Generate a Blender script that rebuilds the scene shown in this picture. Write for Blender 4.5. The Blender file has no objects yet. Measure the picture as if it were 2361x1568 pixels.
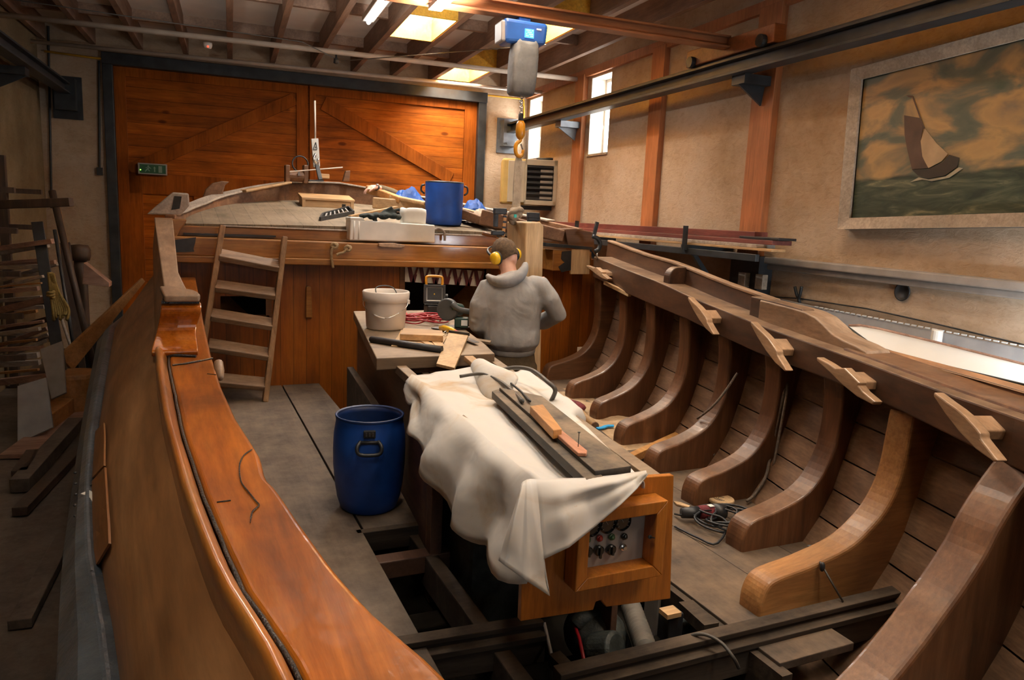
import bpy, bmesh, math, random
from mathutils import Vector as V, Matrix, Quaternion, Euler, noise
random.seed(7)
SC = bpy.context.scene
COL = SC.collection
# ------------------------------------------------------------------ camera
F = 1700.0; CX, CY = 1180.5, 784.0; HC = 1.6
yaw, pit, rol = math.radians(25), math.radians(9.4), math.radians(2.6)
FW = V((math.sin(yaw)*math.cos(pit), math.cos(yaw)*math.cos(pit), -math.sin(pit)))
R0 = V((math.cos(yaw), -math.sin(yaw), 0)); U0 = R0.cross(FW)
RT = R0*math.cos(rol) + U0*math.sin(rol); UP = U0*math.cos(rol) - R0*math.sin(rol)
CAM = V((0, 0, HC))
def ray(x, y): return FW + RT*((x-CX)/F) - UP*((y-CY)/F)
def PZ(x, y, z): r = ray(x, y); return CAM + r*((z-HC)/r.z)
def PY(x, y, Y): r = ray(x, y); return CAM + r*(Y/r.y)
def PX(x, y, X): r = ray(x, y); return CAM + r*(X/r.x)
def PD(x, y, d): return CAM + ray(x, y)*d
def PK(x, y, h=0.0):                      # a point of the foredeck, h above it
    r = ray(x, y); return CAM + r*((1.40+h-.147*6.9-HC)/(r.z-.147*r.y))
ry = math.radians(4)
EA = V((math.cos(ry), -math.sin(ry), 0)); EB = V((math.sin(ry), math.cos(ry), 0)); EZ = V((0, 0, 1))
def RM(a, b, z): return EA*a + EB*b + EZ*z          # building coordinates
def RA(x, y, a): r = ray(x, y); return CAM + r*(a/r.dot(EA))
def RB(x, y, b): r = ray(x, y); return CAM + r*(b/r.dot(EB))
cd = bpy.data.cameras.new('camera'); co = bpy.data.objects.new('camera', cd); COL.objects.link(co)
co.matrix_world = Matrix(((RT.x, UP.x, -FW.x, 0), (RT.y, UP.y, -FW.y, 0), (RT.z, UP.z, -FW.z, HC), (0, 0, 0, 1)))
cd.sensor_width = 36; cd.lens = 36*F/2361; cd.clip_start = .05; SC.camera = co

# ------------------------------------------------------------------ mesh helpers
class MB:
    def __init__(s): s.v = []; s.f = []; s.mi = []; s.uv = []; s.m = 0
    def add(s, vs, fs, uvs=None):
        o = len(s.v); s.v += [V(p) for p in vs]; s.uv += (uvs or [(0, 0)]*len(vs))
        for f in fs: s.f.append([i+o for i in f]); s.mi.append(s.m)
        return s
    def hexa(s, p):      # 4 bottom + 4 top
        return s.add(p, [(3,2,1,0),(4,5,6,7),(0,1,5,4),(1,2,6,5),(2,3,7,6),(3,0,4,7)])
    def box(s, c, d, rot=None):
        c = V(c); x, y, z = d[0]/2, d[1]/2, d[2]/2
        ps = [V(q) for q in ((-x,-y,-z),(x,-y,-z),(x,y,-z),(-x,y,-z),(-x,-y,z),(x,-y,z),(x,y,z),(-x,y,z))]
        if rot is not None: ps = [rot @ q for q in ps]
        return s.hexa([c+q for q in ps])
    def rbox(s, a0, a1, b0, b1, z0, z1):   # box in building coordinates
        return s.hexa([RM(a0,b0,z0),RM(a1,b0,z0),RM(a1,b1,z0),RM(a0,b1,z0),RM(a0,b0,z1),RM(a1,b0,z1),RM(a1,b1,z1),RM(a0,b1,z1)])
    def bar(s, p0, p1, w, t, up=(0,0,1), w1=None, t1=None):  # board from p0 to p1, width w across, thickness t along up
        p0, p1 = V(p0), V(p1); d = (p1-p0).normalized(); u = V(up)
        u = u - d*u.dot(d)
        if u.length < 1e-4: u = V((1,0,0)) - d*d.x
        u.normalize(); x = d.cross(u)
        w1 = w if w1 is None else w1; t1 = t if t1 is None else t1
        def e(p, w, t): return [p-x*w/2-u*t/2, p+x*w/2-u*t/2, p+x*w/2+u*t/2, p-x*w/2+u*t/2]
        a, b = e(p0, w, t), e(p1, w1, t1)
        return s.add(a+b, [(3,2,1,0),(4,5,6,7),(0,1,5,4),(1,2,6,5),(2,3,7,6),(3,0,4,7)])
    def prism(s, pts, vec):
        n = len(pts); pts = [V(p) for p in pts]; vec = V(vec)
        fs = [tuple(range(n))[::-1], tuple(range(n, 2*n))]
        fs += [(i, (i+1) % n, n+(i+1) % n, n+i) for i in range(n)]
        return s.add(pts+[p+vec for p in pts], fs)
    def loft(s, rings, closed=True, cap=True, uvscale=None):
        n = len(rings[0]); vs = []; uvs = []; L = 0
        for k, r in enumerate(rings):
            if k: L += (V(r[0])-V(rings[k-1][0])).length
            for i, p in enumerate(r): vs.append(p); uvs.append((i, L))
        fs = []
        for k in range(len(rings)-1):
            for i in range(n if closed else n-1):
                j = (i+1) % n
                fs.append((k*n+i, k*n+j, (k+1)*n+j, (k+1)*n+i))
        if cap and closed:
            fs.append(tuple(range(n))[::-1]); fs.append(tuple(range((len(rings)-1)*n, len(rings)*n)))
        return s.add(vs, fs, uvs)
    def tube(s, path, r, n=8, cap=True):
        path = [V(p) for p in path]; rings = []; pn = None
        for i, p in enumerate(path):
            d = (path[min(i+1, len(path)-1)]-path[max(i-1, 0)])
            if d.length < 1e-7: d = V((0,0,1))
            d.normalize()
            if pn is None:
                pn = d.orthogonal().normalized()
            else:
                pn = pn - d*pn.dot(d)
                pn = pn.normalized() if pn.length > 1e-5 else d.orthogonal().normalized()
            b = d.cross(pn); rr = r[min(i, len(r)-1)] if isinstance(r, list) else r
            if isinstance(rr, (list, tuple)): ra, rb = rr
            else: ra = rb = rr
            rings.append([p+pn*(ra*math.cos(2*math.pi*k/n))+b*(rb*math.sin(2*math.pi*k/n)) for k in range(n)])
        return s.loft(rings, True, cap)
    def lathe(s, prof, c, n=32, ax=None, cap=True):   # prof: (r, h) along ax
        c = V(c); ax = V(ax or (0,0,1)).normalized(); x = ax.orthogonal().normalized(); y = ax.cross(x)
        rings = [[c+ax*h+x*(r*math.cos(2*math.pi*k/n))+y*(r*math.sin(2*math.pi*k/n)) for k in range(n)] for r, h in prof]
        return s.loft(rings, True, cap)
    def ell(s, c, r, rot=None, n=20, m=12):
        c = V(c); rings = []
        for k in range(m+1):
            t = math.pi*(k/m); t = min(max(t, .02), math.pi-.02)
            ring = []
            for i in range(n):
                a = 2*math.pi*i/n
                q = V((r[0]*math.sin(t)*math.cos(a), r[1]*math.sin(t)*math.sin(a), -r[2]*math.cos(t)))
                if rot is not None: q = rot @ q
                ring.append(c+q)
            rings.append(ring)
        return s.loft(rings)
    def grid(s, rows, thick=None):
        return s.loft(rows, closed=False, cap=False)
    def build(s, name, mats, parent=None, smooth=None, bevel=0, sub=0, solid=0, origin=None, seg=2, remesh=0, fix=True):
        me = bpy.data.meshes.new(name)
        if parent is not None: o0 = V(parent['_o'])
        elif origin is not None: o0 = V(origin)
        else:
            xs = [p.x for p in s.v]; ys = [p.y for p in s.v]; zs = [p.z for p in s.v]
            o0 = V(((min(xs)+max(xs))/2, (min(ys)+max(ys))/2, min(zs)))
        me.from_pydata([tuple(p-o0) for p in s.v], [], s.f)
        if not isinstance(mats, (list, tuple)): mats = [mats]
        for m in mats: me.materials.append(m)
        for p, k in zip(me.polygons, s.mi): p.material_index = min(k, len(mats)-1)
        ul = me.uv_layers.new(name='UVMap')
        for lp in me.loops: ul.data[lp.index].uv = s.uv[lp.vertex_index]
        if fix:
            bm = bmesh.new(); bm.from_mesh(me); bmesh.ops.recalc_face_normals(bm, faces=bm.faces); bm.to_mesh(me); bm.free()
        me.update()
        ob = bpy.data.objects.new(name, me); COL.objects.link(ob)
        ob['_o'] = tuple(o0)
        if parent is not None: ob.parent = parent
        else: ob.location = o0
        if solid:
            md = ob.modifiers.new('thickness', 'SOLIDIFY'); md.thickness = solid; md.offset = 0
        if remesh:
            md = ob.modifiers.new('skin', 'REMESH'); md.mode = 'VOXEL'; md.voxel_size = remesh; md.use_smooth_shade = True
            md = ob.modifiers.new('soft', 'SMOOTH'); md.iterations = 6; md.factor = .5
        if bevel:
            md = ob.modifiers.new('edges', 'BEVEL'); md.width = bevel; md.segments = seg; md.limit_method = 'ANGLE'; md.angle_limit = math.radians(35); md.harden_normals = False
        if sub:
            md = ob.modifiers.new('soft', 'SUBSURF'); md.levels = md.render_levels = sub
        if smooth is None: smooth = False
        if smooth:
            for p in me.polygons: p.use_smooth = True
        return ob
def tag(o, label=None, cat=None, group=None, kind=None):
    if label: o['label'] = label
    if cat: o['category'] = cat
    if group: o['group'] = group
    if kind: o['kind'] = kind
    return o
def thing(name, label, cat, loc, group=None):
    o = bpy.data.objects.new(name, None); COL.objects.link(o); o.location = loc; o['_o'] = tuple(loc)
    o.empty_display_size = .1
    return tag(o, label, cat, group)
def struct(mb, name, mat, parent=None, **k):
    o = mb.build(name, mat, parent, **k)
    if parent is None: o['kind'] = 'structure'
    return o
def lerp(a, b, t): return a+(b-a)*t
def interp(x, xs, ys):
    if x <= xs[0]: return ys[0]
    for i in range(1, len(xs)):
        if x <= xs[i]: return lerp(ys[i-1], ys[i], (x-xs[i-1])/(xs[i]-xs[i-1]))
    return ys[-1]
def spl(pts, n=8):                        # Catmull-Rom through the points
    pts = [V(p) for p in pts]; out = []
    for i in range(len(pts)-1):
        p0, p1, p2, p3 = pts[max(i-1, 0)], pts[i], pts[i+1], pts[min(i+2, len(pts)-1)]
        for k in range(n):
            t = k/n
            out.append(.5*((2*p1)+(p2-p0)*t+(2*p0-5*p1+4*p2-p3)*t*t+(3*p1-p0-3*p2+p3)*t**3))
    out.append(pts[-1]); return out

# ------------------------------------------------------------------ materials
M = {}
def nodes(name):
    m = bpy.data.materials.new(name); m.use_nodes = True; nt = m.node_tree
    b = nt.nodes['Principled BSDF']; M[name] = m
    return m, nt, b
def N(nt, t, **k):
    n = nt.nodes.new(t)
    for a, v in k.items():
        if a in ('Scale', 'Detail', 'Roughness', 'Distortion', 'Strength', 'Distance', 'Randomness', 'W') : n.inputs[a].default_value = v
        else: setattr(n, a, v)
    return n
def ramp(nt, stops):
    r = nt.nodes.new('ShaderNodeValToRGB'); e = r.color_ramp.elements
    while len(e) > 1: e.remove(e[-1])
    e[0].position = stops[0][0]; e[0].color = (*stops[0][1], 1)
    for p, c in stops[1:]:
        x = e.new(p); x.color = (*c, 1)
    return r
def mixc(nt, fac, a, b, mode='MIX'):
    n = nt.nodes.new('ShaderNodeMix'); n.data_type = 'RGBA'; n.blend_type = mode
    for i, val in ((0, fac), (6, a), (7, b)):
        if hasattr(val, 'links') or hasattr(val, 'is_linked'): nt.links.new(val, n.inputs[i])
        elif isinstance(val, (int, float)): n.inputs[i].default_value = val
        else: n.inputs[i].default_value = (*val, 1)
    return n.outputs[2]
def plain(name, col, rough=.5, metal=0, var=.25, scale=8, coat=0, bump=0, emit=None, estr=0, spec=.5):
    m, nt, b = nodes(name); L = nt.links.new
    tc = N(nt, 'ShaderNodeTexCoord'); nz = N(nt, 'ShaderNodeTexNoise', Scale=scale, Detail=5)
    L(tc.outputs['Object'], nz.inputs['Vector'])
    d = tuple(c*(1-var) for c in col); l = tuple(min(1, c*(1+var)) for c in col)
    r = ramp(nt, [(.3, d), (.7, l)]); L(nz.outputs[0], r.inputs[0]); L(r.outputs[0], b.inputs['Base Color'])
    b.inputs['Roughness'].default_value = rough; b.inputs['Metallic'].default_value = metal
    b.inputs['Coat Weight'].default_value = coat; b.inputs['Specular IOR Level'].default_value = spec
    if bump:
        bp = N(nt, 'ShaderNodeBump', Strength=bump, Distance=.01); n2 = N(nt, 'ShaderNodeTexNoise', Scale=scale*6, Detail=4)
        L(tc.outputs['Object'], n2.inputs['Vector']); L(n2.outputs[0], bp.inputs['Height']); L(bp.outputs[0], b.inputs['Normal'])
    if emit:
        b.inputs['Emission Color'].default_value = (*emit, 1); b.inputs['Emission Strength'].default_value = estr
    return m
def wood(name, dark, mid, light, ax='Y', scale=5, rough=.5, coat=0, bump=.15, seam=None, dust=None, dustamt=.5, knots=0, uv=False, blot=.0, rot=None, spec=.5, cior=1.5, crough=.1):
    m, nt, b = nodes(name); L = nt.links.new
    tc = N(nt, 'ShaderNodeTexCoord'); src = tc.outputs['UV' if uv else 'Object']
    mp = N(nt, 'ShaderNodeMapping'); k = .09
    mp.inputs['Scale'].default_value = {'X': (k,1,1), 'Y': (1,k,1), 'Z': (1,1,k), 'N': (1,1,1)}[ax] if not uv else (.35, .35, 1)
    if rot: mp.inputs['Rotation'].default_value = rot
    L(src, mp.inputs['Vector'])
    n1 = N(nt, 'ShaderNodeTexNoise', Scale=scale*2.2, Detail=6, Roughness=.65, Distortion=.6); L(mp.outputs[0], n1.inputs['Vector'])
    n2 = N(nt, 'ShaderNodeTexNoise', Scale=scale*14, Detail=4, Roughness=.7); L(mp.outputs[0], n2.inputs['Vector'])
    n3 = N(nt, 'ShaderNodeTexNoise', Scale=1.6, Detail=4); L(tc.outputs['Object'], n3.inputs['Vector'])
    r = ramp(nt, [(.28, dark), (.5, mid), (.74, light)]); L(n1.outputs[0], r.inputs[0])
    g = ramp(nt, [(.3, (.62,.62,.62)), (.62, (1.08,1.08,1.08))]); L(n2.outputs[0], g.inputs[0])
    c = mixc(nt, .75, r.outputs[0], g.outputs[0], 'MULTIPLY')
    g3 = ramp(nt, [(.3, (.55,.53,.5)), (.5, (.9,.9,.9)), (.68, (1.18,1.18,1.16))]); L(n3.outputs[0], g3.inputs[0])
    c = mixc(nt, .8, c, g3.outputs[0], 'MULTIPLY')
    if seam:                       # (axis, width): plank joints and a tint per plank
        sx = N(nt, 'ShaderNodeSeparateXYZ'); L(tc.outputs['Object'], sx.inputs[0])
        dv = N(nt, 'ShaderNodeMath', operation='DIVIDE'); L(sx.outputs['XYZ'.index(seam[0])], dv.inputs[0]); dv.inputs[1].default_value = seam[1]
        fl = N(nt, 'ShaderNodeMath', operation='FLOOR'); L(dv.outputs[0], fl.inputs[0])
        wn = N(nt, 'ShaderNodeTexWhiteNoise', noise_dimensions='1D'); L(fl.outputs[0], wn.inputs['W'])
        tr = ramp(nt, [(0, (.78,.76,.74)), (1, (1.15,1.12,1.08))]); L(wn.outputs[0], tr.inputs[0])
        c = mixc(nt, .8, c, tr.outputs[0], 'MULTIPLY')
        fr = N(nt, 'ShaderNodeMath', operation='FRACT'); L(dv.outputs[0], fr.inputs[0])
        sr = ramp(nt, [(0, (.15,.13,.1)), (.02, (.25,.2,.16)), (.04, (1,1,1)), (.98, (1,1,1)), (1, (.3,.25,.2))]); L(fr.outputs[0], sr.inputs[0])
        c = mixc(nt, .8, c, sr.outputs[0], 'MULTIPLY')
    if knots:
        mk = N(nt, 'ShaderNodeMapping'); mk.inputs['Scale'].default_value = {'X': (.6,1,1.3), 'Y': (1,.6,1.3), 'Z': (1.3,1.3,.6), 'N': (1,1,1)}[ax]; L(tc.outputs['Object'], mk.inputs[0])
        vo = N(nt, 'ShaderNodeTexVoronoi', Scale=knots); L(mk.outputs[0], vo.inputs['Vector'])
        kr = ramp(nt, [(0, (.16,.1,.06)), (.07, (.3,.2,.13)), (.12, (1,1,1))]); L(vo.outputs['Distance'], kr.inputs[0])
        c = mixc(nt, .8, c, kr.outputs[0], 'MULTIPLY')
    if blot:
        n5 = N(nt, 'ShaderNodeTexNoise', Scale=2.7, Detail=7, Roughness=.6); L(tc.outputs['Object'], n5.inputs['Vector'])
        br = ramp(nt, [(.54, (0,0,0)), (.68, (1,1,1))]); L(n5.outputs[0], br.inputs[0])
        ml = N(nt, 'ShaderNodeMath', operation='MULTIPLY'); L(br.outputs[0], ml.inputs[0]); ml.inputs[1].default_value = blot
        c = mixc(nt, ml.outputs[0], c, tuple(x*.35 for x in dark))
    if dust:                       # sawdust lies on faces that look up
        ge = N(nt, 'ShaderNodeNewGeometry'); sz = N(nt, 'ShaderNodeSeparateXYZ'); L(ge.outputs['True Normal'], sz.inputs[0])
        n4 = N(nt, 'ShaderNodeTexNoise', Scale=3.5, Detail=8, Roughness=.7); L(tc.outputs['Object'], n4.inputs['Vector'])
        dr = ramp(nt, [(.35, (0,0,0)), (.68, (1,1,1))]); L(n4.outputs[0], dr.inputs[0])
        zr = ramp(nt, [(.55, (0,0,0)), (.9, (1,1,1))]); L(sz.outputs[2], zr.inputs[0])
        mu = N(nt, 'ShaderNodeMath', operation='MULTIPLY'); L(dr.outputs[0], mu.inputs[0]); L(zr.outputs[0], mu.inputs[1])
        m2 = N(nt, 'ShaderNodeMath', operation='MULTIPLY'); L(mu.outputs[0], m2.inputs[0]); m2.inputs[1].default_value = dustamt
        c = mixc(nt, m2.outputs[0], c, dust)
    L(c, b.inputs['Base Color'])
    b.inputs['Roughness'].default_value = rough; b.inputs['Coat Weight'].default_value = coat; b.inputs['Coat Roughness'].default_value = crough; b.inputs['Coat IOR'].default_value = cior
    b.inputs['Specular IOR Level'].default_value = spec
    if bump:
        bp = N(nt, 'ShaderNodeBump', Strength=bump, Distance=.004); L(n1.outputs[0], bp.inputs['Height']); L(bp.outputs[0], b.inputs['Normal'])
        if coat:
            bc = N(nt, 'ShaderNodeBump', Strength=bump*.6, Distance=.006); n6 = N(nt, 'ShaderNodeTexNoise', Scale=22, Detail=3); L(tc.outputs['Object'], n6.inputs['Vector']); L(n6.outputs[0], bc.inputs['Height']); L(bc.outputs[0], b.inputs['Coat Normal'])
    return m
SAND = (.33,.21,.115)
wood('varnish', (.19,.05,.004), (.37,.105,.008), (.54,.19,.025), 'Y', 4, .38, .55, .3, blot=.4, knots=1.6, spec=.1, cior=1.32)
wood('varnish_band', (.27,.075,.008), (.43,.135,.015), (.58,.26,.06), 'Y', 4, .32, 1, .35, blot=.35, spec=.2, cior=1.75, crough=.2)
wood('varnish_scroll', (.28,.065,.004), (.45,.115,.007), (.58,.19,.02), 'N', 4, .22, 1, .1)
wood('hull_out', (.2,.085,.028), (.33,.15,.055), (.44,.23,.1), 'Y', 2.5, .5, .15, .15, blot=.25)
wood('hull_new', (.20,.075,.02), (.28,.11,.03), (.36,.16,.05), 'Y', 4, .5)
wood('frame', (.065,.025,.009), (.135,.054,.021), (.225,.105,.046), 'Z', 4, .45, .1, .2, dust=SAND, dustamt=.25, blot=.2)
wood('frame_new', (.26,.11,.035), (.36,.165,.055), (.46,.24,.09), 'X', 5, .45, .1, .1)
wood('planking', (.13,.07,.04), (.22,.125,.072), (.32,.195,.12), 'Y', 3, .55, 0, .12, uv=True, dust=SAND, dustamt=.3, blot=.2)
wood('shelf', (.035,.014,.006), (.07,.029,.012), (.12,.053,.024), 'Y', 3.5, .5, .05, .1, dust=(.34,.22,.13), dustamt=.8, blot=.15)
wood('rail_top', (.2,.11,.06), (.32,.2,.12), (.44,.3,.2), 'Y', 4, .5, 0, .1)
wood('bulkhead', (.2,.05,.003), (.31,.085,.004), (.40,.13,.012), 'Z', 3, .45, .12, .08, seam=('X', .115), blot=.1)
wood('beam', (.2,.07,.011), (.36,.145,.028), (.48,.23,.06), 'X', 3.5, .42, .15, .1, blot=.25)
wood('beam_dark', (.08,.035,.014), (.15,.065,.025), (.2,.09,.04), 'X', 3.5, .5, .1, .1)
wood('pine', (.38,.21,.09), (.52,.32,.15), (.62,.42,.22), 'Z', 4, .6, 0, .08)
wood('pine_y', (.38,.21,.09), (.52,.32,.15), (.62,.42,.22), 'Y', 4, .6, 0, .08)
wood('pine_x', (.36,.2,.09), (.5,.3,.14), (.6,.4,.21), 'X', 4, .6, 0, .08)
wood('pale', (.45,.28,.14), (.58,.39,.21), (.66,.47,.28), 'Z', 3, .65, 0, .05)
wood('orange', (.42,.17,.04), (.56,.26,.07), (.66,.36,.13), 'Y', 4, .5)
wood('pink', (.45,.17,.09), (.58,.26,.15), (.66,.34,.21), 'Y', 5, .6)
wood('cleat', (.30,.17,.09), (.42,.255,.145), (.52,.34,.21), 'Y', 4, .4, .2, .05)
wood('grey_floor', (.05,.034,.024), (.078,.054,.039), (.112,.08,.06), 'Y', 3, .75, 0, .2, dust=(.30,.22,.15), dustamt=.45, blot=.3)
wood('floor_right', (.045,.031,.022), (.07,.049,.035), (.105,.076,.055), 'Y', 3, .75, 0, .25, dust=SAND, dustamt=.45, blot=.2)
wood('dark_beam', (.022,.016,.012), (.045,.033,.025), (.085,.063,.048), 'X', 4, .75, 0, .2, dust=(.17,.12,.08), dustamt=.5, spec=.2)
wood('dark_plank', (.03,.026,.022), (.06,.052,.043), (.10,.085,.07), 'Y', 5, .7, 0, .25, dust=(.30,.22,.14), dustamt=.9)
wood('worktop', (.11,.07,.045), (.2,.135,.085), (.30,.21,.14), 'X', 4, .6, 0, .15, dust=(.40,.30,.20), dustamt=.7, blot=.3)
wood('casing', (.075,.034,.02), (.12,.058,.035), (.17,.09,.055), 'Y', 3, .55, 0, .12, blot=.3)
wood('ply', (.33,.10,.010), (.46,.15,.016), (.56,.22,.035), 'Z', 6, .38, .35, .06, rot=(0,.3,.5))
wood('ladder', (.17,.085,.035), (.30,.16,.07), (.42,.25,.13), 'Z', 6, .6, 0, .2, blot=.3)
wood('tread', (.15,.085,.045), (.27,.165,.095), (.38,.26,.17), 'X', 7, .65, 0, .25, blot=.35)
wood('door_wood', (.22,.055,.005), (.43,.113,.008), (.60,.185,.016), 'X', 2.4, .6, 0, .06, seam=('Z', .155), knots=2.6, spec=.15)
wood('door_frame', (.22,.055,.006), (.34,.088,.009), (.42,.12,.014), 'Z', 3, .6, 0, .06, spec=.1)
wood('post', (.36,.125,.045), (.44,.165,.06), (.5,.2,.08), 'Z', 3, .55, 0, .05)
wood('joist', (.18,.10,.065), (.25,.15,.10), (.32,.2,.14), 'Y', 3, .65, 0, .05)
wood('crane_beam', (.2,.068,.025), (.26,.095,.035), (.31,.125,.05), 'X', 3, .5)
wood('lumber_red', (.22,.12,.08), (.36,.21,.15), (.48,.31,.23), 'X', 5, .7)
wood('lumber_grey', (.25,.2,.16), (.4,.33,.27), (.52,.45,.38), 'X', 5, .75)
wood('lumber_dark', (.03,.018,.012), (.06,.035,.022), (.1,.06,.04), 'Z', 5, .6)
wood('lumber_orange', (.30,.13,.04), (.45,.21,.065), (.55,.29,.11), 'N', 3, .55)
wood('ground', (.05,.036,.026), (.09,.066,.048), (.13,.10,.075), 'N', 2, .8, 0, .3, dust=(.16,.12,.09), dustamt=.5)
wood('deck', (.13,.095,.06), (.19,.145,.095), (.26,.2,.14), 'Y', 3, .7, 0, .1, seam=('X', .14), dust=(.30,.235,.165), dustamt=.6)
wood('bow_wood', (.11,.045,.018), (.19,.085,.035), (.29,.15,.075), 'N', 4, .55, 0, .15, blot=.35)
wood('white_wood', (.34,.27,.22), (.48,.40,.33), (.58,.5,.42), 'Y', 4, .6, 0, .1, blot=.2)
wood('mahogany', (.12,.028,.022), (.19,.05,.04), (.25,.08,.06), 'Y', 4, .5)
wood('frame_pic', (.30,.24,.18), (.42,.34,.26), (.5,.42,.33), 'N', 4, .6)
plain('wale', (.06,.072,.085), .35, 0, .5, 5, .35, .5)
plain('black', (.012,.012,.013), .5, 0, .3)
plain('rubber', (.02,.02,.022), .45, 0, .3, 20)
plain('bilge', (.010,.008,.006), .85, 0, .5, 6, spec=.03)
plain('void', (.01,.008,.006), .9)  # near-black that stands for shade inside the cabin and small openings
plain('caulk', (.010,.008,.007), .38, 0, .4, 30, .15, .8)
plain('steel', (.10,.10,.105), .45, .7, .3)
plain('iron', (.05,.052,.055), .5, .6, .4, 12, 0, .2)
plain('chrome', (.6,.6,.6), .2, 1, .1)
plain('rail_steel', (.035,.04,.045), .45, .3, .35, 6)
plain('bracket', (.12,.14,.17), .5, .2, .3)
plain('blue_drum', (.006,.055,.29), .5, 0, .35, 5, .0, .05)
plain('blue_inside', (.004,.02,.09), .5, 0, .3)  # darker copy of the drum blue, shade of the inside put in colour
plain('blue_hoist', (.02,.11,.42), .4, 0, .25, 4, .2)
plain('screen', (.05,.3,.6), .3, 0, .1, 8, 0, 0, (.1,.5,1), 1.6)
plain('white_ink', (.8,.85,.9), .5, 0, .05)
plain('bag', (.16,.16,.155), .75, 0, .4, 7, 0, .3)
plain('hook_yellow', (.62,.26,.015), .35, 0, .3, 10, .3)
plain('yellow', (.78,.45,.01), .35, 0, .1, 8, .3)
plain('red', (.42,.02,.02), .45, 0, .2)
plain('redcable', (.33,.012,.02), .4, 0, .2)
plain('strap', (.33,.26,.19), .85, 0, .25, 20, 0, .3)
plain('rope', (.33,.22,.11), .85, 0, .3, 60, 0, .6)
plain('rope_grey', (.20,.155,.12), .85, 0, .3, 60, 0, .6)
plain('straw', (.30,.2,.05), .85, 0, .3, 60, 0, .6)
plain('cable', (.018,.018,.02), .45, 0, .2)
plain('cable_brown', (.07,.06,.05), .5, 0, .3)
plain('bucket', (.70,.63,.57), .4, 0, .12, 6, .1)
plain('plaswhite', (.76,.73,.67), .5, 0, .08, 7)
plain('pipe_white', (.55,.46,.38), .5, 0, .1)
plain('gas_yellow', (.62,.33,.02), .45, 0, .1)
plain('heater', (.50,.44,.33), .45, 0, .08)
plain('heater_yellow', (.56,.38,.12), .5, 0, .12)
plain('fin', (.34,.31,.27), .4, .3, .1)
plain('sign_green', (.005,.05,.018), .4, 0, .1, 8, 0, 0, (.02,.2,.06), .03)
plain('sign_white', (.22,.3,.24), .4, 0, .05)
plain('led_green', (.2,.9,.1), .4, 0, 0, 8, 0, 0, (.35,1,.1), 3)
plain('led_red', (.9,.1,.05), .4, 0, 0, 8, 0, 0, (1,.08,.04), 2)
plain('hoodie', (.34,.33,.325), .95, 0, .10, 14, 0, .12, spec=.1)
def folds(m, sc, st, dist):
    nt = m.node_tree; b = nt.nodes['Principled BSDF']; L = nt.links.new
    tc = N(nt, 'ShaderNodeTexCoord'); mp = N(nt, 'ShaderNodeMapping'); mp.inputs['Scale'].default_value = (1, 1, .6); mp.inputs['Rotation'].default_value = (.3, .5, .2); L(tc.outputs['Object'], mp.inputs[0])
    n = N(nt, 'ShaderNodeTexNoise', Scale=sc, Detail=2, Distortion=1.4); L(mp.outputs[0], n.inputs['Vector'])
    old = b.inputs['Normal'].links[0].from_socket if b.inputs['Normal'].links else None
    bp = N(nt, 'ShaderNodeBump', Strength=st, Distance=dist); L(n.outputs[0], bp.inputs['Height'])
    if old: L(old, bp.inputs['Normal'])
    L(bp.outputs[0], b.inputs['Normal'])
folds(M['hoodie'], 5, .5, .035)
plain('trousers', (.105,.075,.045), .9, 0, .25, 9, 0, .4, spec=.1)
plain('skin', (.58,.32,.235), .5, 0, .12, 12)
plain('hair', (.13,.075,.035), .75, 0, .35, 60, 0, .8)
plain('sleeve', (.12,.085,.045), .9, 0, .2)
plain('tarp', (.012,.07,.30), .55, 0, .4, 6, .0, .3, spec=.25)
plain('glove', (.02,.028,.026), .85, 0, .4, 10, 0, .5)
plain('card', (.56,.38,.21), .7, 0, .08)
plain('lampglass', (.5,.5,.5), .12, .6, .1)
plain('tool_grey', (.07,.075,.08), .5, 0, .2)
plain('tool_green', (.02,.06,.05), .45, 0, .2)
plain('bluetag', (.02,.33,.72), .45, 0, .1)
plain('redbag', (.16,.02,.025), .8, 0, .4, 25, 0, .5)
plain('maroon', (.10,.012,.02), .5, 0, .2)
plain('dinghy', (.80,.79,.75), .3, 0, .03, 5, .2)
plain('cream', (.60,.57,.40), .4, 0, .1)
plain('greypanel', (.34,.35,.37), .6, 0, .12)
plain('panel_grey', (.36,.33,.31), .45, 0, .08)
plain('gauge', (.012,.013,.012), .25, 0, .2, 8, .6)
plain('ceil', (.74,.68,.62), .8, 0, .08, 3)
plain('reveal', (.80,.74,.66), .8, 0, .04)
plain('greyboard', (.30,.27,.245), .75, 0, .15)
plain('engine', (.05,.055,.05), .55, .3, .5, 15, 0, .3)
plain('hose', (.13,.115,.095), .7, 0, .3, 12)
plain('sign_plate', (.52,.5,.45), .5, 0, .15)
plain('teal', (.02,.45,.38), .5)
plain('skylight', (.9,.9,.9), .5, 0, 0, 8, 0, 0, (1,.93,.80), 9)
plain('window_glow', (.9,.9,.9), .5, 0, 0, 8, 0, 0, (1,.96,.9), 7)
plain('window_dim', (.5,.5,.5), .5, 0, 0, 8, 0, 0, (1,.96,.9), .5)
plain('tube_white', (.9,.9,.9), .5, 0, 0, 8, 0, 0, (1,.98,.95), 16)
plain('tube_light', (.9,.9,.9), .5, 0, 0, 8, 0, 0, (.85,.93,1), 22)
wood('skywell', (.62,.30,.02), (.72,.38,.03), (.78,.46,.06), 'Y', 3, .6)

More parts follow.
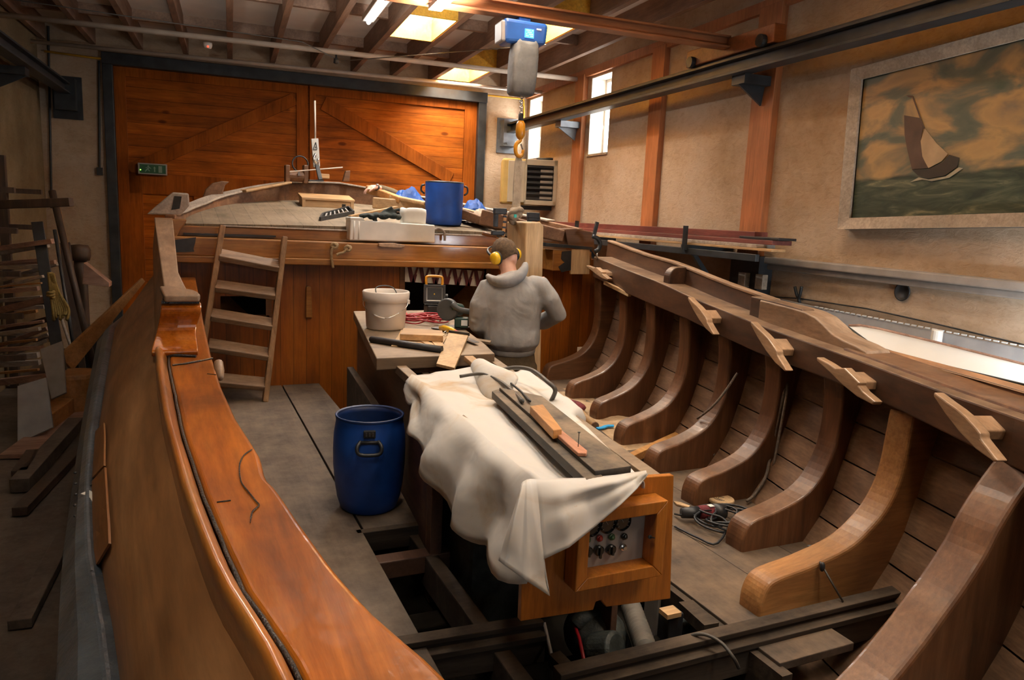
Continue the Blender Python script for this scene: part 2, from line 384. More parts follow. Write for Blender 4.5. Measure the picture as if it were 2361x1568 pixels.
def plaster(name, c1, c2, c3, sc=1.0):
    m, nt, b = nodes(name); L = nt.links.new
    tc = N(nt, 'ShaderNodeTexCoord'); n1 = N(nt, 'ShaderNodeTexNoise', Scale=1.3*sc, Detail=8, Roughness=.65); L(tc.outputs['Object'], n1.inputs[0])
    mp = N(nt, 'ShaderNodeMapping'); mp.inputs['Scale'].default_value = (1, 1, 2.2); L(tc.outputs['Object'], mp.inputs[0])
    n2 = N(nt, 'ShaderNodeTexNoise', Scale=11*sc, Detail=8, Roughness=.7, Distortion=1.2); L(mp.outputs[0], n2.inputs[0])
    r = ramp(nt, [(.3, c1), (.5, c2), (.7, c3)]); L(n1.outputs[0], r.inputs[0])
    g = ramp(nt, [(.3, (.74,.68,.60)), (.5, (1,1,1)), (.7, (1.06,1.06,1.06))]); L(n2.outputs[0], g.inputs[0])
    c = mixc(nt, .6, r.outputs[0], g.outputs[0], 'MULTIPLY'); L(c, b.inputs['Base Color'])
    b.inputs['Roughness'].default_value = .92; b.inputs['Specular IOR Level'].default_value = .15
    bp = N(nt, 'ShaderNodeBump', Strength=.5, Distance=.02); L(n2.outputs[0], bp.inputs['Height']); L(bp.outputs[0], b.inputs['Normal'])
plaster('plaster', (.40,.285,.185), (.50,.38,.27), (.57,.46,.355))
plaster('plaster_dark', (.15,.105,.055), (.2,.145,.08), (.26,.195,.12))  # plaster copy with the dimness of the left side put into its colour
plaster('concrete', (.10,.08,.062), (.15,.12,.095), (.2,.165,.13), .8)

def clothmat():
    m, nt, b = nodes('cloth'); L = nt.links.new
    tc = N(nt, 'ShaderNodeTexCoord'); n1 = N(nt, 'ShaderNodeTexNoise', Scale=2.6, Detail=6, Roughness=.6, Distortion=.8); L(tc.outputs['Object'], n1.inputs[0])
    r = ramp(nt, [(.3, (.63,.62,.61)), (.53, (.66,.635,.60)), (.66, (.57,.47,.36)), (.74, (.55,.38,.23))]); L(n1.outputs[0], r.inputs[0])
    n2 = N(nt, 'ShaderNodeTexNoise', Scale=14, Detail=6, Roughness=.75, Distortion=.4); L(tc.outputs['Object'], n2.inputs[0])
    s = ramp(nt, [(.66, (1,1,1)), (.74, (.72,.45,.26))]); L(n2.outputs[0], s.inputs[0])
    c = mixc(nt, .6, r.outputs[0], s.outputs[0], 'MULTIPLY'); L(c, b.inputs['Base Color'])
    b.inputs['Roughness'].default_value = .9; b.inputs['Specular IOR Level'].default_value = .15
    n3 = N(nt, 'ShaderNodeTexNoise', Scale=5, Detail=3, Distortion=.3); L(tc.outputs['Object'], n3.inputs[0])
    bp = N(nt, 'ShaderNodeBump', Strength=.5, Distance=.02); L(n3.outputs[0], bp.inputs['Height']); L(bp.outputs[0], b.inputs['Normal'])
clothmat()
def sawdust():
    m, nt, b = nodes('sawdust'); L = nt.links.new
    tc = N(nt, 'ShaderNodeTexCoord'); n1 = N(nt, 'ShaderNodeTexNoise', Scale=9, Detail=8, Roughness=.7); L(tc.outputs['Object'], n1.inputs[0])
    r = ramp(nt, [(.35, (.30,.19,.10)), (.5, (.42,.28,.16)), (.65, (.5,.36,.22))]); L(n1.outputs[0], r.inputs[0]); L(r.outputs[0], b.inputs['Base Color'])
    b.inputs['Roughness'].default_value = 1
    bp = N(nt, 'ShaderNodeBump', Strength=.8, Distance=.02); L(n1.outputs[0], bp.inputs['Height']); L(bp.outputs[0], b.inputs['Normal'])
sawdust()
def seascape():
    m, nt, b = nodes('seascape'); L = nt.links.new
    tc = N(nt, 'ShaderNodeTexCoord'); sx = N(nt, 'ShaderNodeSeparateXYZ'); L(tc.outputs['UV'], sx.inputs[0])   # u 0..1 , v 0..1
    mp = N(nt, 'ShaderNodeMapping'); mp.inputs['Scale'].default_value = (1.2, 2.0, 1); mp.inputs['Rotation'].default_value = (0, 0, .35); L(tc.outputs['UV'], mp.inputs[0])
    n1 = N(nt, 'ShaderNodeTexNoise', Scale=2.1, Detail=5, Roughness=.5, Distortion=.5); L(mp.outputs[0], n1.inputs[0])
    sky = ramp(nt, [(.36, (.055,.085,.06)), (.45, (.11,.12,.085)), (.5, (.23,.17,.09)), (.57, (.42,.27,.11)), (.63, (.36,.23,.10)), (.72, (.17,.14,.10))]); L(n1.outputs[0], sky.inputs[0])
    m2 = N(nt, 'ShaderNodeMapping'); m2.inputs['Scale'].default_value = (2.2, 9, 1); m2.inputs['Rotation'].default_value = (0, 0, -.18); L(tc.outputs['UV'], m2.inputs[0])
    n2 = N(nt, 'ShaderNodeTexNoise', Scale=1.6, Detail=6, Roughness=.6, Distortion=1.2); L(m2.outputs[0], n2.inputs[0])
    sea = ramp(nt, [(.35, (.018,.028,.018)), (.5, (.045,.062,.036)), (.6, (.085,.10,.06)), (.68, (.2,.19,.11))]); L(n2.outputs[0], sea.inputs[0])
    n3 = N(nt, 'ShaderNodeTexNoise', Scale=3, Detail=3); L(tc.outputs['UV'], n3.inputs[0])
    ad = N(nt, 'ShaderNodeMath', operation='MULTIPLY_ADD'); L(n3.outputs[0], ad.inputs[0]); ad.inputs[1].default_value = -.12; L(sx.outputs[1], ad.inputs[2])
    st = ramp(nt, [(.20, (0,0,0)), (.225, (1,1,1))]); L(ad.outputs[0], st.inputs[0])
    c = mixc(nt, st.outputs[0], sea.outputs[0], sky.outputs[0]); L(c, b.inputs['Base Color']); b.inputs['Roughness'].default_value = .5
seascape()
EXPO = 0.0
# ================================================================== THE BUILDING
WA, WL, WB, WF = 4.51, -2.3, 11.5, -5.0
ZF, ZJ, ZC = -.45, 3.6, 3.85
struct(MB().rbox(WL-.3, WA+.3, WF-.3, WB+.3, ZF-.2, ZF), 'floor', M['ground'])
# back wall with the doorway
DA0, DA1, DZ = -1.44, 3.66, 3.36
mb = MB().rbox(WL-.3, DA0-.12, WB, WB+.3, ZF, 4.0).rbox(DA1+.13, WA, WB, WB+.3, ZF, 4.0).rbox(DA0-.12, DA1+.13, WB, WB+.3, DZ+.13, 4.0)
struct(mb, 'wall_back', M['plaster'])
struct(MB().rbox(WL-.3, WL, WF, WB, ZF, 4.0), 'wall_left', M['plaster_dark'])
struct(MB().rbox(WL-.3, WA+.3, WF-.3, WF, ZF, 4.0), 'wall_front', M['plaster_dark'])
# right wall with two deep window openings
W1 = (10.9, 11.43, 2.53, 3.48); W2 = (8.66, 9.23, 2.47, 3.48)
mb = MB()
T = .3
bs = [(WF, W2[0]), (W2[1], W1[0]), (W1[1], WB)]
for b0, b1 in bs: mb.rbox(WA, WA+T, b0, b1, ZF, 4.0)
for w in (W1, W2):
    mb.rbox(WA, WA+T, w[0], w[1], ZF, w[2]); mb.rbox(WA, WA+T, w[0], w[1], w[3], 4.0)
struct(mb, 'wall_right', M['plaster'])
for k, w in enumerate((W1, W2)):
    fr = MB(); a0, a1 = WA+.21, WA+.27
    fr.rbox(a0, a1, w[0], w[0]+.05, w[2], w[3]).rbox(a0, a1, w[1]-.05, w[1], w[2], w[3]).rbox(a0, a1, w[0], w[1], w[2], w[2]+.05).rbox(a0, a1, w[0], w[1], w[3]-.05, w[3])
    zm = lerp(w[2], w[3], .62); fr.rbox(a0+.01, a1, w[0], w[1], zm-.02, zm+.02)
    win = struct(fr, 'window_%d' % (k+1), M['reveal'])
    struct(MB().rbox(WA+.25, WA+.26, w[0]+.05, w[1]-.05, w[2]+.05, w[3]-.05), 'window_pane', M['window_glow'], win)
    rv = MB(); e = .012
    rv.rbox(WA+.005, a0, w[0], w[0]+e, w[2], w[3]).rbox(WA+.005, a0, w[1]-e, w[1], w[2], w[3]).rbox(WA+.005, a0, w[0], w[1], w[3]-e, w[3])
    struct(rv, 'window_reveal', M['reveal'], win)
    struct(MB().rbox(WA-.02, a0, w[0]-.01, w[1]+.01, w[2]-.015, w[2]+.012), 'window_sill', M['frame_pic'], win)
# timber posts let into the right wall
for k, (b, hw) in enumerate(((9.46, .13), (7.46, .13), (5.63, .15))):
    struct(MB().rbox(WA-.07, WA+.02, b-hw, b+hw, ZF, 3.54), 'wall_post', M['post'], bevel=.006)
struct(MB().rbox(WA-.05, WA+.02, WF, WB, 3.50, 3.60), 'trim_1', M['post'])
# plastered ledge low on the right wall, and the round hole under it
led = MB().rbox(WA-.10, WA+.02, -1.0, 5.45, 1.30, 1.36).rbox(WA-.06, WA+.02, -1.0, 5.45, 1.25, 1.30)
struct(led, 'trim_2', M['greyboard'], bevel=.01)
c = RA(2082, 673, WA-.004)
hole = MB().lathe([(.001, 0), (.062, 0), (.066, .012), (.056, .012), (.054, .004), (.001, .003)], c, 24, -EA)
tag(hole.build('wall_vent', M['rubber'], smooth=True), 'round dark blue-black pipe hole in the pale wall under the ledge', 'vent')
# cable conduits on the back wall
for px, y0, y1, nm in ((228, 140, 395, 'cable_conduit'), (111, 60, 480, 'cable_conduit')):
    p0, p1 = RB(px, y0, WB-.025), RB(px+2 if px > 200 else px+8, y1, WB-.025)
    t = MB().tube([p0, p1], .014, 8)
    if px > 200: t.box(p1, (.07, .04, .10))
    tag(t.build(nm, M['black'], smooth=False), 'dark vertical conduit ending in a small switch box beside the big door' if px > 200 else 'thin dark vertical conduit on the back wall above the lumber rack', 'conduit')

# ---- ceiling: panels, joists, skylights
JO = [-2.23, -1.66, -1.10, -.54, .02, .58, 1.14, 1.71, 2.29, 2.88, 3.47, 4.05]
SKY = {8: [(-1.0, .2)], 5: [(2.8, 4.0)], 3: [(.3, 1.5)], 7: [(7.9, 8.95), (4.6, 5.8), (1.2, 2.4)], 9: [(10.05, 11.25), (7.2, 8.4), (3.4, 4.6), (.2, 1.4)], }  # only the far skylights are seen; nearer and left ones added for light
cl = MB(); wells = []
edges = JO+[WA]
cl.rbox(WL, JO[0], WF, WB, ZC, ZC+.1)
for i in range(len(JO)):
    a0, a1 = edges[i], edges[i+1]; b = WF
    for (s0, s1) in sorted(SKY.get(i, [])):
        cl.rbox(a0, a1, b, s0, ZC, ZC+.1); wells.append((a0+.035, a1-.035, s0, s1)); b = s1
    cl.rbox(a0, a1, b, WB, ZC, ZC+.1)
struct(cl, 'ceiling', M['ceil'])
for a in JO:
    struct(MB().rbox(a-.035, a+.035, WF, WB, ZJ, ZC), 'ceiling_joist', M['joist'], bevel=.004)
for k in range(4):                       # noggings between the joists cross the panels
    b = (10.35, 8.7, 5.0, 2.6)[k]
    mb = MB()
    for i in range(len(JO)-1):
        if any(s0-.1 < b < s1+.1 for s0, s1 in SKY.get(i, [])): continue
        mb.rbox(JO[i]+.035, JO[i+1]-.035, b-.03, b+.03, ZC-.12, ZC)
    struct(mb, 'ceiling_nogging', M['joist'])
def area(name, loc, d, sx, sy, power, col=(1, .93, .80), spread=180):
    l = bpy.data.lights.new(name, 'AREA'); l.shape = 'RECTANGLE'; l.size = sx; l.size_y = sy; l.energy = power; l.color = col; l.spread = math.radians(spread)
    o = bpy.data.objects.new(name, l); COL.objects.link(o); o.location = loc
    z = -V(d).normalized(); x = EB.cross(z) if abs(z.dot(EB)) < .9 else EA.copy(); x = (x - z*x.dot(z)).normalized(); y = z.cross(x)
    o.matrix_world = Matrix(((x.x, y.x, z.x, loc[0]), (x.y, y.y, z.y, loc[1]), (x.z, y.z, z.z, loc[2]), (0, 0, 0, 1)))
    return o
PW = 1.0
for k, (a0, a1, b0, b1) in enumerate(wells):
    zt = 4.02; w = MB(); e = .02
    w.rbox(a0-e, a0, b0, b1, ZC, zt).rbox(a1, a1+e, b0, b1, ZC, zt).rbox(a0-e, a1+e, b0-e, b0, ZC, zt).rbox(a0-e, a1+e, b1, b1+e, ZC, zt)
    w.rbox(a0, a0+.01, b0, b1, ZJ+.01, ZC).rbox(a1-.01, a1, b0, b1, ZJ+.01, ZC).rbox(a0, a1, b0-.03, b0, ZJ+.01, ZC).rbox(a0, a1, b1, b1+.03, ZJ+.01, ZC)
    s = struct(w, 'window_%d' % (3+k), M['skywell'])
    struct(MB().rbox(a0-e, a1+e, b0-e, b1+e, zt, zt+.02), 'window_pane', M['skylight'], s)
    struct(MB().tube([RM(a0, lerp(b0, b1, .35), ZJ+.15), RM(a1, lerp(b0, b1, .35), ZJ+.15)], .012, 6), 'window_bar', M['iron'], s)
    bm = (b0+b1)/2
    pw = interp(bm, [-2, 0, 1, 2, 4, 6, 8, 11], [16, 26, 28, 28, 30, 46, 115, 120])
    pw = 36 if 1.5 < a0 < 2 and 4 < bm < 6 else pw
    pw = 42 if 1.5 < a0 < 2 and 1 < bm < 3 else pw
    if a0 < 1.5: pw = 30 if a0 > 0 else 28
    area('skylight_daylight', RM((a0+a1)/2, bm, zt-.02), (0, 0, -1), a1-a0-.02, b1-b0-.02, pw*PW)  # daylight through the seen wells, fill through the added ones
for w, pw in ((W1, 44), (W2, 36)):
    area('window_daylight', RM(WA+.235, (w[0]+w[1])/2, (w[2]+w[3])/2), -EA+EZ*.25, w[1]-w[0]-.1, w[3]-w[2]-.1, pw, (1, .96, .9), 130)

# ---- big double doors
dr = MB().rbox(DA0-.12, DA0, WB-.06, WB+.2, ZF, DZ+.13).rbox(DA1, DA1+.13, WB-.06, WB+.2, ZF, DZ+.13).rbox(DA0-.12, DA1+.13, WB-.09, WB+.2, DZ, DZ+.15)
door = struct(dr, 'door_1', M['rail_steel'], bevel=.006)
MIDA = RB(712, 300, WB)[0:1]
am = RB(712, 300, WB).dot(EA)
struct(MB().rbox(DA0, am, WB+.06, WB+.12, ZF, DZ), 'door_leaf', M['door_wood'], door)
struct(MB().rbox(am, DA1, WB+.06, WB+.12, ZF, DZ), 'door_leaf', M['door_wood'], door)
def stile(a0, a1, z0, z1, b=.035, nm='door_stile'):
    return struct(MB().rbox(a0, a1, WB+.06-b, WB+.06, z0, z1), nm, M['door_frame'], door, bevel=.004)
stile(DA0, DA0+.14, ZF, DZ); stile(am-.17, am-.012, ZF, DZ); stile(am+.012, am+.10, ZF, DZ, .05); stile(DA1-.20, DA1, ZF, DZ)
for a0, a1 in ((DA0+.14, am-.17), (am+.10, DA1-.2)):
    stile(a0, a1, DZ-.12, DZ, nm='door_rail'); stile(a0, a1, 1.70, 1.98, nm='door_rail'); stile(a0, a1, ZF, ZF+.2, nm='door_rail')
stile(DA0+.14, DA0+.30, ZF, 1.98); stile(DA0+.95, DA0+1.15, ZF, 1.70)
def brace(pa, pb, w):
    p0, p1 = RB(*pa, WB+.045), RB(*pb, WB+.045)
    struct(MB().bar(p0, p1, w, .035, -EB), 'door_brace', M['door_frame'], door, bevel=.004)
brace((745, 238), (1040, 412), .20); brace((680, 228), (300, 395), .17)
g = door   # green emergency exit sign screwed to the leaf
p = RB(352, 390, WB-.02)
t = thing('exit_sign', 'small green emergency exit sign with running man on the left door leaf', 'sign', p)
sgn = MB().box(p, (.36, .05, .15), Matrix.Rotation(-ry, 3, 'Z')); sgn.build('housing', M['panel_grey'], t, bevel=.005)
def sg(u, v, n=-.027): return p + EA*u + EZ*v + EB*n
MB().prism([sg(-.155, -.058), sg(.165, -.058), sg(.165, .058), sg(-.155, .058)], -EB*.003).build('sign_face', M['sign_green'], t)
ic = MB(); q = -.031
def poly(pts): ic.prism([sg(u, v, q) for u, v in pts], -EB*.002)
poly([(.075,-.045),(.12,-.045),(.12,.045),(.075,.045)])                                   # door
poly([(.02,-.012),(.034,-.012),(.034,.012),(.044,.012),(.027,.035),(.010,.012),(.02,.012)][::-1])  # arrow
poly([(.02,-.04),(.034,-.04),(.034,-.012),(.02,-.012)])
ic.lathe([(.001,0),(.011,0),(.011,.002),(.001,.002)], sg(-.05, .034, q), 10, -EB)             # runner's head
poly([(-.075,-.005),(-.045,.022),(-.03,.016),(-.06,-.012)]); poly([(-.06,-.012),(-.048,-.006),(-.03,-.028),(-.04,-.033)]); poly([(-.075,-.005),(-.062,-.014),(-.085,-.04),(-.097,-.038)])
poly([(-.045,.018),(-.02,.002),(-.014,.008),(-.035,.024)]); poly([(-.06,.014),(-.085,.008),(-.085,.014),(-.055,.024)])
ic.build('pictogram', M['sign_white'], t)
MB().ell(sg(-.148, -.018, -.036), (.008, .008, .008), n=8, m=6).build('indicator_light', M['led_green'], t)

# ---- pipes under the ceiling
def pipe(name, a0, a1, b, z0, z1, r, mat, lab):
    tag(MB().tube([RM(a0, b[0], z0), RM((a0+a1)/2, (b[0]+b[1])/2, (z0+z1)/2+.004), RM(a1, b[1], z1)], r, 10).build(name, M[mat], smooth=True), lab, 'pipe')
pipe('heating_pipe', WL, 4.5, (9.78, 9.55), 3.5, 3.5, .032, 'pipe_white', 'white heating pipe across the joists, the one nearer the camera, above the hoist')
pipe('heating_pipe', WL, 4.45, (11.2, 10.8), 3.5, 3.5, .026, 'pipe_white', 'white heating pipe across the joists, farther one just before the door lintel')
g0 = [RB(62+40, 118, WB-.06), RB(220, 134, WB-.06), RB(800, 186, WB-.06), RB(1195, 227, WB-.06), RB(1207, 230, WB-.06), RB(1208, 262, WB-.06), RB(1206, 300, WB-.06)]
tag(MB().tube(g0, .014, 8).build('gas_pipe', M['gas_yellow'], smooth=True), 'thin yellow gas pipe running above the big wooden door', 'pipe')
tag(MB().tube([RM(-2.2, 9.2, 3.55), RM(.8, 9.3, 3.50), RM(1.3, 9.75, 3.42), RM(3.4, 8.2, 3.57)], .006, 6).build('ceiling_cable', M['cable_brown']), 'thin dark cable strung under the ceiling joists past the skylights', 'cable')
pl = RM(1.24, 9.70, 3.43)
t = thing('pipe_hanger', 'small dark clamp hanging from the near white pipe in mid ceiling', 'bracket', pl)
MB().lathe([(.01, -.06), (.035, -.05), (.03, 0), (.012, .02), (.012, .1)], pl, 10).build('clamp', M['iron'], t, smooth=True)
p = RB(479, 105, 9.9)
t = thing('smoke_detector', 'small grey detector with red light between joists at upper left', 'detector', p)
MB().lathe([(.001, -.03), (.04, -.03), (.05, 0), (.05, .03), (.001, .03)], p, 14).build('housing', M['ceil'], t, smooth=True)
MB().ell(p+V((0, -.045, -.02)), (.012, .012, .012), n=8, m=6).build('indicator_light', M['led_red'], t)

# ---- crane rails, bridge and hoist
def ibeam(mb, f, b0, b1, z0, h, w, tw=.02, tf=.022):
    for (x0, x1, y0, y1) in ((-w/2, w/2, z0, z0+tf), (-tw/2, tw/2, z0+tf, z0+h-tf), (-w/2, w/2, z0+h-tf, z0+h)):
        mb.rbox(f+x0, f+x1, b0, b1, y0, y1)
    return mb
for a, sd, lab in ((4.16, 1, 'dark steel crane rail along the right plaster wall on wall brackets'), (-1.98, -1, 'dark steel crane rail along the left wall above the lumber rack')):
    t = thing('crane_rail', lab, 'crane rail', RM(a, 3, 2.92))
    ibeam(MB(), a, WF+.3, WB-.2, 2.92, .14, .14).build('beam', M['rail_steel'], t, bevel=.003)
    MB().rbox(a-.02, a+.02, WF+.3, WB-.2, 3.06, 3.085).build('rail_head', M['iron'], t)
    for b in ((9.47, 5.62) if sd > 0 else (9.4, 7.4)):
        a2 = WA-.07 if sd > 0 else WL
        g = MB().rbox(min(a, a2)-.0, max(a, a2), b-.09, b+.09, 2.84, 2.92)
        g.prism([RM(a2, b-.01, 2.84), RM(a, b-.01, 2.84), RM(a2-sd*.02, b-.01, 2.68)], EB*.02)
        g.build('wall_bracket', M['bracket'] if b > 9 and sd > 0 else M['rail_steel'], t)
    g = MB().rbox(a-.12, a+.12, WB-.2, WB-.02, 2.72, 3.12).rbox(a-.17, a+.17, WB-.03, WB, 2.62, 3.16)
    g.lathe([(.02, 0), (.02, .02)], RM(a-.05, WB-.2, 2.76), 8, -EB)
    g.build('end_bracket', M['bracket' if sd > 0 else 'rail_steel'], t)
BB = 5.75
t = thing('bridge_crane', 'orange-brown crane bridge beam spanning the workshop between the dark rails', 'crane', RM(1.1, BB, 3.085))
g = MB()
for (y0, y1, z0, z1) in ((-.06, .06, 3.15, 3.165), (-.012, .012, 3.165, 3.235), (-.06, .06, 3.235, 3.25)): g.rbox(-1.9, 4.1, BB+y0, BB+y1, z0, z1)
g.build('bridge_beam', M['crane_beam'], t)
for a in (4.16, -1.98):
    MB().rbox(a-.06, a+.06, BB-.62, BB+.62, 3.09, 3.24).build('end_carriage', M['crane_beam'], t, bevel=.01)
    for b in (-.5, .5): MB().lathe([(.001,-.03), (.05,-.03), (.05,.03), (.001,.03)], RM(a-.075*(1 if a > 0 else -1), BB+b, 3.12), 16, EA).build('wheel', M['iron'], t, smooth=False)
# hoist: body, display, chain bag, chain, hook
hc = RB(1204, 80, BB); ha = hc.dot(EA)
t = thing('chain_hoist', 'blue electric chain hoist with lit display and grey chain bag under the bridge', 'hoist', hc)
hx, hy = EA, EB
def H(u, v, w): return hc + EA*u + EB*v + EZ*w
body = MB(); body.hexa([H(-.17,-.1,-.095),H(.17,-.1,-.08),H(.17,.1,-.08),H(-.17,.1,-.095),H(-.185,-.1,.09),H(.185,-.1,.085),H(.185,.1,.085),H(-.185,.1,.09)])
body.build('motor_body', M['blue_hoist'], t, bevel=.03, seg=3)
MB().hexa([H(-.20,-.085,-.085),H(-.165,-.085,-.085),H(-.165,.085,-.085),H(-.20,.085,-.085),H(-.205,-.085,.07),H(-.165,-.085,.07),H(-.165,.085,.07),H(-.205,.085,.07)]).build('end_cover', M['panel_grey'], t, bevel=.012)
MB().box(H(.02,-.102,-.01), (.075,.01,.065), Matrix.Rotation(-ry, 3, 'Z')).build('display', M['screen'], t)
gl = MB()
for r_ in range(4):
    for c_ in range(5):
        if (r_*5+c_*3) % 4 != 1: gl.box(H(-.004+c_*.012,-.109, .012-r_*.014), (.008,.002,.007), Matrix.Rotation(-ry, 3, 'Z'))
gl.build('display_characters', M['white_ink'], t)
MB().box(H(.10,-.102,.03), (.04,.006,.012), Matrix.Rotation(-ry, 3, 'Z')).build('name_plate', M['white_ink'], t)
MB().rbox(ha-.05, ha+.05, BB-.05, BB+.05, hc.z+.085, 3.15).build('trolley', M['blue_hoist'], t, bevel=.01)
# bag: soft box hanging below
bagc = RB(1205, 160, BB-.05)
rings = []
for z, w, d, o in ((.20,.085,.07,.01),(.18,.10,.085,.008),(.10,.108,.09,.004),(0,.11,.09,0),(-.1,.105,.09,-.004),(-.18,.10,.085,-.008),(-.2,.085,.07,-.008)):
    ring = []
    for k in range(20):
        a = 2*math.pi*k/20; cx, cy = math.cos(a), math.sin(a); e = .45
        ring.append(bagc + EA*(o+w*math.copysign(abs(cx)**e, cx)) + EB*(d*math.copysign(abs(cy)**e, cy)) + EZ*(z+.012*math.sin(5*a)*(z > .1)))
    rings.append(ring)
MB().loft(rings).build('chain_bag', M['bag'], t, smooth=True)
def chain(p0, p1, n, r=.014, w=.003):
    mb = MB()
    for i in range(n):
        c = p0.lerp(p1, (i+.5)/n); ln = (p1-p0).length/n*.72
        sd = EA if i % 2 else EB
        mb.tube([c+sd*(r*math.sin(q))+EZ*(ln*math.cos(q)) for q in [2*math.pi*k/10 for k in range(11)]], w, 5, cap=False)
    return mb
ctop = RB(1203, 215, BB-.02); cbot = RB(1202, 268, BB-.02)
chain(ctop, cbot, 9).build('chain', M['chrome'], t, smooth=True)
MB().lathe([(.014,.03), (.02,.02), (.02,-.03), (.014,-.04)], RB(1201, 270, BB-.02), 12).build('chain_sleeve', M['rubber'], t, smooth=True)
hk = RB(1200, 300, BB-.02)
MB().lathe([(.001,.075), (.022,.072), (.036,.05), (.04,0), (.036,-.045), (.02,-.07), (.001,-.075)], hk, 14).build('hook_block', M['hook_yellow'], t, smooth=True)
hb = RB(1197, 345, BB-.02)
hp = [hk+EZ*-.07, hb+EZ*.07+EA*.005, hb+EZ*.045-EA*.025, hb-EA*.032, hb-EZ*.04-EA*.02, hb-EZ*.052+EA*.005, hb-EZ*.035+EA*.028, hb+EZ*.0+EA*.034]
MB().tube(spl(hp, 5), [.014]*6+[.016]*20+[.018]*4+[.012]*6, 10).build('hook', M['hook_yellow'], t, smooth=True)
MB().bar(hb+EZ*.045+EA*.012, hb+EA*.03, .012, .006, EB).build('safety_latch', M['chrome'], t)
# lifting sling from hook to the pale knee timber
ST = RB(1190, 485, BB-.06)
tag(MB().loft([[p+EA*w+EB*.012, p-EA*w+EB*.012, p-EA*w-EB*.004, p+EA*w-EB*.004] for p, w in ((hb-EZ*.05, .02), (hb-EZ*.09, .03), (lerp(hb, ST, .5), .034), (lerp(hb, ST, .85), .032), (ST+EZ*.02, .038))]).build('lifting_sling', M['strap'], smooth=False, bevel=.003), 'long grey webbing sling hanging from the yellow hook down to the pale timber', 'sling')
# ---- painting on the right wall
PA = WA-.06
def wl(px, py, a=PA): return RA(px, py, a)
bl = wl(1965, 503); tl = wl(1972, 190); d = (tl-bl); hgt = d.length
eu = (-EB + EZ*.04).normalized(); ev = (EZ + EB*.05); ev = (ev - eu*ev.dot(eu)).normalized(); PW_ = 1.72
t = thing('seascape_painting', 'framed oil painting of a sailing boat on a rough green sea', 'painting', bl)
cv = MB().add([bl, bl+eu*PW_, bl+eu*PW_+ev*hgt, bl+ev*hgt, bl+EA*.02, bl+EA*.02+eu*PW_, bl+EA*.02+eu*PW_+ev*hgt, bl+EA*.02+ev*hgt], [(0,1,2,3),(4,7,6,5),(0,4,5,1),(1,5,6,2),(2,6,7,3),(3,7,4,0)], [(0,0),(1.4,0),(1.4,1),(0,1)]*2)
canvas = cv.build('canvas', M['seascape'], t)
fr = MB(); fw = .085
def fb(u0, v0, u1, v1, u2, v2, u3, v3):
    q = [bl+eu*u+ev*v for u, v in ((u0,v0),(u1,v1),(u2,v2),(u3,v3))]
    fr.hexa([x-EA*.012 for x in q]+[x-EA*.055 if i in (0, 1) else x-EA*.03 for i, x in enumerate(q)])
fb(-fw,-fw, PW_+fw,-fw, PW_,0, 0,0); fb(PW_+fw,-fw, PW_+fw,hgt+fw, PW_,hgt, PW_,0); fb(PW_+fw,hgt+fw, -fw,hgt+fw, 0,hgt, PW_,hgt); fb(-fw,hgt+fw, -fw,-fw, 0,0, 0,hgt)
fr.build('picture_frame', M['frame_pic'], t)
MB().hexa([bl+eu*u+ev*v+EA*w for w in (.021,.055) for u, v in ((-fw,-fw),(PW_+fw,-fw),(PW_+fw,hgt+fw),(-fw,hgt+fw))]).build('backing', M['black'], t)
plain('ship_dark', (.085,.05,.034), .6, 0, .3); plain('ship_hull', (.035,.026,.018), .6, 0, .3); plain('foam', (.34,.31,.22), .6, 0, .2); plain('ship_sail', (.40,.29,.17), .6, 0, .15, 10)
def paint(pts, mat, nm, off=.004):
    ps = [wl(x, y, PA) for x, y in pts]
    ps = [q - EA*off for q in ps]
    MB().prism(ps, -EA*.002).build(nm, M[mat], t)
paint([(2086,266),(2122,272),(2129,293),(2124,325),(2128,360),(2141,388),(2104,390),(2093,345),(2087,310)], 'ship_dark', 'painted_mainsail')
paint([(2134,296),(2160,330),(2187,355),(2172,372),(2142,388),(2128,362),(2124,325)], 'ship_sail', 'painted_jib')
paint([(2104,391),(2140,391),(2175,375),(2190,357),(2213,364),(2208,385),(2180,405),(2140,412),(2118,405)], 'ship_hull', 'painted_hull', .005)
paint([(2100,420),(2120,409),(2142,414),(2182,407),(2212,386),(2222,388),(2190,410),(2150,418),(2128,414)], 'foam', 'painted_foam', .005)
paint([(2104,222),(2107,222),(2134,296),(2131,297)], 'ship_dark', 'painted_mast', .005)
paint([(2091,220),(2105,221),(2104,224),(2097,224)], 'ship_dark', 'painted_pennant', .005)
# ---- unit heater in the far right corner
hp_ = RB(1222, 420, 10.35)
t = thing('unit_heater', 'cream and grey warm-air heater with black louvres on a corner bracket', 'heater', hp_)
hr = Matrix.Rotation(-ry-.30, 3, 'Z')
def Q(u, v, w): return hp_ + hr @ V((u, v, w))
def hx(mb, u0, u1, v0, v1, w0, w1): return mb.hexa([Q(u0,v0,w0),Q(u1,v0,w0),Q(u1,v1,w0),Q(u0,v1,w0),Q(u0,v0,w1),Q(u1,v0,w1),Q(u1,v1,w1),Q(u0,v1,w1)])
hx(MB(), -.42, .42, .0, .5, -.33, .33).build('cabinet', M['heater_yellow'], t, bevel=.03)
hx(MB(), -.33, -.08, -.03, .02, -.3, .3).build('control_panel', M['heater'], t, bevel=.008)
MB().lathe([(.035, 0), (.035, .012), (.001, .012)], Q(-.2, -.03, .22), 14, hr @ V((0,-1,0))).build('thermostat', M['panel_grey'], t, smooth=False)
f = MB(); hx(f, -.08, .40, -.04, .02, .24, .33); hx(f, -.08, .40, -.04, .02, -.33, -.26); hx(f, -.08, -.05, -.04, .02, -.33, .33); hx(f, .34, .40, -.04, .02, -.33, .33)
f.build('outlet_frame', M['heater'], t, bevel=.01)
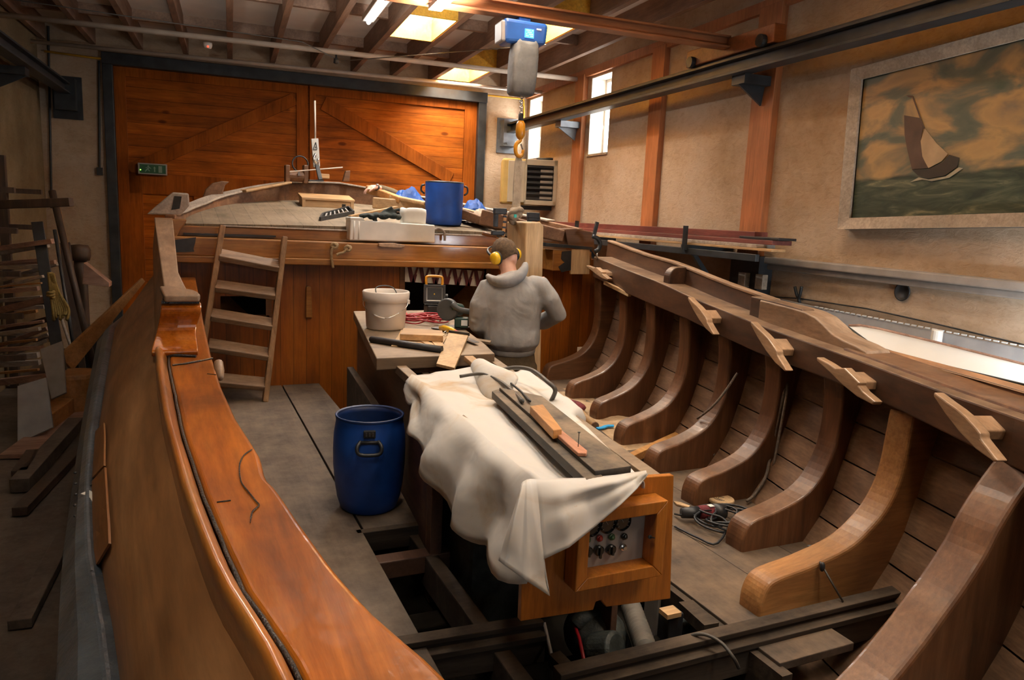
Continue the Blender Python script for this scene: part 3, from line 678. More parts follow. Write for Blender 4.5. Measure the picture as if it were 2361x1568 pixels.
hx(MB(), -.05, .34, -.005, .01, -.26, .24).build('outlet', M['black'], t)
hx(MB(), .15, .33, -.02, -.006, -.24, .2).build('fins', M['fin'], t)
for k in range(6):
    z = -.19+k*.078; MB().bar(Q(-.05, -.03, z), Q(.34, -.03, z), .07, .012, hr @ V((0,.8,1))).build('louvre', M['rubber'], t)
hx(MB(), .43, .56, .2, .42, -.38, .36).build('side_duct', M['rail_steel'], t, bevel=.01)
hx(MB(), -.1, .5, .1, .4, -.4, -.34).build('wall_bracket', M['black'], t)
MB().tube([Q(.1,.2,.35), Q(.3,.15,.36), Q(.7,.2,.33)], .02, 8).build('supply_pipe', M['black'], t, smooth=True)
MB().tube([Q(.72+.05*math.cos(q), .2, .34+.07*math.sin(q)) for q in [k*.6 for k in range(12)]], .007, 6).build('cable_loop', M['cable'], t, smooth=True)

# ---- rack of boards on steel brackets along the right wall
AR = 4.05
t = thing('wall_rack', 'dark steel bracket rack with upright stops holding long boards on right', 'rack', RM(4.25, 6.5, 1.1))
for b, pxs, pye in ((5.95, 1596, 528), (8.3, 1377, 512)):
    p0 = RM(WA, b, 1.40); p1 = RM(3.95, b, 1.40)
    MB().bar(p0, p1, .05, .05).build('bracket_arm', M['rail_steel'], t)
    MB().bar(RM(3.97, b, 1.38), RM(3.97, b, 1.60), .05, .012, EB).build('upright_stop', M['iron'], t)
    MB().bar(RM(4.03, b-.02, 1.38), RM(WA-.02, b-.02, .85), .04, .04, EB).build('strut', M['rail_steel'], t)
MB().rbox(3.99, 4.03, 4.95, 9.4, 1.335, 1.395).build('front_rail', M['rail_steel'], t, bevel=.004)
MB().rbox(4.36, WA, 5.35, 5.75, .3, 1.36).build('corner_box', M['rubber'], t)
for k, (a0, a1, b0, b1, z0, z1, mt, lab) in enumerate((
    (4.0, 4.14, 4.78, 10.2, 1.425, 1.445, 'pine_y', 'long pale thin board lowest and foremost on the right wall rack'),
    (4.03, 4.22, 5.0, 10.3, 1.446, 1.475, 'lumber_grey', 'long grey board lying on the pale board of the wall rack'),
    (4.1, 4.3, 4.9, 10.0, 1.476, 1.512, 'mahogany', 'long red-brown mahogany board on top of the wall rack'),
    (4.24, 4.38, 5.3, 10.4, 1.514, 1.575, 'mahogany', 'thick maroon board standing highest at the back of the wall rack'))):
    tag(MB().rbox(a0, a1, b0, b1, z0, z1).build('board', M[mt], bevel=.003), lab, 'board')
tag(MB().rbox(4.12, 4.3, 4.85, 5.35, 1.514, 1.535).build('board_offcut', M['rubber'], bevel=.003), 'short dark offcut on the near end of the wall rack boards', 'offcut')
for px, py, lab in ((1715, 645, 'pale small wall block left of the dark rack box'), (1755, 650, 'pale small wall block right of the dark rack box')):
    q = RA(px, py, 4.33); tag(MB().box(q, (.06, .09, .13)).build('spacer_block', M['frame_pic'], bevel=.004), lab, 'block')
# black forked cleat on the wall
q = RA(1846, 690, WA-.02)
t = thing('wall_cleat', 'small black forked cleat with cord on the pale right wall', 'cleat', q)
MB().tube(spl([q+EZ*-.05, q+EZ*.0-EA*.02, q+EZ*.04-EA*.03+EB*.02, q+EZ*.10-EA*.03+EB*.05], 4), .013, 8).build('horn', M['rail_steel'], t, smooth=True)
MB().tube(spl([q+EZ*-.05, q+EZ*.0-EA*.02, q+EZ*.04-EA*.03-EB*.02, q+EZ*.11-EA*.03-EB*.03], 4), .013, 8).build('horn', M['rail_steel'], t, smooth=True)
cb = [RA(1700, 680, WA-.02), RA(1840, 688, WA-.02), RA(2000, 712, WA-.02), RA(2150, 745, WA-.02), RA(2361, 795, WA-.02)]
tag(MB().tube(cb, .006, 6).build('wall_cable', M['iron']), 'thin dark cable along the pale wall below the ledge', 'cable')
# grey sheet with a stitched white edge behind the dinghy
gp0, gp1, gp2 = RA(1880, 708, 4.42), RA(2302, 793, 4.42), RA(2420, 818, 4.42)
t = thing('grey_tarpaulin', 'dull blue-grey sheet with a dashed white top edge behind the white dinghy', 'tarpaulin', V((gp1.x, gp1.y, .3)))
MB().loft([[V((p.x, p.y, .4))-EA*.1, p, p+EA*.03, V((p.x, p.y, .4))-EA*.05] for p in (RA(1800, 690, 4.42), gp0, gp1, gp2, gp2-EB*1.5)]).build('sheet', M['greypanel'], t)
st = MB()
a_, b_ = gp0, gp2-EB*1.4
n = 60
for k in range(n):
    st.bar(a_.lerp(b_, k/n)+EZ*.004-EA*.004, a_.lerp(b_, (k+.62)/n)+EZ*.004-EA*.004, .012, .008)
st.build('stitching', M['white_ink'], t)
q = RA(2160, 775, 4.36); tag(MB().lathe([(.001,-.05),(.035,-.05),(.035,.04),(.001,.045)], q, 16).build('white_bottle', M['plaswhite'], smooth=False, bevel=.006), 'small white cylinder standing behind the white dinghy rim', 'bottle')
# white dinghy lying on its side along the right wall
AC = 4.08
rimp = [(1957,752),(1985,752),(2020,758),(2100,777),(2200,801),(2302,827),(2420,857),(2560,893)]
lowp = [(1958,755),(1985,775),(2015,797),(2100,824),(2200,848),(2302,872),(2420,900),(2560,932)]
crmp = [(1959,757),(1985,782),(2015,806),(2100,838),(2200,870),(2302,905),(2420,945),(2560,990)]
t = thing('white_dinghy', 'white hulled dinghy with thin brown rim lying along the right wall', 'boat', RM(4.1, 2.7, .3))
k0 = [0,.25,.55,.85,1,1,1,1]
A = [RA(x, y, 4.02+.16*q) for (x, y), q in zip(rimp, k0)]; B_ = [RA(x, y, 4.0-.08*q) for (x, y), q in zip(lowp, k0)]; C_ = [RA(x, y, 3.99-.10*q) for (x, y), q in zip(crmp, k0)]
MB().loft([[V((a.x, a.y, .45))+EA*.03, a+EA*.02-EZ*.01, a, a.lerp(b, .33)+EZ*.02*q, a.lerp(b, .67)+EZ*.02*q, b] for a, b, q in zip(A, B_, k0)], closed=False).build('hull', M['dinghy'], t, smooth=True)
MB().loft([[b, b.lerp(c, .5)-EA*.006, c] for b, c in zip(B_, C_)], closed=False).build('cream_strake', M['cream'], t, smooth=True)
MB().loft([[c, V((c.x, c.y, c.z-.08))+EA*.03*q, V((c.x, c.y, .52))+EA*.14*q] for c, q in zip(C_, k0)], closed=False).build('bilge', M['cream'], t, smooth=True)
MB().tube([p+EZ*.004 for p in A], .010, 6).build('gunwale_rim', M['lumber_red'], t, smooth=True)
MB().tube([p-EA*.003 for p in B_], .006, 6).build('rubbing_strake', M['iron'], t, smooth=True)
for b in (3.3, 1.9):
    tag(MB().rbox(AC-.10, AC+.10, b-.05, b+.05, ZF, .50).build('dinghy_chock', M['lumber_grey']), 'timber chock under the white dinghy, %s one' % ('front' if b > 3 else 'rear'), 'chock')
# fluorescent fitting beside the dinghy (out of frame to the right)
q = RM(4.4, 1.75, 1.18)
t = thing('tube_lamp', 'fluorescent tube fitting on the right wall above the white dinghy', 'lamp', q)
MB().rbox(4.40, 4.5, 1.15, 2.3, 1.13, 1.22).build('fitting', M['plaswhite'], t)
MB().tube([RM(4.385, 1.18, 1.17), RM(4.385, 2.27, 1.17)], .018, 10).build('tube', M['tube_light'], t, smooth=True)
l = area('tube_lamp_light', RM(4.36, 1.75, 1.15), -EA+EZ*-.5, .06, 1.1, 55, (.82,.92,1))
area('tube_lamp_wall_light', RM(4.33, 1.75, 1.17), EA*.7+EZ*.35+EB*.8, .05, 1.1, 60, (.86,.94,1))
# fluorescent batten under the joists in mid ceiling
q = RZ(848, 46, 3.56) if 0 else PZ(848, 46, 3.56); qa, qb = q.dot(EA), q.dot(EB)
t = thing('batten_lamp', 'white fluorescent batten under the joists, its end just showing at the top of the view', 'lamp', q)
MB().rbox(qa-.06, qa+.06, qb-1.5, qb, 3.54, 3.60).build('fitting', M['plaswhite'], t, bevel=.006)
MB().tube([RM(qa, qb-1.46, 3.525), RM(qa, qb-.04, 3.525)], .02, 10).build('tube', M['tube_white'], t, smooth=True)
area('batten_lamp_light', RM(qa, qb-.75, 3.50), -EZ, .10, 1.4, 45, (1, .97, .92))

# unseen glazing added behind the camera as frontal fill light
wf = MB(); 
for a in (-.6, .6, 1.8, 3.0): wf.rbox(a-.04, a+.04, WF+.0, WF+.06, .6, 3.0)
wf.rbox(-.64, 3.04, WF, WF+.06, .55, .63).rbox(-.64, 3.04, WF, WF+.06, 2.95, 3.05).rbox(-.64, 3.04, WF, WF+.05, 1.8, 1.85)
wn = struct(wf, 'window_20', M['reveal'])
struct(MB().rbox(-.6, 3.0, WF+.005, WF+.02, .6, 3.0), 'window_pane', M['window_dim'], wn)
area('rear_daylight', RM(1.2, WF+.07, 1.8), EB, 3.5, 2.3, 14, (1, .97, .93))

# made-up uplighters, unseen above the view, added to brighten the ceiling
for a in (-.35, 1.45):
    q = RM(a, 5.1, 3.14); t = thing('pendant_lamp', 'pendant tube lamp under the ceiling, %s of the pair' % ('left' if a < 0 else 'right'), 'lamp', q)
    MB().rbox(a-.05, a+.05, 4.5, 5.7, 3.10, 3.14).build('fitting', M['plaswhite'], t, bevel=.005)
    MB().tube([RM(a, 4.53, 3.165), RM(a, 5.67, 3.165)], .018, 10).build('tube', M['tube_white'], t, smooth=True)
    for b in (4.7, 5.5): MB().tube([RM(a, b, 3.14), RM(a, b, ZC)], .004, 6).build('hanger', M['iron'], t)
    area('pendant_lamp_light', RM(a, 5.1, 3.19), EZ*.8+EB*.75, .10, 1.1, 150, (1, .95, .88), 85)
# ================================================================== THE WOODEN BOAT
YT = [.2, 1.2, 1.6, 2.13, 2.65, 3.23, 3.77, 4.36, 5.0, 5.68, 6.9]
XT = [2.30, 2.70, 2.85, 3.0, 3.12, 3.26, 3.35, 3.47, 3.61, 3.78, 4.08]
def xt(Y): return interp(Y, YT, XT)
def zl(Y): return interp(Y, [1.6,2.1,2.7,3.3,3.8,4.3,5,5.75,6.5], [.78,.82,.85,.85,.89,.93,.96,.99,1.04])
def zu(Y): return interp(Y, [1.68,2.0,2.6,3.3,3.63,4.2,4.8,5.6,6.6], [.965,.97,1.0,1.02,1.05,1.09,1.15,1.19,1.25])
def zd(Y): return 1.40+.147*(Y-6.9)
boat = thing('wooden_boat', 'large varnished wooden boat under restoration filling the workshop', 'boat', (1.8, 4.0, -.37))
P = boat
# ---- right side: inner planking in strakes, outer skin
def prof(Y):
    k = -.05*max(0, min(1, (3.6-Y)/1.0)); x = xt(Y)
    return [(1.75,-.36),(x-.80+k,-.34),(x-.40+k,-.24),(x-.12+k,-.03),(x+.00+k,.12),(x+.08+k,.26),(x+.13+k,.42),(x+.18+k,.62),(x+.21,.82),(x+.24,1.0),(x+.25,zu(Y)-.03)]
Ys = [.2+.35*k for k in range(20)]+[6.95]
mb = MB()
pr = [prof(Y) for Y in Ys]
for j in range(10):
    rings = []
    for Y, p in zip(Ys, pr):
        (x0, z0), (x1, z1) = p[j], p[j+1]
        d = V((x1-x0, 0, z1-z0)).normalized(); n = V((-d.z, 0, d.x))
        a = V((x0, Y, z0))+d*.004; b = V((x1, Y, z1))-d*.004; o = n*(.003*((j*7) % 3))
        rings.append([a-n*.02, a+o, b+o, b-n*.02])
    mb.loft(rings, closed=False)
mb.build('inner_planking', M['planking'], P)
mb = MB().loft([[V((x+.06+.02*(i > 3), Y, z-.05*(i < 4))) for i, (x, z) in enumerate(prof(Y))] for Y in Ys], closed=False)
mb.build('outer_planking', M['hull_out'], P, smooth=True)
# ---- frames
FY = [6.45, 5.68, 5.0, 4.36, 3.77, 3.23, 2.65, 2.13, 1.5]
FT = [3.42, 3.27, 3.13, 2.96, 2.82, 2.72, 2.56, 2.19, 2.0]
for i, (Y, toe) in enumerate(zip(FY, FT)):
    x = xt(Y); zt = zl(Y)+.0
    ctl = [(x, zt), (x+.02, .75), (x+.02, .58), (x-.005, .45), (x-.07, .33), (x-.17, .245)]
    if Y < 2.4: ctl = [(x-.02, zt), (x-.03, .70), (x-.05, .53), (x-.11, .40), (x-.20, .31), (x-.33, .235)]
    if Y < 1.9: ctl = [(2.80,.79),(2.71,.70),(2.63,.60),(2.57,.5),(2.48,.39),(2.40,.31),(2.31,.22),(2.18,.11),(2.02,.0),(1.88,-.1),(1.78,-.2)]
    else: ctl += [(lerp(toe, ctl[-1][0], .55), .185), (toe+.09, .16), (toe+.03, .13), (toe, .06), (toe, -.03)]
    inner = [(p.x, p.z) for p in spl([V((a, 0, b)) for a, b in ctl], 4)]
    outer = [(a+.03, b) for a, b in prof(Y)[3:9]]
    outer = [(a, b) for a, b in outer if b < zt] + [(x+.21, zt)]
    if Y < 1.9: outer = [(1.95,-.3)] + outer
    elif Y < 2.6: outer = [(toe+.35, -.06)] + outer
    pts = [V((a, Y, b)) for a, b in inner] + [V((a, Y, b)) for a, b in outer]
    th = .13 if Y > 2 else .16
    f = MB().prism(pts, (0, th, 0)).build('frame', M['frame_new' if i == 7 else ('beam_dark' if i == 0 else 'frame')], P, bevel=.018, seg=3)
    if i == 7: f['label'] = 'new light orange curved frame, unlike the old dark brown ones'
# ---- shelf, bulwark rail, scroll on the right
Yr = [.4+.3*k for k in range(21)]
MB().loft([[V((xt(Y)+a, Y, b)) for a, b in ((-.06, zl(Y)), (-.005, zl(Y)), (-.005, zu(Y)-.055), (.22, zu(Y)-.055), (.22, zu(Y)), (-.06, zu(Y)))] for Y in Yr+[6.55]]).build('shelf', M['shelf'], P, bevel=.008)
def zr(Y): return interp(Y, [3.55,4.2,4.94,5.72,6.91], [1.165,1.22,1.30,1.335,1.43])
Yb = [3.55+.3*k for k in range(11)]+[6.72]
MB().loft([[V((xt(Y)+a, Y, b)) for a, b in ((.15, zu(Y)-.02), (.20, zu(Y)-.02), (.215, zr(Y)-.02), (.165, zr(Y)-.02))] for Y in Yb]).build('bulwark_plank', M['shelf'], P)
MB().loft([[V((xt(Y)+a, Y, b)) for a, b in ((.155, zr(Y)-.02), (.225, zr(Y)-.02), (.225, zr(Y)), (.155, zr(Y)))] for Y in Yb]).build('rail_cap', M['rail_top'], P, bevel=.005)
def lof(name, rows, mat, **k):     # rows: (Y, x0, x1, z0, z1)
    return MB().loft([[V((a, Y, c)), V((b, Y, c)), V((b, Y, d)), V((a, Y, d))] for Y, a, b, c, d in rows]).build(name, M[mat], P, **k)
lof('bulwark_block', [(Y, xt(Y)+.06, xt(Y)+.155, zu(Y)-.02, z) for Y, z in ((3.66,1.17), (3.4,1.165), (3.14,1.155), (3.1,1.13))], 'shelf', bevel=.006)
lof('scroll', [(Y, xt(Y)+.05, xt(Y)+.225, .97, z) for Y, z in ((3.55,1.16),(3.2,1.15),(3.1,1.145),(3.0,1.13),(2.92,1.10),(2.84,1.065),(2.74,1.045),(2.64,1.035),(2.56,1.02),(2.53,.99))], 'rail_top', bevel=.012, seg=5)
lof('low_rail', [(Y, xt(Y)+.02, xt(Y)+.25, zu(Y)-.05, zu(Y)+.012) for Y in (2.7,2.3,1.9,1.5,1.1,.7)], 'frame', bevel=.012)
for Yk in (4.75,):
    x = xt(Yk); z0 = zu(Yk); pts = [V((x+.0, Yk, z0-.01))]
    for k in range(9): q = math.pi/2*k/8; pts.append(V((x+.085-.085*math.cos(q), Yk, z0+.045+.085*math.sin(q))))
    pts += [V((x+.16, Yk, z0+.13)), V((x+.16, Yk, z0-.01))]
    MB().prism(pts, (0, .08, 0)).build('rail_knee', M['shelf'], P, bevel=.008)
# cleats on the inside of the shelf
def hitc(px, py, off):
    best = None; r = ray(px, py)
    for k in range(3000):
        p = CAM+r*(1+k*.0022); f = abs(p.x-xt(p.y)-off)
        if best is None or f < best[0]: best = (f, p)
    return best[1]
def cleat(e0, e1, w, shp, mat='cleat'):
    a, b = hitc(*e0, -.15), hitc(*e1, -.15); L = (b-a).length; d = (b-a).normalized()
    n = V((0,0,1)).cross(d).normalized()            # towards the shelf or away
    if n.x < 0: n = -n
    u = n.cross(d).normalized(); u = u if u.z > 0 else -u
    pts = [a+d*(L*s)+u*(w*t) for s, t in shp]
    mb = MB().prism([p-n*.03 for p in pts], n*.045)
    base = [a+d*(L*s)+u*(w*t) for s, t in ((.42,-.1),(.44,.38),(.66,.36),(.68,-.1))]
    mb.prism([p+n*.0 for p in base], n*.11)
    return mb.build('cleat', M[mat], P, bevel=.006)
SH = [(0,.10),(.02,-.08),(.25,-.26),(.5,-.36),(.75,-.32),(.97,-.10),(1,.08),(.86,.14),(.73,.20),(.70,.36),(.64,.40),(.46,.42),(.34,.36),(.2,.24)]
SH2 = [(0,.14),(.02,-.06),(.25,-.14),(.5,-.28),(.75,-.30),(.98,-.10),(1,.14),(.80,.18),(.72,.30),(.73,.48),(.46,.66),(.38,.44),(.33,.30),(.2,.26)]
cleat((1358,614), (1409,645), .07, SH2); cleat((1594,687), (1655,773), .085, SH); cleat((1740,744), (1824,857), .09, SH); cleat((1893,828), (2029,932), .085, SH2); cleat((2166,908), (2315,1066), .09, SH)
MB().bar(PY(1395,652,6.0), PY(1452,680,5.5), .03, .03).build('ledge_strip', M['pine_y'], P)

# ---- left side: cap, covering plank, outside planking, wale
def curve(pts, zf):
    out = []
    for px, py in pts:
        p = PZ(px, py, 1.0)
        for _ in range(8): p = PZ(px, py, zf(p.y))
        out.append((p.y, p.x))
    return sorted(out)
def fx(tab):
    ys = [a for a, b in tab]; xs = [b for a, b in tab]
    def f(Y):
        if Y < ys[0]: return xs[0]+(xs[1]-xs[0])/(ys[1]-ys[0])*(Y-ys[0])*.6
        return interp(Y, ys, xs)
    return f
one = lambda Y: 1.0
x1 = fx(curve([(470,745),(488,822),(510,890),(545,965),(575,1010),(600,1050),(612,1100),(635,1122),(655,1150),(700,1215),(770,1310),(850,1400),(930,1470),(1000,1528)], one)+[(6.7,.18)])
x2 = fx(curve([(388,840),(400,900),(420,1000),(440,1060),(470,1150),(510,1250),(560,1360),(620,1450),(670,1528)], one)+[(6.7,-.02)])
x3 = fx(curve([(357,820),(362,890),(375,980),(395,1060),(420,1160),(465,1290),(500,1380),(560,1480),(590,1528)], one)+[(6.9,-.14)])
x4 = fx(curve([(262,760),(240,880),(222,1000),(215,1130),(222,1280),(245,1400),(270,1528)], lambda Y: .65)+[(9.0,-.1)])
x5 = fx(curve([(225,790),(200,920),(180,1040),(165,1150),(145,1300),(137,1420),(135,1528)], lambda Y: .58)+[(9.0,-.2)])
Yg = [.12+.09*k for k in range(38)]
def bandring(Y):
    a, b = x3(Y), x2(Y)-.002; w = b-a
    return [V((a+w*s, Y, 1+h)) for s, h in ((0,-.03),(0,.014),(.03,.026),(.10,.034),(.22,.037),(.36,.036),(.50,.032),(.63,.025),(.75,.016),(.86,.005),(.95,-.005),(1,-.012),(1,-.05),(.3,-.06))]
MB().loft([bandring(Y) for Y in Yg]).build('gunwale_band', M['varnish_band'], P, smooth=True)
def wob(Y, s): return noise.noise(V((Y*6, s, 0)))*.003
def plankring(Y):
    a, b = x2(Y)+.005, x1(Y); w = b-a
    return [V((a+w*s, Y, 1+h)) for s, h in ((0,-.05),(0,0),(1,0),(1.01,-.085),(.9,-.085))]
YP = [.12+.045*k for k in range(76)]+[3.6+.3*k for k in range(11)]
MB().loft([plankring(Y) for Y in YP]).build('covering_plank', M['varnish'], P, bevel=.012, seg=5)
seam = [V((x2(Y)+.002+noise.noise(V((Y*9,3,0)))*.004, Y, .9965+noise.noise(V((Y*14,0,5)))*.003)) for Y in YP if Y < 3.3]
MB().tube(seam, (.004, .004), 8).build('caulk_seam', M['caulk'], P, smooth=True)
crk = [PZ(x, y, 1.003) for x, y in ((398,842),(430,838),(462,832),(490,826))]
MB().tube(crk, .004, 6).build('scarf_joint', M['caulk'], P)
crk = [PZ(x, y, 1.003) for x, y in ((583,1035),(562,1050),(552,1075),(556,1110),(570,1130),(590,1155),(597,1165),(582,1180),(577,1205))]
MB().tube(spl(crk, 4), [.0005]+[.0016]*30+[.0008], 5).build('plank_crack', M['caulk'], P)
for (a, b) in (((500,1158),(532,1154)), ((478,862),(498,864))):
    MB().tube([PZ(*a, 1.001), PZ(*b, 1.001)], .0018, 5).build('plank_knot', M['caulk'], P)
def out0(Y, s):           # outside planking: s 0 at the wale, 1 at the cap
    x = lerp(x4(Y), x3(Y)+.01, s) - .035*math.sin(math.pi*s); return V((x, Y, lerp(.64, .985, s)))
Yo = [.12+.2*k for k in range(45)]
MB().loft([[out0(Y, s/6) for s in range(7)] for Y in Yo if Y < 7.2], closed=False).build('outer_planking', M['hull_out'], P, smooth=True)
MB().loft([[V((x4(Y)+.01, Y, .66)), V((x4(Y)-.02, Y, .675)), V((lerp(x4(Y), x5(Y), .6), Y, .655)), V((x5(Y), Y, .60)), V((x5(Y)-.005, Y, .52)), V((x4(Y)+.01, Y, .45))] for Y in Yo]).build('wale', M['wale'], P, smooth=False, bevel=.008)
MB().loft([[V((x4(Y), Y, .5)), V((x4(Y)+.03, Y, .25)), V((x4(Y)+.12, Y, 0)), V((x4(Y)+.35, Y, -.25)), V((x4(Y)+.8, Y, -.37)), V((2.0, Y, -.38))] for Y in Yo if Y < 7.0], closed=False).build('lower_planking', M['hull_out'], P, smooth=True)
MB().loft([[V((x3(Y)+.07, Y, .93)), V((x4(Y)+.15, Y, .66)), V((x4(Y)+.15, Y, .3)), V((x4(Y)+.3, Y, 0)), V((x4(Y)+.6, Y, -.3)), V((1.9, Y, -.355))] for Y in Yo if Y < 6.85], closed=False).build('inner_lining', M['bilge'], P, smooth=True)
def PH(px, py, off=.016):
    lo, hi = 0.0, 1.0; best = None
    for k in range(201):
        s = k/200; z = lerp(.64, .985, s); p = PZ(px, py, z); f = abs(p.x-out0(p.y, s).x)
        if best is None or f < best[0]: best = (f, p)
    return best[1]+V((-off, 0, off*.5))
for le, re_ in ((((224,1000),(222,1040),(220,1075),(219,1106)), ((246,977),(248,1010),(248,1045),(248,1076))), (((220,1112),(219,1150),(220,1200),(224,1250),(233,1304)), ((250,1080),(253,1120),(256,1165),(260,1215),(262,1256)))):
    n_ = 8; L_, R_ = spl([V((a, b, 0)) for a, b in le], 3), spl([V((a, b, 0)) for a, b in re_], 3)
    MB().grid([[PH(lerp(a.x, b.x, k/4), lerp(a.y, b.y, k/4), .008) for k in range(5)] for a, b in zip(L_, R_)]).build('graving_piece', M['hull_new'], P, solid=.006)
pts = [PH(*p) for p in ((340,800),(372,735))]
riv = MB()
for k in range(10):
    y = 1090+k*25; riv.ell(PZ(173+(k % 3), y, .645), (.006, .006, .004), n=8, m=5)
riv.build('fastenings', M['iron'], P, smooth=True)
MB().prism([PZ(x, y, .668) for x, y in ((186,1140),(205,1132),(216,1137),(214,1160),(208,1150),(196,1143))], (0,0,.003)).build('paint_chip', M['plaswhite'], P)
for y in (1121, 1319): MB().tube([PZ(180 if y < 1200 else 172, y+4, .645), PZ(212, y-2, .672)], .003, 5).build('wale_joint', M['caulk'], P)
# raised bulwark ahead of the scroll
def zrl(Y): return 1.2+.27*(Y-3.38)/3.47
xo = fx(curve([(350,503),(351,560),(362,620),(384,690)], zrl)); xi = fx(curve([(372,505),(384,560),(398,610),(412,655),(440,690)], zrl))
Yw = [3.36+.25*k for k in range(14)]+[6.86]
MB().loft([[V((xo(Y)-.005, Y, zrl(Y)-.03)), V((xo(Y)-.005, Y, zrl(Y))), V((max(xi(Y), xo(Y)+.04), Y, zrl(Y))), V((max(xi(Y), xo(Y)+.04), Y, zrl(Y)-.03))] for Y in Yw]).build('rail_cap', M['rail_top'], P, bevel=.006)
MB().loft([[V((x3(Y)-.0, Y, .97)), V((lerp(x3(Y), xo(Y), .5)-.01, Y, lerp(.97, zrl(Y), .5))), V((xo(Y), Y, zrl(Y)-.02)), V((xo(Y)+.035, Y, zrl(Y)-.02)), V((x3(Y)+.045, Y, .97))] for Y in Yw]).build('bulwark_plank', M['hull_out'], P, smooth=False)
# scroll block: S-curved front, wider foot, overhanging cap
sp = [(3.16,1.0,-.080,.088),(3.15,1.02,-.080,.088),(3.19,1.04,-.075,.086),(3.25,1.065,-.066,.084),(3.285,1.095,-.058,.088),(3.28,1.125,-.052,.096),(3.262,1.155,-.046,.104),(3.262,1.18,-.042,.108),(3.29,1.196,-.040,.106)]
q4 = spl([V((a, b, c)) for a, b, c, d_ in sp], 3); q5 = spl([V((d_, 0, 0)) for a, b, c, d_ in sp], 3)
rings = [[V((a.z, a.x, a.y)), V((lerp(a.z, b.x, .5), a.x-.006, a.y)), V((b.x, a.x, a.y)), V((b.x-.01, 3.56, a.y)), V((a.z, 3.56, a.y))] for a, b in zip(q4, q5)]
scm = MB().loft(rings).build('scroll', M['varnish_scroll'], P, smooth=False, bevel=.010, seg=3)
cp = [(-.03,3.25),(.10,3.25),(.105,3.30),(.10,3.38),(.085,3.46),(.05,3.53),(.01,3.60),(-.05,3.62)]
MB().loft([[V((x, y, z)) for x, y in cp] for z in (1.204, 1.232)]).build('scroll_cap', M['rail_top'], P, bevel=.008, seg=3)
MB().bar(V((-.04,3.285,1.200)), V((.10,3.285,1.200)), .03, .010).build('scroll_groove', M['caulk'], P)
MB().tube([PZ(358,818,1.004), PZ(452,822,1.004)], .007, 6).build('scroll_seam', M['caulk'], P)
pg = [PZ(504,842,1.0), PZ(508,872,.97)]
MB().tube([pg[0]+V((.0,.0,.01)), pg[0].lerp(pg[1], .5), pg[1]], [.016,.018,.012], 10).build('belaying_pin', M['rail_top'], P, smooth=True)

# ---- floor boards
def board(name, x0, x1, y0, y1, z, mat, t=.035): return MB().hexa([V((a, b, c)) for c in (z-t, z) for a, b in ((x0(y0),y0),(x1(y0),y0),(x1(y1),y1),(x0(y1),y1))]).build(name, M[mat], P, bevel=.004)
c_ = lambda v: (lambda Y: v)
board('floor_board', c_(-.15), c_(.36), 1.2, 6.83, 0, 'grey_floor'); board('floor_board', c_(.366), lambda Y: .80+.012*Y, 1.2, 6.83, 0, 'grey_floor')
board('floor_board', lambda Y: .812+.012*Y, c_(1.22), 3.52, 6.83, 0, 'grey_floor')
MB().box((1.02, 3.50, -.055), (.42, .05, .11)).build('floor_bearer', M['dark_beam'], P, bevel=.005)
MB().box((1.0, 3.26, -.09), (.5, .09, .09)).build('floor_bearer', M['casing'], P, bevel=.005)
MB().box((.80, 2.6, -.10), (.05, 2.2, .14)).build('floor_bearer', M['dark_beam'], P)
board('floor_board', c_(2.03), c_(2.42), 1.85, 3.9, 0, 'floor_right'); board('floor_board', c_(2.428), c_(2.8), 2.2, 3.9, -.004, 'floor_right')
board('floor_board', c_(2.806), lambda Y: xt(Y)-.13, 2.55, 6.5, -.006, 'floor_right'); board('floor_board', c_(2.45), c_(2.80), 3.9, 4.45, -.004, 'floor_right')
board('floor_board', c_(2.55), c_(3.4), 5.35, 6.83, -.002, 'floor_right')
MB().box((2.02, 2.6, -.09), (.05, 1.6, .15)).build('floor_bearer', M['dark_beam'], P)
MB().box((1.12, 2.6, -.13), (.07, 2.2, .16)).build('stringer', M['dark_beam'], P, bevel=.006)
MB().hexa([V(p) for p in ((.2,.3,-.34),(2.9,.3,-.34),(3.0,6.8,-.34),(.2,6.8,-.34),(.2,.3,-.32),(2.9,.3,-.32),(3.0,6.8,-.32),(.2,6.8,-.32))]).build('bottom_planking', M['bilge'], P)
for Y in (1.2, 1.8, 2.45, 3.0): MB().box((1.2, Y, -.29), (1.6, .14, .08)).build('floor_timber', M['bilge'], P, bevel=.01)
# rebated hatch beams in the foreground
def hatchbeam(p0, p1, h, name='hatch_beam'):
    up = V((0,0,1)); d = (p1-p0).normalized(); s = d.cross(up).normalized()   # towards camera (-Y) for +X direction
    q = [(0,0),(0,-.028),(.028,-.028),(.028,-.032),(.028,-.052),(.045,-.052),(.045,-h),(-.045,-h),(-.045,0)]
    q = [(.012,0),(.012,-.022),(.002,-.022),(.002,-.040),(.045,-.040),(.045,-.065),(.035,-.065),(.035,-h),(-.05,-h),(-.05,0)]
    return MB().prism([p0+s*a+up*b for a, b in q], p1-p0).build(name, M['dark_beam'], P, bevel=.003)
hatchbeam(PZ(940,1478,.03)+V((-.25,.012,0)), PZ(1252,1430,.03), .16)
hatchbeam(PZ(1290,1553,.06), PZ(2095,1358,.06), .17)
MB().bar(V((1.27,2.22,-.03)), V((1.33,1.6,-.05)), .05, .05).build('floor_bearer', M['dark_beam'], P)
MB().tube([PZ(1254,1436,.02), PZ(1262,1470,-.03), PZ(1275,1528,-.06)], .008, 6).build('drain_pipe', M['panel_grey'], P, smooth=True)
MB().bar(PZ(1580,1398,-.02), PZ(1640,1452,-.02), .07, .05).build('floor_bearer', M['dark_beam'], P)
MB().box(PZ(1757,1508,-.05), (.11,.035,.02)).build('wood_chip', M['rail_top'], P)

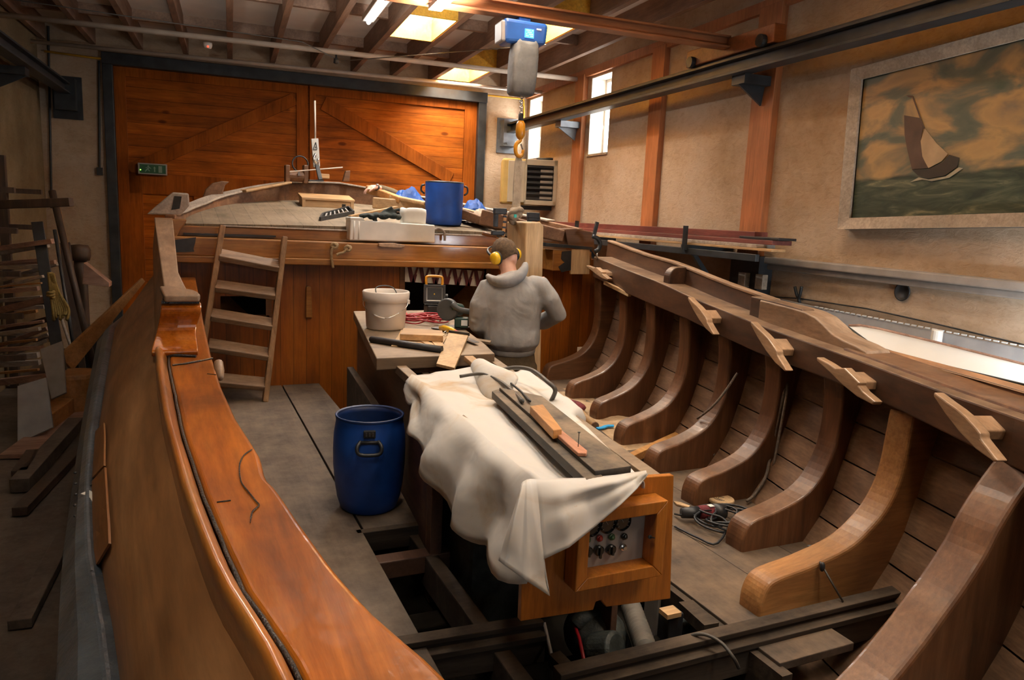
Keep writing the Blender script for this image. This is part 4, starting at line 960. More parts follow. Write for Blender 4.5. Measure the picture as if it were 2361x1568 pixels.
# ---- bulkhead with doorway, overhanging beam
YB = 6.85
def bh(mb, x0, x1, z0, z1, y0=YB, y1=YB+.04): return mb.hexa([V((x0,y0,z0)),V((x1,y0,z0)),V((x1,y1,z0)),V((x0,y1,z0)),V((x0,y0,z1)),V((x1,y0,z1)),V((x1,y1,z1)),V((x0,y1,z1))])
r0 = PY(508,683,YB); r1 = PY(613,727,YB)
mb = MB(); DX0, DX1 = 2.03, 2.87
bh(mb, -.05, r0.x, -.36, 1.14); bh(mb, r0.x, r1.x, -.36, r1.z); bh(mb, r0.x, r1.x, r0.z, 1.14); bh(mb, r1.x, DX0, -.36, 1.14); bh(mb, DX1, 3.98, -.1, 1.14); bh(mb, 3.98, 4.33, .25, 1.2); bh(mb, DX0, DX1, 1.08, 1.14); bh(mb, DX0, DX1, -.36, -.05)
mb.build('bulkhead', M['bulkhead'], P)
fr = MB(); bh(fr, r0.x-.03, r1.x+.03, r1.z-.03, r1.z, YB-.012, YB+.01); bh(fr, r1.x, r1.x+.05, r1.z-.03, r0.z+.02, YB-.012, YB+.01)
fr.build('hatch_trim', M['beam_dark'], P)
fr = MB(); bh(fr, DX0-.05, DX0, -.05, 1.1, YB-.012, YB+.05); bh(fr, DX1, DX1+.05, -.05, 1.1, YB-.012, YB+.05); fr.build('door_trim', M['beam_dark'], P)
h = PY(712,662,YB-.03); h2 = PY(713,733,YB-.03)
MB().prism([h+V((-.022,0,0)), h+V((0,0,.012)), h+V((.022,0,0)), h2+V((.028,0,0)), h2+V((-.028,0,0))], (0,.03,0)).build('door_handle', M['beam'], P, bevel=.006)
g = MB(); bh(g, -.1, 4.0, -.3, 1.3, 8.1, 8.12); bh(g, -.05, 4.0, -.3, -.28, YB+.05, 8.1); g.build('cabin_lining', M['void'], P)  # black panels put in for the darkness of the unlit cabin
MB().hexa([V(p) for p in ((-.02,6.72,1.17),(3.05,6.72,1.15),(3.05,6.86,1.15),(-.02,6.86,1.17),(-.02,6.72,1.325),(3.05,6.72,1.30),(3.05,6.86,1.30),(-.02,6.86,1.325))]).build('deck_beam', M['beam'], P, bevel=.01)
MB().hexa([V(p) for p in ((-.02,6.68,1.115),(3.0,6.68,1.095),(3.0,6.86,1.095),(-.02,6.86,1.115),(-.02,6.68,1.172),(3.0,6.68,1.155),(3.0,6.86,1.155),(-.02,6.86,1.172))]).build('beam_moulding', M['beam'], P, bevel=.008)
MB().hexa([V(p) for p in ((3.5,6.62,1.09),(3.95,6.62,1.09),(4.0,6.86,1.09),(3.5,6.86,1.09),(3.5,6.62,1.30),(3.95,6.62,1.29),(4.0,6.86,1.29),(3.5,6.86,1.30))]).build('beam_end', M['beam'], P, bevel=.008)
def patch(pts, Y, mat, nm, t=.006): return MB().prism([PY(x, y, Y) for x, y in pts], (0, t, 0)).build(nm, M[mat], P)
patch([(404,553),(452,547),(450,560),(446,574),(448,580),(404,582)], 6.712, 'rubber', 'black_paint')
patch([(1296,580),(1318,578),(1318,622),(1295,628),(1288,615),(1302,605),(1294,597)], 6.612, 'rubber', 'black_paint')
patch([(1318,575),(1360,574),(1359,632),(1316,632)], 6.61, 'pale', 'graving_piece', .03)
patch([(1258,560),(1366,570),(1366,576),(1258,568)], 6.6, 'rail_steel', 'deck_edge_strip', .2)
h = PY(903,566,6.69)
MB().prism([h+V(p) for p in ((-.12,0,.018),(-.12,0,-.01),(-.09,0,-.018),(.09,0,-.022),(.125,0,-.012),(.125,0,.008),(.02,0,.022))], (0,.045,0)).build('beam_cleat', M['cleat'], P, bevel=.006)
# coaming of the deck
MB().hexa([V(p) for p in ((.05,6.93,1.32),(3.1,6.93,1.30),(3.1,6.98,1.30),(.05,6.98,1.32),(.05,6.93,1.41),(3.1,6.93,1.405),(3.1,6.98,1.405),(.05,6.98,1.41))]).build('coaming', M['beam'], P, bevel=.006)
MB().hexa([V(p) for p in ((.40,6.915,1.412),(2.95,6.915,1.402),(2.95,7.02,1.402),(.40,7.02,1.412),(.40,6.915,1.424),(2.95,6.915,1.416),(2.95,7.02,1.416),(.40,7.02,1.424))]).build('coaming_trim', M['white_wood'], P, bevel=.003)
MB().hexa([V(p) for p in ((.1,6.87,1.335),(.85,6.87,1.335),(.85,6.93,1.335),(.1,6.93,1.335),(.1,6.87,1.35),(.85,6.87,1.35),(.85,6.93,1.35),(.1,6.93,1.35))]).build('seal_strip', M['rubber'], P)  # black strip painted in for the shade of the gap before the coaming
# ---- foredeck and bow
bot = [(440,505),(470,497),(520,487),(575,476),(638,467),(727,462),(806,463),(870,467),(950,475),(1040,490),(1130,512),(1230,540)]
top = [(442,475),(470,463),(514,452),(575,440),(650,424),(727,421),(806,431),(870,440),(950,452),(1040,468),(1130,488),(1230,518)]
bp = [PK(*b) for b in bot]; bp = [V((p.x, min(p.y, 9.6), zd(min(p.y, 9.6)))) for p in bp]
BOW = spl([V((.02,6.9,zd(6.9))), V((.08,7.15,zd(7.15))), V((.22,7.6,zd(7.6))), V((.5,8.15,zd(8.15))), V((.95,8.6,zd(8.6))), V((1.5,8.8,zd(8.8))), V((2.1,8.7,zd(8.7))), V((2.75,8.4,zd(8.4))), V((3.3,7.9,zd(7.9))), V((3.7,7.4,zd(7.4))), V((3.95,6.9,zd(6.9)))], 4)
n = len(BOW); rows = []
for j in range(7):
    t = j/6; rows.append([V((lerp(.0+3.98*k/(n-1), BOW[k].x, t), lerp(6.96, BOW[k].y, t), zd(lerp(6.96, BOW[k].y, t))+.03*math.sin(math.pi*k/(n-1))*(1-t))) for k in range(n)])
MB().grid(rows).build('foredeck', M['deck'], P, solid=.03)
def bowoff(k, o):
    d = (BOW[min(k+1, n-1)]-BOW[max(k-1, 0)]); d.z = 0; d.normalize(); return BOW[k]+V((-d.y, d.x, 0))*o
def btop(k):
    t = k/(n-1); return interp(t, [0,.12,.22,.34,.45,.55,.65,.8,1], [.10,.075,.07,.12,.20,.22,.17,.13,.12])
MB().loft([[bowoff(k, -.02)-EZ*.02, bowoff(k, -.02)+EZ*btop(k), bowoff(k, .06)+EZ*btop(k), bowoff(k, .06)-EZ*.02] for k in range(n)]).build('bow_bulwark', M['bow_wood'], P, bevel=.008)
MB().loft([[bowoff(k, -.05)+EZ*btop(k), bowoff(k, -.05)+EZ*(btop(k)+.02), bowoff(k, .1)+EZ*(btop(k)+.02), bowoff(k, .1)+EZ*btop(k)] for k in range(2, n-3)]).build('bow_rail_cap', M['white_wood'], P, bevel=.005)
MB().loft([[bowoff(k, .05)+EZ*.05, bowoff(k, .12)-EZ*.35, bowoff(k, .02)-EZ*.8, bowoff(k, -.3)-EZ*1.25, bowoff(k, -.75)-EZ*1.7] for k in range(3, n-4)], closed=False).build('bow_planking', M['hull_out'], P, smooth=True)
sx = bowoff(n//2, .05)
MB().hexa([sx+V(p) for p in ((-.07,-.05,-1.6),(.07,-.05,-1.6),(.07,.1,-1.6),(-.07,.1,-1.6),(-.07,-.05,.24),(.07,-.05,.24),(.07,.22,.26),(-.07,.22,.26))]).build('stem_post', M['bow_wood'], P, bevel=.015)
# deck-edge knee and chock where the bulwark meets the beam (left)
MB().prism([PY(x, y, 6.74) for x, y in ((356,504),(431,506),(428,515),(414,532),(399,565),(394,548),(363,545))], (0,.28,0)).build('hanging_knee', M['beam'], P, bevel=.01)
MB().prism([PY(x, y, 6.96) for x, y in ((338,494),(356,478),(398,443),(435,446),(437,474),(416,497))], (0,.16,0)).build('fairlead_chock', M['white_wood'], P, bevel=.012)
MB().prism([PY(x, y, 6.95) for x, y in ((402,452),(419,453),(414,481),(395,484))], (0,.05,0)).build('fairlead_opening', M['void'], P)  # black plug paints the shade inside the fairlead hole
MB().prism([PY(x, y, 8.15) for x, y in ((468,455),(474,437),(490,422),(513,417),(529,419),(519,427),(515,442),(514,458))], (0,.10,0)).build('bow_bollard', M['bow_wood'], P, bevel=.012)
# ================================================================== ENGINE CASING, BENCH AND CLOTH
def xl(Y): return interp(Y, [2.0, 4.2, 5.9], [1.05, 1.16, 1.36])
def xr(Y): return interp(Y, [2.0, 4.2, 5.9], [1.55, 1.90, 2.05])
eb = thing('engine_casing', 'brown open-topped engine casing with orange instrument board at its near end', 'engine casing', (1.4, 3.4, -.32))
def slab(nm, fx0, y0, y1, z0, z1, t, mat, par=eb, **k):
    return MB().hexa([V((fx0(y)+o, y, z)) for z in (z0, z1) for y, o in ((y0,0),(y0,t),(y1,t),(y1,0))]).build(nm, M[mat], par, bevel=.004, **k)
slab('side_board', xl, 3.3, 5.9, -.10, .68, .03, 'casing'); slab('side_board', xl, 2.0, 3.3, .42, .68, .03, 'casing'); slab('side_board', lambda y: xr(y)-.03, 2.3, 5.9, -.05, .68, .03, 'casing')
slab('corner_post', xl, 3.22, 3.3, -.3, .68, .06, 'casing')
slab('top_rail', xl, 2.0, 4.35, .68, .73, .06, 'worktop'); slab('top_rail', lambda y: xr(y)-.06, 2.0, 5.6, .68, .73, .06, 'worktop')
for y in (2.9, 3.72, 4.1): MB().bar(V((xl(y)+.05, y, .70)), V((xr(y)-.05, y, .70)), .045, .045).build('cross_rail', M['casing'], eb)
MB().bar(V((1.36,4.3,.66)), V((1.30,3.4,.66)), .04, .03).build('inner_rail', M['worktop'], eb); MB().bar(V((1.74,4.3,.68)), V((1.66,3.4,.68)), .04, .03).build('inner_rail', M['worktop'], eb)
MB().hexa([V((a,b,c)) for c in (-.3,.35) for a,b in ((1.2,2.9),(1.6,2.9),(1.8,5.2),(1.3,5.2))]).build('engine_block', M['engine'], eb, bevel=.03)
pb = PZ(800,846,.42); pe = PZ(858,935,.42)
MB().hexa([p+V(q) for q in ((0,0,-.42),(.05,0,-.42)) for p in (pe,)]+[pb+V((.05,0,-.42)), pb+V((0,0,-.42))]+[pe, pe+V((.05,0,0)), pb+V((.05,0,0)), pb]).build('low_side_plank', M['dark_beam'], eb, bevel=.005)
pn = MB().prism([PY(x, y, 1.97) for x, y in ((1212,1118),(1200,1433),(1368,1407),(1374,1388),(1386,1384),(1398,1400),(1546,1381),(1554,1096))], (0,.025,0)).build('instrument_board', M['ply'], eb, bevel=.003)
# framed recess with gauges
o = [(1297,1343),(1318,1138),(1510,1135),(1505,1303)]
O = [PY(*p, 1.965) for p in ((1300,1342),(1322,1150),(1511,1136),(1505,1302))]; O[1] = V((O[0].x, 1.965, O[2].z)); O[3] = V((O[2].x, 1.965, O[0].z))
fw = .042
I = [O[0]+V((fw,0,fw)), O[1]+V((fw,0,-fw)), O[2]+V((-fw,0,-fw)), O[3]+V((-fw,0,fw))]
fwd = V((0,-.075,0))
for k in range(4):
    a, b, c, d = O[k], O[(k+1) % 4], I[(k+1) % 4], I[k]
    MB().hexa([a, b, c, d]+[q+fwd for q in (a, b, c, d)]).build('gauge_frame', M['ply' if k % 2 else 'ply'], pn, bevel=.003)
gp = MB().prism([q+V((0,-.004,0)) for q in I], (0,-.006,0)).build('gauge_plate', M['panel_grey'], pn)
def gpx(x, y): return PY(x, y, 1.950)
def dial(x, y, r, mats, tick=True):
    c = gpx(x, y); mb = MB()
    mb.lathe([(r*1.0, 0), (r*1.06, .012), (r*.9, .016), (r*.88, .010), (.001, .010)], c, 24, (0,-1,0))
    mb.m = 1
    for k in range(9):
        a = math.radians(-130+k*32); d = V((math.sin(a), 0, math.cos(a))); mb.bar(c+V((0,-.0115,0))+d*r*.68, c+V((0,-.0115,0))+d*r*.82, r*.06, .001, (0,1,0))
    mb.bar(c+V((0,-.012,0)), c+V((0,-.012,0))+V((-.5,0,.7))*r*.8, r*.06, .001, (0,1,0))
    return mb.build('gauge', [M['gauge'], M['panel_grey']], pn)
dial(1433,1201,.030,None); dial(1398,1207,.030,None); dial(1362,1214,.030,None); dial(1343,1226,.016,None)
def lamp(x, y, mt):
    c = gpx(x, y); mb = MB().lathe([(.011,0),(.012,.006),(.009,.008)], c, 14, (0,-1,0)); mb.ell(c+V((0,-.010,0)), (.009,.007,.009), n=12, m=8)
    return mb.build('warning_lamp', M[mt], pn, smooth=True)
plain('lamp_green', (.04,.12,.05), .15, 0, .1, 8, .8); plain('lamp_red', (.35,.03,.02), .15, 0, .1, 8, .8)
lamp(1353,1243,'lamp_green'); lamp(1381,1240,'lamp_red'); lamp(1409,1237,'lamp_green'); lamp(1438,1236,'gauge')
def knob(x, y, key=False):
    c = gpx(x, y); mb = MB().lathe([(.018,0),(.018,.010),(.014,.014),(.001,.014)], c, 16, (0,-1,0))
    mb.bar(c+V((0,-.017,.014)), c+V((0,-.017,-.022 if key else -.014)), .007, .008, (0,1,0)); return mb.build('switch', M['gauge'], pn)
knob(1353,1270); knob(1379,1268,True); knob(1407,1266)
c = gpx(1436,1261); MB().lathe([(.012,0),(.012,.006),(.007,.008),(.007,.016),(.001,.016)], c, 14, (0,-1,0)).build('key_switch', M['chrome'], pn)
for x, y in ((1497,1238),(1512,1253)):
    c = PY(x, y, 1.90 if x < 1505 else 1.955); MB().lathe([(.006,0),(.007,.006),(.002,.007),(.002,.03)], c, 8, (0,-1,.3)).build('hook_screw', M['iron'], pn)
MB().box(PY(1342,1262,1.945), (.02,.03,.13)).build('frame_strip', M['ply'], pn)

# bench top: loose worn board over the far part of the casing
wt = [PZ(*p, .78) for p in ((868,826),(1141,815),(1117,792))]+[V((1.93,4.9,.78)), V((2.15,6.05,.78)), V((1.36,6.05,.78))]
tag(MB().prism([p-V((0,0,.072)) for p in wt], (0,0,.072)).build('bench_top', M['worktop'], bevel=.006), 'worn dusty bench top board over the far part of the engine casing', 'worktop')
ZT = .782
# ---- white cloth draped over the casing
def hem(Y): return interp(Y, [1.95,2.1,2.33,2.58,2.82,2.97,3.31,3.43,3.7], [.46,.44,.42,.42,.47,.54,.61,.64,.66])
def ridge(x): return 1-2*abs(((x/math.pi) % 1)-.5)*1.0            # crisp fold
NS = 46; rows = []
for k in range(NS+1):
    Y = lerp(3.68, 1.955, k/NS); q = Y*9
    a, b = xl(Y)-.012, min(xr(Y)+.012, interp(Y, [1.95,2.3,2.8,3.2], [1.42,1.50,1.62,2.2])); zt = .755; h = hem(Y)
    far = max(0, (Y-3.3)/.4); row = []
    wv = .55*math.sin(q*1.9)+.45*(2*ridge(Y*7.3+.6)-1)
    hx_ = lerp(.972, a-.03, max(0, min(1, (Y-3.1)/.4)))+.030*wv
    for s in [t/9 for t in range(9)]:
        w2 = .6*math.sin(q*1.9+2.0*s)+.4*(2*ridge(Y*7.3+.6+s*.9)-1)
        x = lerp(hx_, a-.005, s**1.4)+.030*w2*(1-s)*(.35+.65*s*2 if s < .5 else 1)-.026*math.exp(-((s-.45)/.25)**2)*math.sin(Y*5.2)+.010*noise.noise(V((s*6, Y*8, 9)))
        row.append(V((x, Y+.03*math.sin(q*1.3)*(1-s), lerp(h+.014*math.sin(q*2.3), zt-.012, s))))
    row.append(V((a+.018, Y, zt+.004)))
    for s in [.06+.9*t/15 for t in range(16)]:
        sag = -.045*math.sin(math.pi*s)*(1-.5*far)+.022*noise.noise(V((s*4, Y*3.2, 1)))+.010*noise.noise(V((s*9+Y*6, Y*3, 4)))+far*.045*math.exp(-((s-.55)/.18)**2)
        sag += .010*ridge(Y*5+s*9)*math.exp(-((s-.25)/.25)**2)
        row.append(V((lerp(a, b, s), Y+far*.05*math.sin(s*7), zt+.006+sag)))
    row.append(V((b+.004, Y, zt-.012)))
    drop = interp(Y, [1.9,2.3,3.2,3.7], [.02,.05,.17,.22])
    for s in (.35, .7, 1): row.append(V((b+.015+.014*math.sin(q*2), Y, zt-.012-drop*s)))
    rows.append(row)
cm = MB().grid(rows)
hp = [(1150,1292),(1164,1304),(1212,1338),(1267,1374),(1252,1290),(1312,1262),(1372,1214),(1430,1165),(1470,1126),(1493,1094)]
tp = [(1203,1116),(1207,1111),(1214,1107),(1222,1105),(1240,1106),(1292,1104),(1350,1103),(1420,1096),(1462,1090),(1490,1086)]
yo = [.0,.02,.055,.035,.03,.055,.025,.05,.02,.015]
cols = []
for j in range(19):
    s = j/18; rowf = []
    for k in range(55):
        u = k/54*9; i0 = min(int(u), 8); t_ = u-i0
        tx, ty = lerp(tp[i0][0], tp[i0+1][0], t_), lerp(tp[i0][1], tp[i0+1][1], t_); hx2, hy2 = lerp(hp[i0][0], hp[i0+1][0], t_), lerp(hp[i0][1], hp[i0+1][1], t_)
        yf = lerp(yo[i0], yo[i0+1], t_)
        Y = lerp(1.952, 1.892-yf, s**.55) - .022*math.sin(math.pi*min(1, s*1.15))*ridge(u*1.55+.3) - .02*math.exp(-((s-.22)/.1)**2)*math.exp(-((u-6.5)/1.6)**2) + .014*math.exp(-((s-.42)/.1)**2)*math.exp(-((u-6)/1.5)**2)
        x = lerp(tx, hx2, s)+3*math.sin(u*1.7+s*5)*s*(1-s); y = lerp(ty, hy2, s)+3*math.sin(u*2.3+s*8)*s*(1-s)
        rowf.append(PY(x, y, min(Y, 1.953 if y < 1125 else 1.93)))
    cols.append(rowf)
cm.grid(cols)
cl = cm.build('dust_sheet', M['cloth'], smooth=True, solid=.004)
tag(cl, 'stained white cotton sheet draped over the engine casing and instrument board', 'cloth')
# things on the sheet
pa, pb_ = PZ(1172,903,.80), PZ(1418,1080,.80)
w0 = [PZ(*p, .80) for p in ((1151,893),(1372,1086),(1456,1074),(1250,913))]
tag(MB().prism([p-V((0,0,.03)) for p in w0], (0,0,.03)).build('dark_board', M['dark_plank'], bevel=.003), 'wide sawdusty dark board lying across the white sheet, wood pieces on it', 'board')
w0 = [PZ(*p, .785) for p in ((1134,902),(1352,1106),(1380,1100),(1150,896))]
w0[2] = w0[2]+V((.02,0,0))
tag(MB().prism([p-V((0,0,.035)) for p in w0], (0,0,.035)).build('dark_batten', M['dark_plank'], bevel=.003), 'narrow dark batten beside the wide dark board on the white sheet', 'batten')
def slabpx(name, pts, z, t, mat, lab, cat, grp=None, bev=.003):
    w = [PZ(x, y, z+t) for x, y in pts]
    return tag(MB().prism([p-V((0,0,t)) for p in w], (0,0,t)).build(name, M[mat], bevel=bev), lab, cat, grp)
slabpx('wedge', [(1222,936),(1252,932),(1296,989),(1276,992)], .80, .035, 'orange', 'pale orange wooden wedge at the far end of the dark board', 'wedge')
slabpx('batten_offcut', [(1276,994),(1294,990),(1354,1038),(1352,1045),(1333,1044)], .80, .014, 'pink', 'thin pinkish wood strip on the dark board with a nail in it', 'offcut')
q = PZ(1333,1030,.814); tag(MB().lathe([(.0015,-.002),(.0015,.05),(.005,.051),(.005,.054),(.001,.054)], q, 8).build('nail', M['iron']), 'single nail standing upright in the pinkish wood strip', 'nail')
# stick, wrapped
s0, s1 = PZ(1080,826,.80), PZ(1128,868,.79)
tag(MB().bar(s0, s1, .055, .03).build('stick', M['pine_y'], bevel=.004), 'pale wooden stick poking out of the bunched white sheet', 'stick')
mb = MB(); d = (s1-s0)
mb.tube([s0+d*.35, s0+d*.5+V((0,0,.01)), s0+d*.75+V((0,0,.0)), s0+d*1.1-V((0,0,.01)), s0+d*1.6-V((-.04,0,.02))], [(.035,.03),(.05,.035),(.06,.04),(.09,.04),(.12,.02)], 12)
mb.build('sheet_bunch', M['cloth'], cl, smooth=True, sub=1)
def cab(nm, pts, r, mat, lab, grp=None, n=6, cat='cable'):
    return tag(MB().tube(spl(pts, n), r, 7).build(nm, M[mat], smooth=True), lab, cat, grp)
cab('cable', [PZ(1128,860,.79), PZ(1180,848,.82), PZ(1225,853,.84), PZ(1262,880,.83), PZ(1280,900,.80), PZ(1268,930,.72)], .011, 'cable_brown', 'thick brown-grey cable arching over the far end of the white sheet')
cab('cable', [PZ(1060,868,.785), PZ(1110,862,.80), PZ(1150,878,.80), PZ(1185,905,.79), PZ(1205,925,.815)], .009, 'cable_brown', 'brown cable curving from the bunched sheet to the dark board')
cab('cable', [PZ(1145,870,.79), PZ(1172,880,.80), PZ(1200,902,.80), PZ(1222,925,.815)], .006, 'cable', 'thin black cable curling down onto the dark board beside the sheet')
# ---- bucket
def add_bucket(c):
    t = thing('bucket', 'white plastic bucket with lid rim and wire handle on the bench', 'bucket', c)
    k = 1.0
    MB().lathe([(.001,0),(.128,0),(.136,.012),(.148,.20),(.150,.205),(.142,.205),(.13,.02),(.001,.02)], c, 36).build('body', M['bucket'], t, smooth=True)
    MB().lathe([(.149,.192),(.160,.196),(.164,.225),(.166,.262),(.160,.27),(.150,.268),(.148,.205)], c, 36, cap=False).build('rim', M['bucket'], t, smooth=True)
    dv = V((.82,-.57,0)); up = V((0,0,1)); fr = V((-.41,-.91,0))
    w = spl([c+up*.2-dv*.165, c+up*.155-dv*.15+fr*.07, c+up*.105-dv*.04+fr*.155, c+up*.10+dv*.05+fr*.155, c+up*.16+dv*.15+fr*.06, c+up*.2+dv*.165], 6)
    MB().tube(w, .0025, 6).build('wire_handle', M['chrome'], t, smooth=True)
    MB().tube(w[11:17], .007, 8).build('grip', M['bucket'], t, smooth=True)
    for s in (-1, 1): MB().box(c+up*.2+dv*(.165*s), (.02,.02,.03)).build('handle_lug', M['bucket'], t, bevel=.004)
    return t
bc = PZ(889,757,ZT); add_bucket(V((bc.x, bc.y, ZT)))
cab('cable', [bc+V((-.07,-.05,.22)), bc+V((-.07,.02,.285)), bc+V((0,.05,.30)), bc+V((.06,.02,.285)), bc+V((.08,-.04,.22))], .004, 'cable', 'short black cable loop standing inside the white bucket')
# ---- work lamp
lc = PZ(1000,731,ZT); lc.z = ZT
t = thing('work_lamp', 'black LED work lamp with yellow carrying handle on the bench', 'lamp', lc)
lr = Matrix.Rotation(math.radians(-14), 3, 'Z') @ Matrix.Rotation(math.radians(-12), 3, 'X')
def Lq(u, v, w): return lc+V((0,0,.18))+lr @ V((u, v, w))
def lbox(u0,u1,v0,v1,w0,w1): return MB().hexa([Lq(a,b,c) for c in (w0,w1) for a,b in ((u0,v0),(u1,v0),(u1,v1),(u0,v1))])
lbox(-.085,.085,-.02,.05,-.07,.075).build('housing', M['rubber'], t, bevel=.012)
fr_ = MB()
for (u0,u1,w0,w1) in ((-.088,-.066,-.07,.078),(.066,.088,-.07,.078),(-.088,.088,-.07,-.052),(-.088,.088,.06,.078)): fr_.hexa([Lq(a,b,c) for c in (w0,w1) for a,b in ((u0,-.032),(u1,-.032),(u1,-.015),(u0,-.015))])
fr_.build('bezel', M['rubber'], t, bevel=.003)
rf = MB(); z0 = -.022; cc = [Lq(-.066,z0,-.052),Lq(.066,z0,-.052),Lq(.066,z0,.06),Lq(-.066,z0,.06)]; ic = [Lq(-.014,z0+.012,-.01),Lq(.014,z0+.012,-.01),Lq(.014,z0+.012,.014),Lq(-.014,z0+.012,.014)]
rf.add(cc+ic, [(0,1,5,4),(1,2,6,5),(2,3,7,6),(3,0,4,7),(4,5,6,7)]); rf.mi[0] = 1; rf.build('reflector', [M['lampglass'], M['plaswhite']], t)  # lower facet painted white for the bright reflection in it
MB().ell(Lq(0,z0+.006,.002), (.009,.005,.009), n=10, m=6).build('led', M['yellow'], t, smooth=True)
MB().tube(spl([Lq(-.062,.02,.07), Lq(-.066,.02,.125), Lq(-.05,.02,.15), Lq(.05,.02,.15), Lq(.066,.02,.125), Lq(.062,.02,.07)], 5), .011, 10).build('handle', M['hook_yellow'], t, smooth=True)
MB().box(lc+V((.01,.02,.05)), (.15,.11,.10)).build('battery_base', M['rubber'], t, bevel=.012)
MB().lathe([(.02,0),(.02,.02),(.001,.02)], Lq(.088,.0,-.01), 12, lr @ V((1,0,0))).build('knob', M['rubber'], t)
# ---- red cable heap, circular saw, hand saw
rc = PZ(975,745,ZT)
mb = MB(); pts = []
for k in range(64):
    a = k*.62; r = .10+.055*math.sin(k*.9); pts.append(rc+V((1.35*r*math.cos(a)+.02*math.sin(k), .95*r*math.sin(a), .012+.05*abs(math.sin(k*.37)))))
mb.tube(spl(pts, 4), .006, 6)
tag(mb.build('red_cable', M['redcable'], smooth=True), 'tangled red extension cable heaped behind the wood block on the bench', 'cable')
q = PZ(937,738,ZT); tag(MB().lathe([(.022,0),(.026,.03),(.022,.07),(.008,.075)], q, 12, (-.3,-.5,.6)).build('cable_plug', M['red'], smooth=True), 'red cable plug beside the white bucket', 'plug')
tag(MB().bar(PZ(962,730,.80), PZ(1003,732,.80), .03, .03).build('marking_pen', M['hook_yellow'], bevel=.008), 'small orange-yellow marker behind the red cable on the bench', 'marker')
sc = PZ(1045,760,ZT); sc.z = ZT
t = thing('circular_saw', 'dark grey handheld circular saw on the bench by the man', 'saw', sc)
ax = V((.72,.69,0))
MB().lathe([(.001,-.02),(.075,-.02),(.082,-.012),(.082,.02),(.07,.03),(.001,.03)], sc+V((-.03,.05,.14)), 28, ax).build('blade_guard', M['tool_grey'], t, smooth=False, bevel=.004)
MB().tube([sc+V((-.02,.06,.15)), sc+V((.09,.10,.13))], [.05,.045], 16).build('motor', M['tool_green'], t, smooth=True)
MB().tube(spl([sc+V((-.02,.0,.19)), sc+V((.03,-.02,.15)), sc+V((.10,-.02,.135)), sc+V((.13,-.01,.13))], 4), .02, 10).build('handle', M['tool_grey'], t, smooth=True)
MB().box(sc+V((.07,.02,.05)), (.10,.09,.07), Matrix.Rotation(-.4, 3, 'Z')).build('battery', M['tool_green'], t, bevel=.008)
MB().box(sc+V((.072,-.032,.052)), (.045,.004,.04), Matrix.Rotation(-.4, 3, 'Z')).build('battery_label', M['white_ink'], t)
MB().box(sc+V((.0,.05,.006)), (.26,.15,.008), Matrix.Rotation(.5, 3, 'Z')).build('base_plate', M['steel'], t)
MB().box(sc+V((-.005,-.0,.155)), (.02,.006,.02)).build('logo_patch', M['led_green'] if 0 else M['lamp_green'], t)
h0, h1, h2 = PZ(1016,757,.80), PZ(1050,768,.80), PZ(1068,776,.80)
t = thing('hand_saw', 'yellow-handled hand tool with red collar above the pale board on the bench', 'saw', h1)
MB().tube([h0, h0.lerp(h1,.3)+V((0,0,.01)), h0.lerp(h1,.7)+V((0,0,.012)), h1+V((0,0,.008))], [(.014,.018),(.02,.026),(.02,.024),(.016,.018)], 12).build('handle', M['yellow'], t, smooth=True)
MB().tube([h1+V((0,0,.008)), h2], [.016,.010], 10).build('collar', M['red'], t, smooth=True)
MB().bar(h2, h2+(h2-h1)*1.6, .04, .002).build('blade', M['steel'], t)
# boards, card, pipe on the bench
slabpx('wood_block', [(922,770),(1022,774),(1020,762),(930,756)], ZT+.012, .04, 'pine_x', 'short pine block lying on the cardboard on the bench', 'block')
slabpx('cardboard_sheet', [(902,797),(1016,799),(1035,770),(925,760),(917,775)], ZT, .006, 'card', 'thin tan cardboard sheet under the pine block on the bench', 'cardboard', bev=0)
slabpx('thin_strip', [(950,774),(962,773),(1005,797),(990,798)], ZT+.006, .006, 'pine_y', 'thin pale wood strip lying slantwise on the cardboard sheet', 'strip', bev=0)
slabpx('thin_strip', [(985,774),(1002,774),(1026,797),(1005,798)], ZT+.006, .006, 'pine_y', 'wider pale wood strip on the cardboard, nearest the saw', 'strip', bev=0)
a, b = PZ(854,782,.80), PZ(1018,806,.80)
tag(MB().tube([a, a.lerp(b,.02), a.lerp(b,.5)+V((0,-.01,0)), b], [.016,.022,.022,.022], 14).build('black_tube', M['rubber'], smooth=True), 'black tube lying along the near edge of the bench top', 'tube')
pl = [PZ(1034,767,.83), PZ(1080,772,.83), PZ(1048,848,.765), PZ(1006,838,.765)]
nrm = (pl[1]-pl[0]).cross(pl[3]-pl[0]).normalized(); nrm = nrm if nrm.z < 0 else -nrm
tag(MB().prism(pl, nrm*.018).build('pale_board', M['pale'], bevel=.002), 'short pale board sloping over the near edge of the bench', 'board')
tag(MB().bar(PZ(1036,765,.835), PZ(1082,771,.835), .012, .02).build('black_edge_strip', M['rubber']), 'short black strip along the upper edge of the sloping pale board', 'strip')
for k in range(3):
    cab('wire', [PZ(1012+k*6,776,ZT+.01), PZ(1022+k*5,768+k*3,.81), PZ(1030,762+k*5,.82), PZ(1036,758+k*4,.80)], .002, 'chrome', 'thin bright wires curling beside the sloping pale board', 'wires by the pale board', 4, 'wire')
slabpx('dark_strip', [(1078,781),(1130,789),(1133,785),(1082,777)], .74, .02, 'worktop', 'dark flat lath along the far right edge of the bench', 'lath')

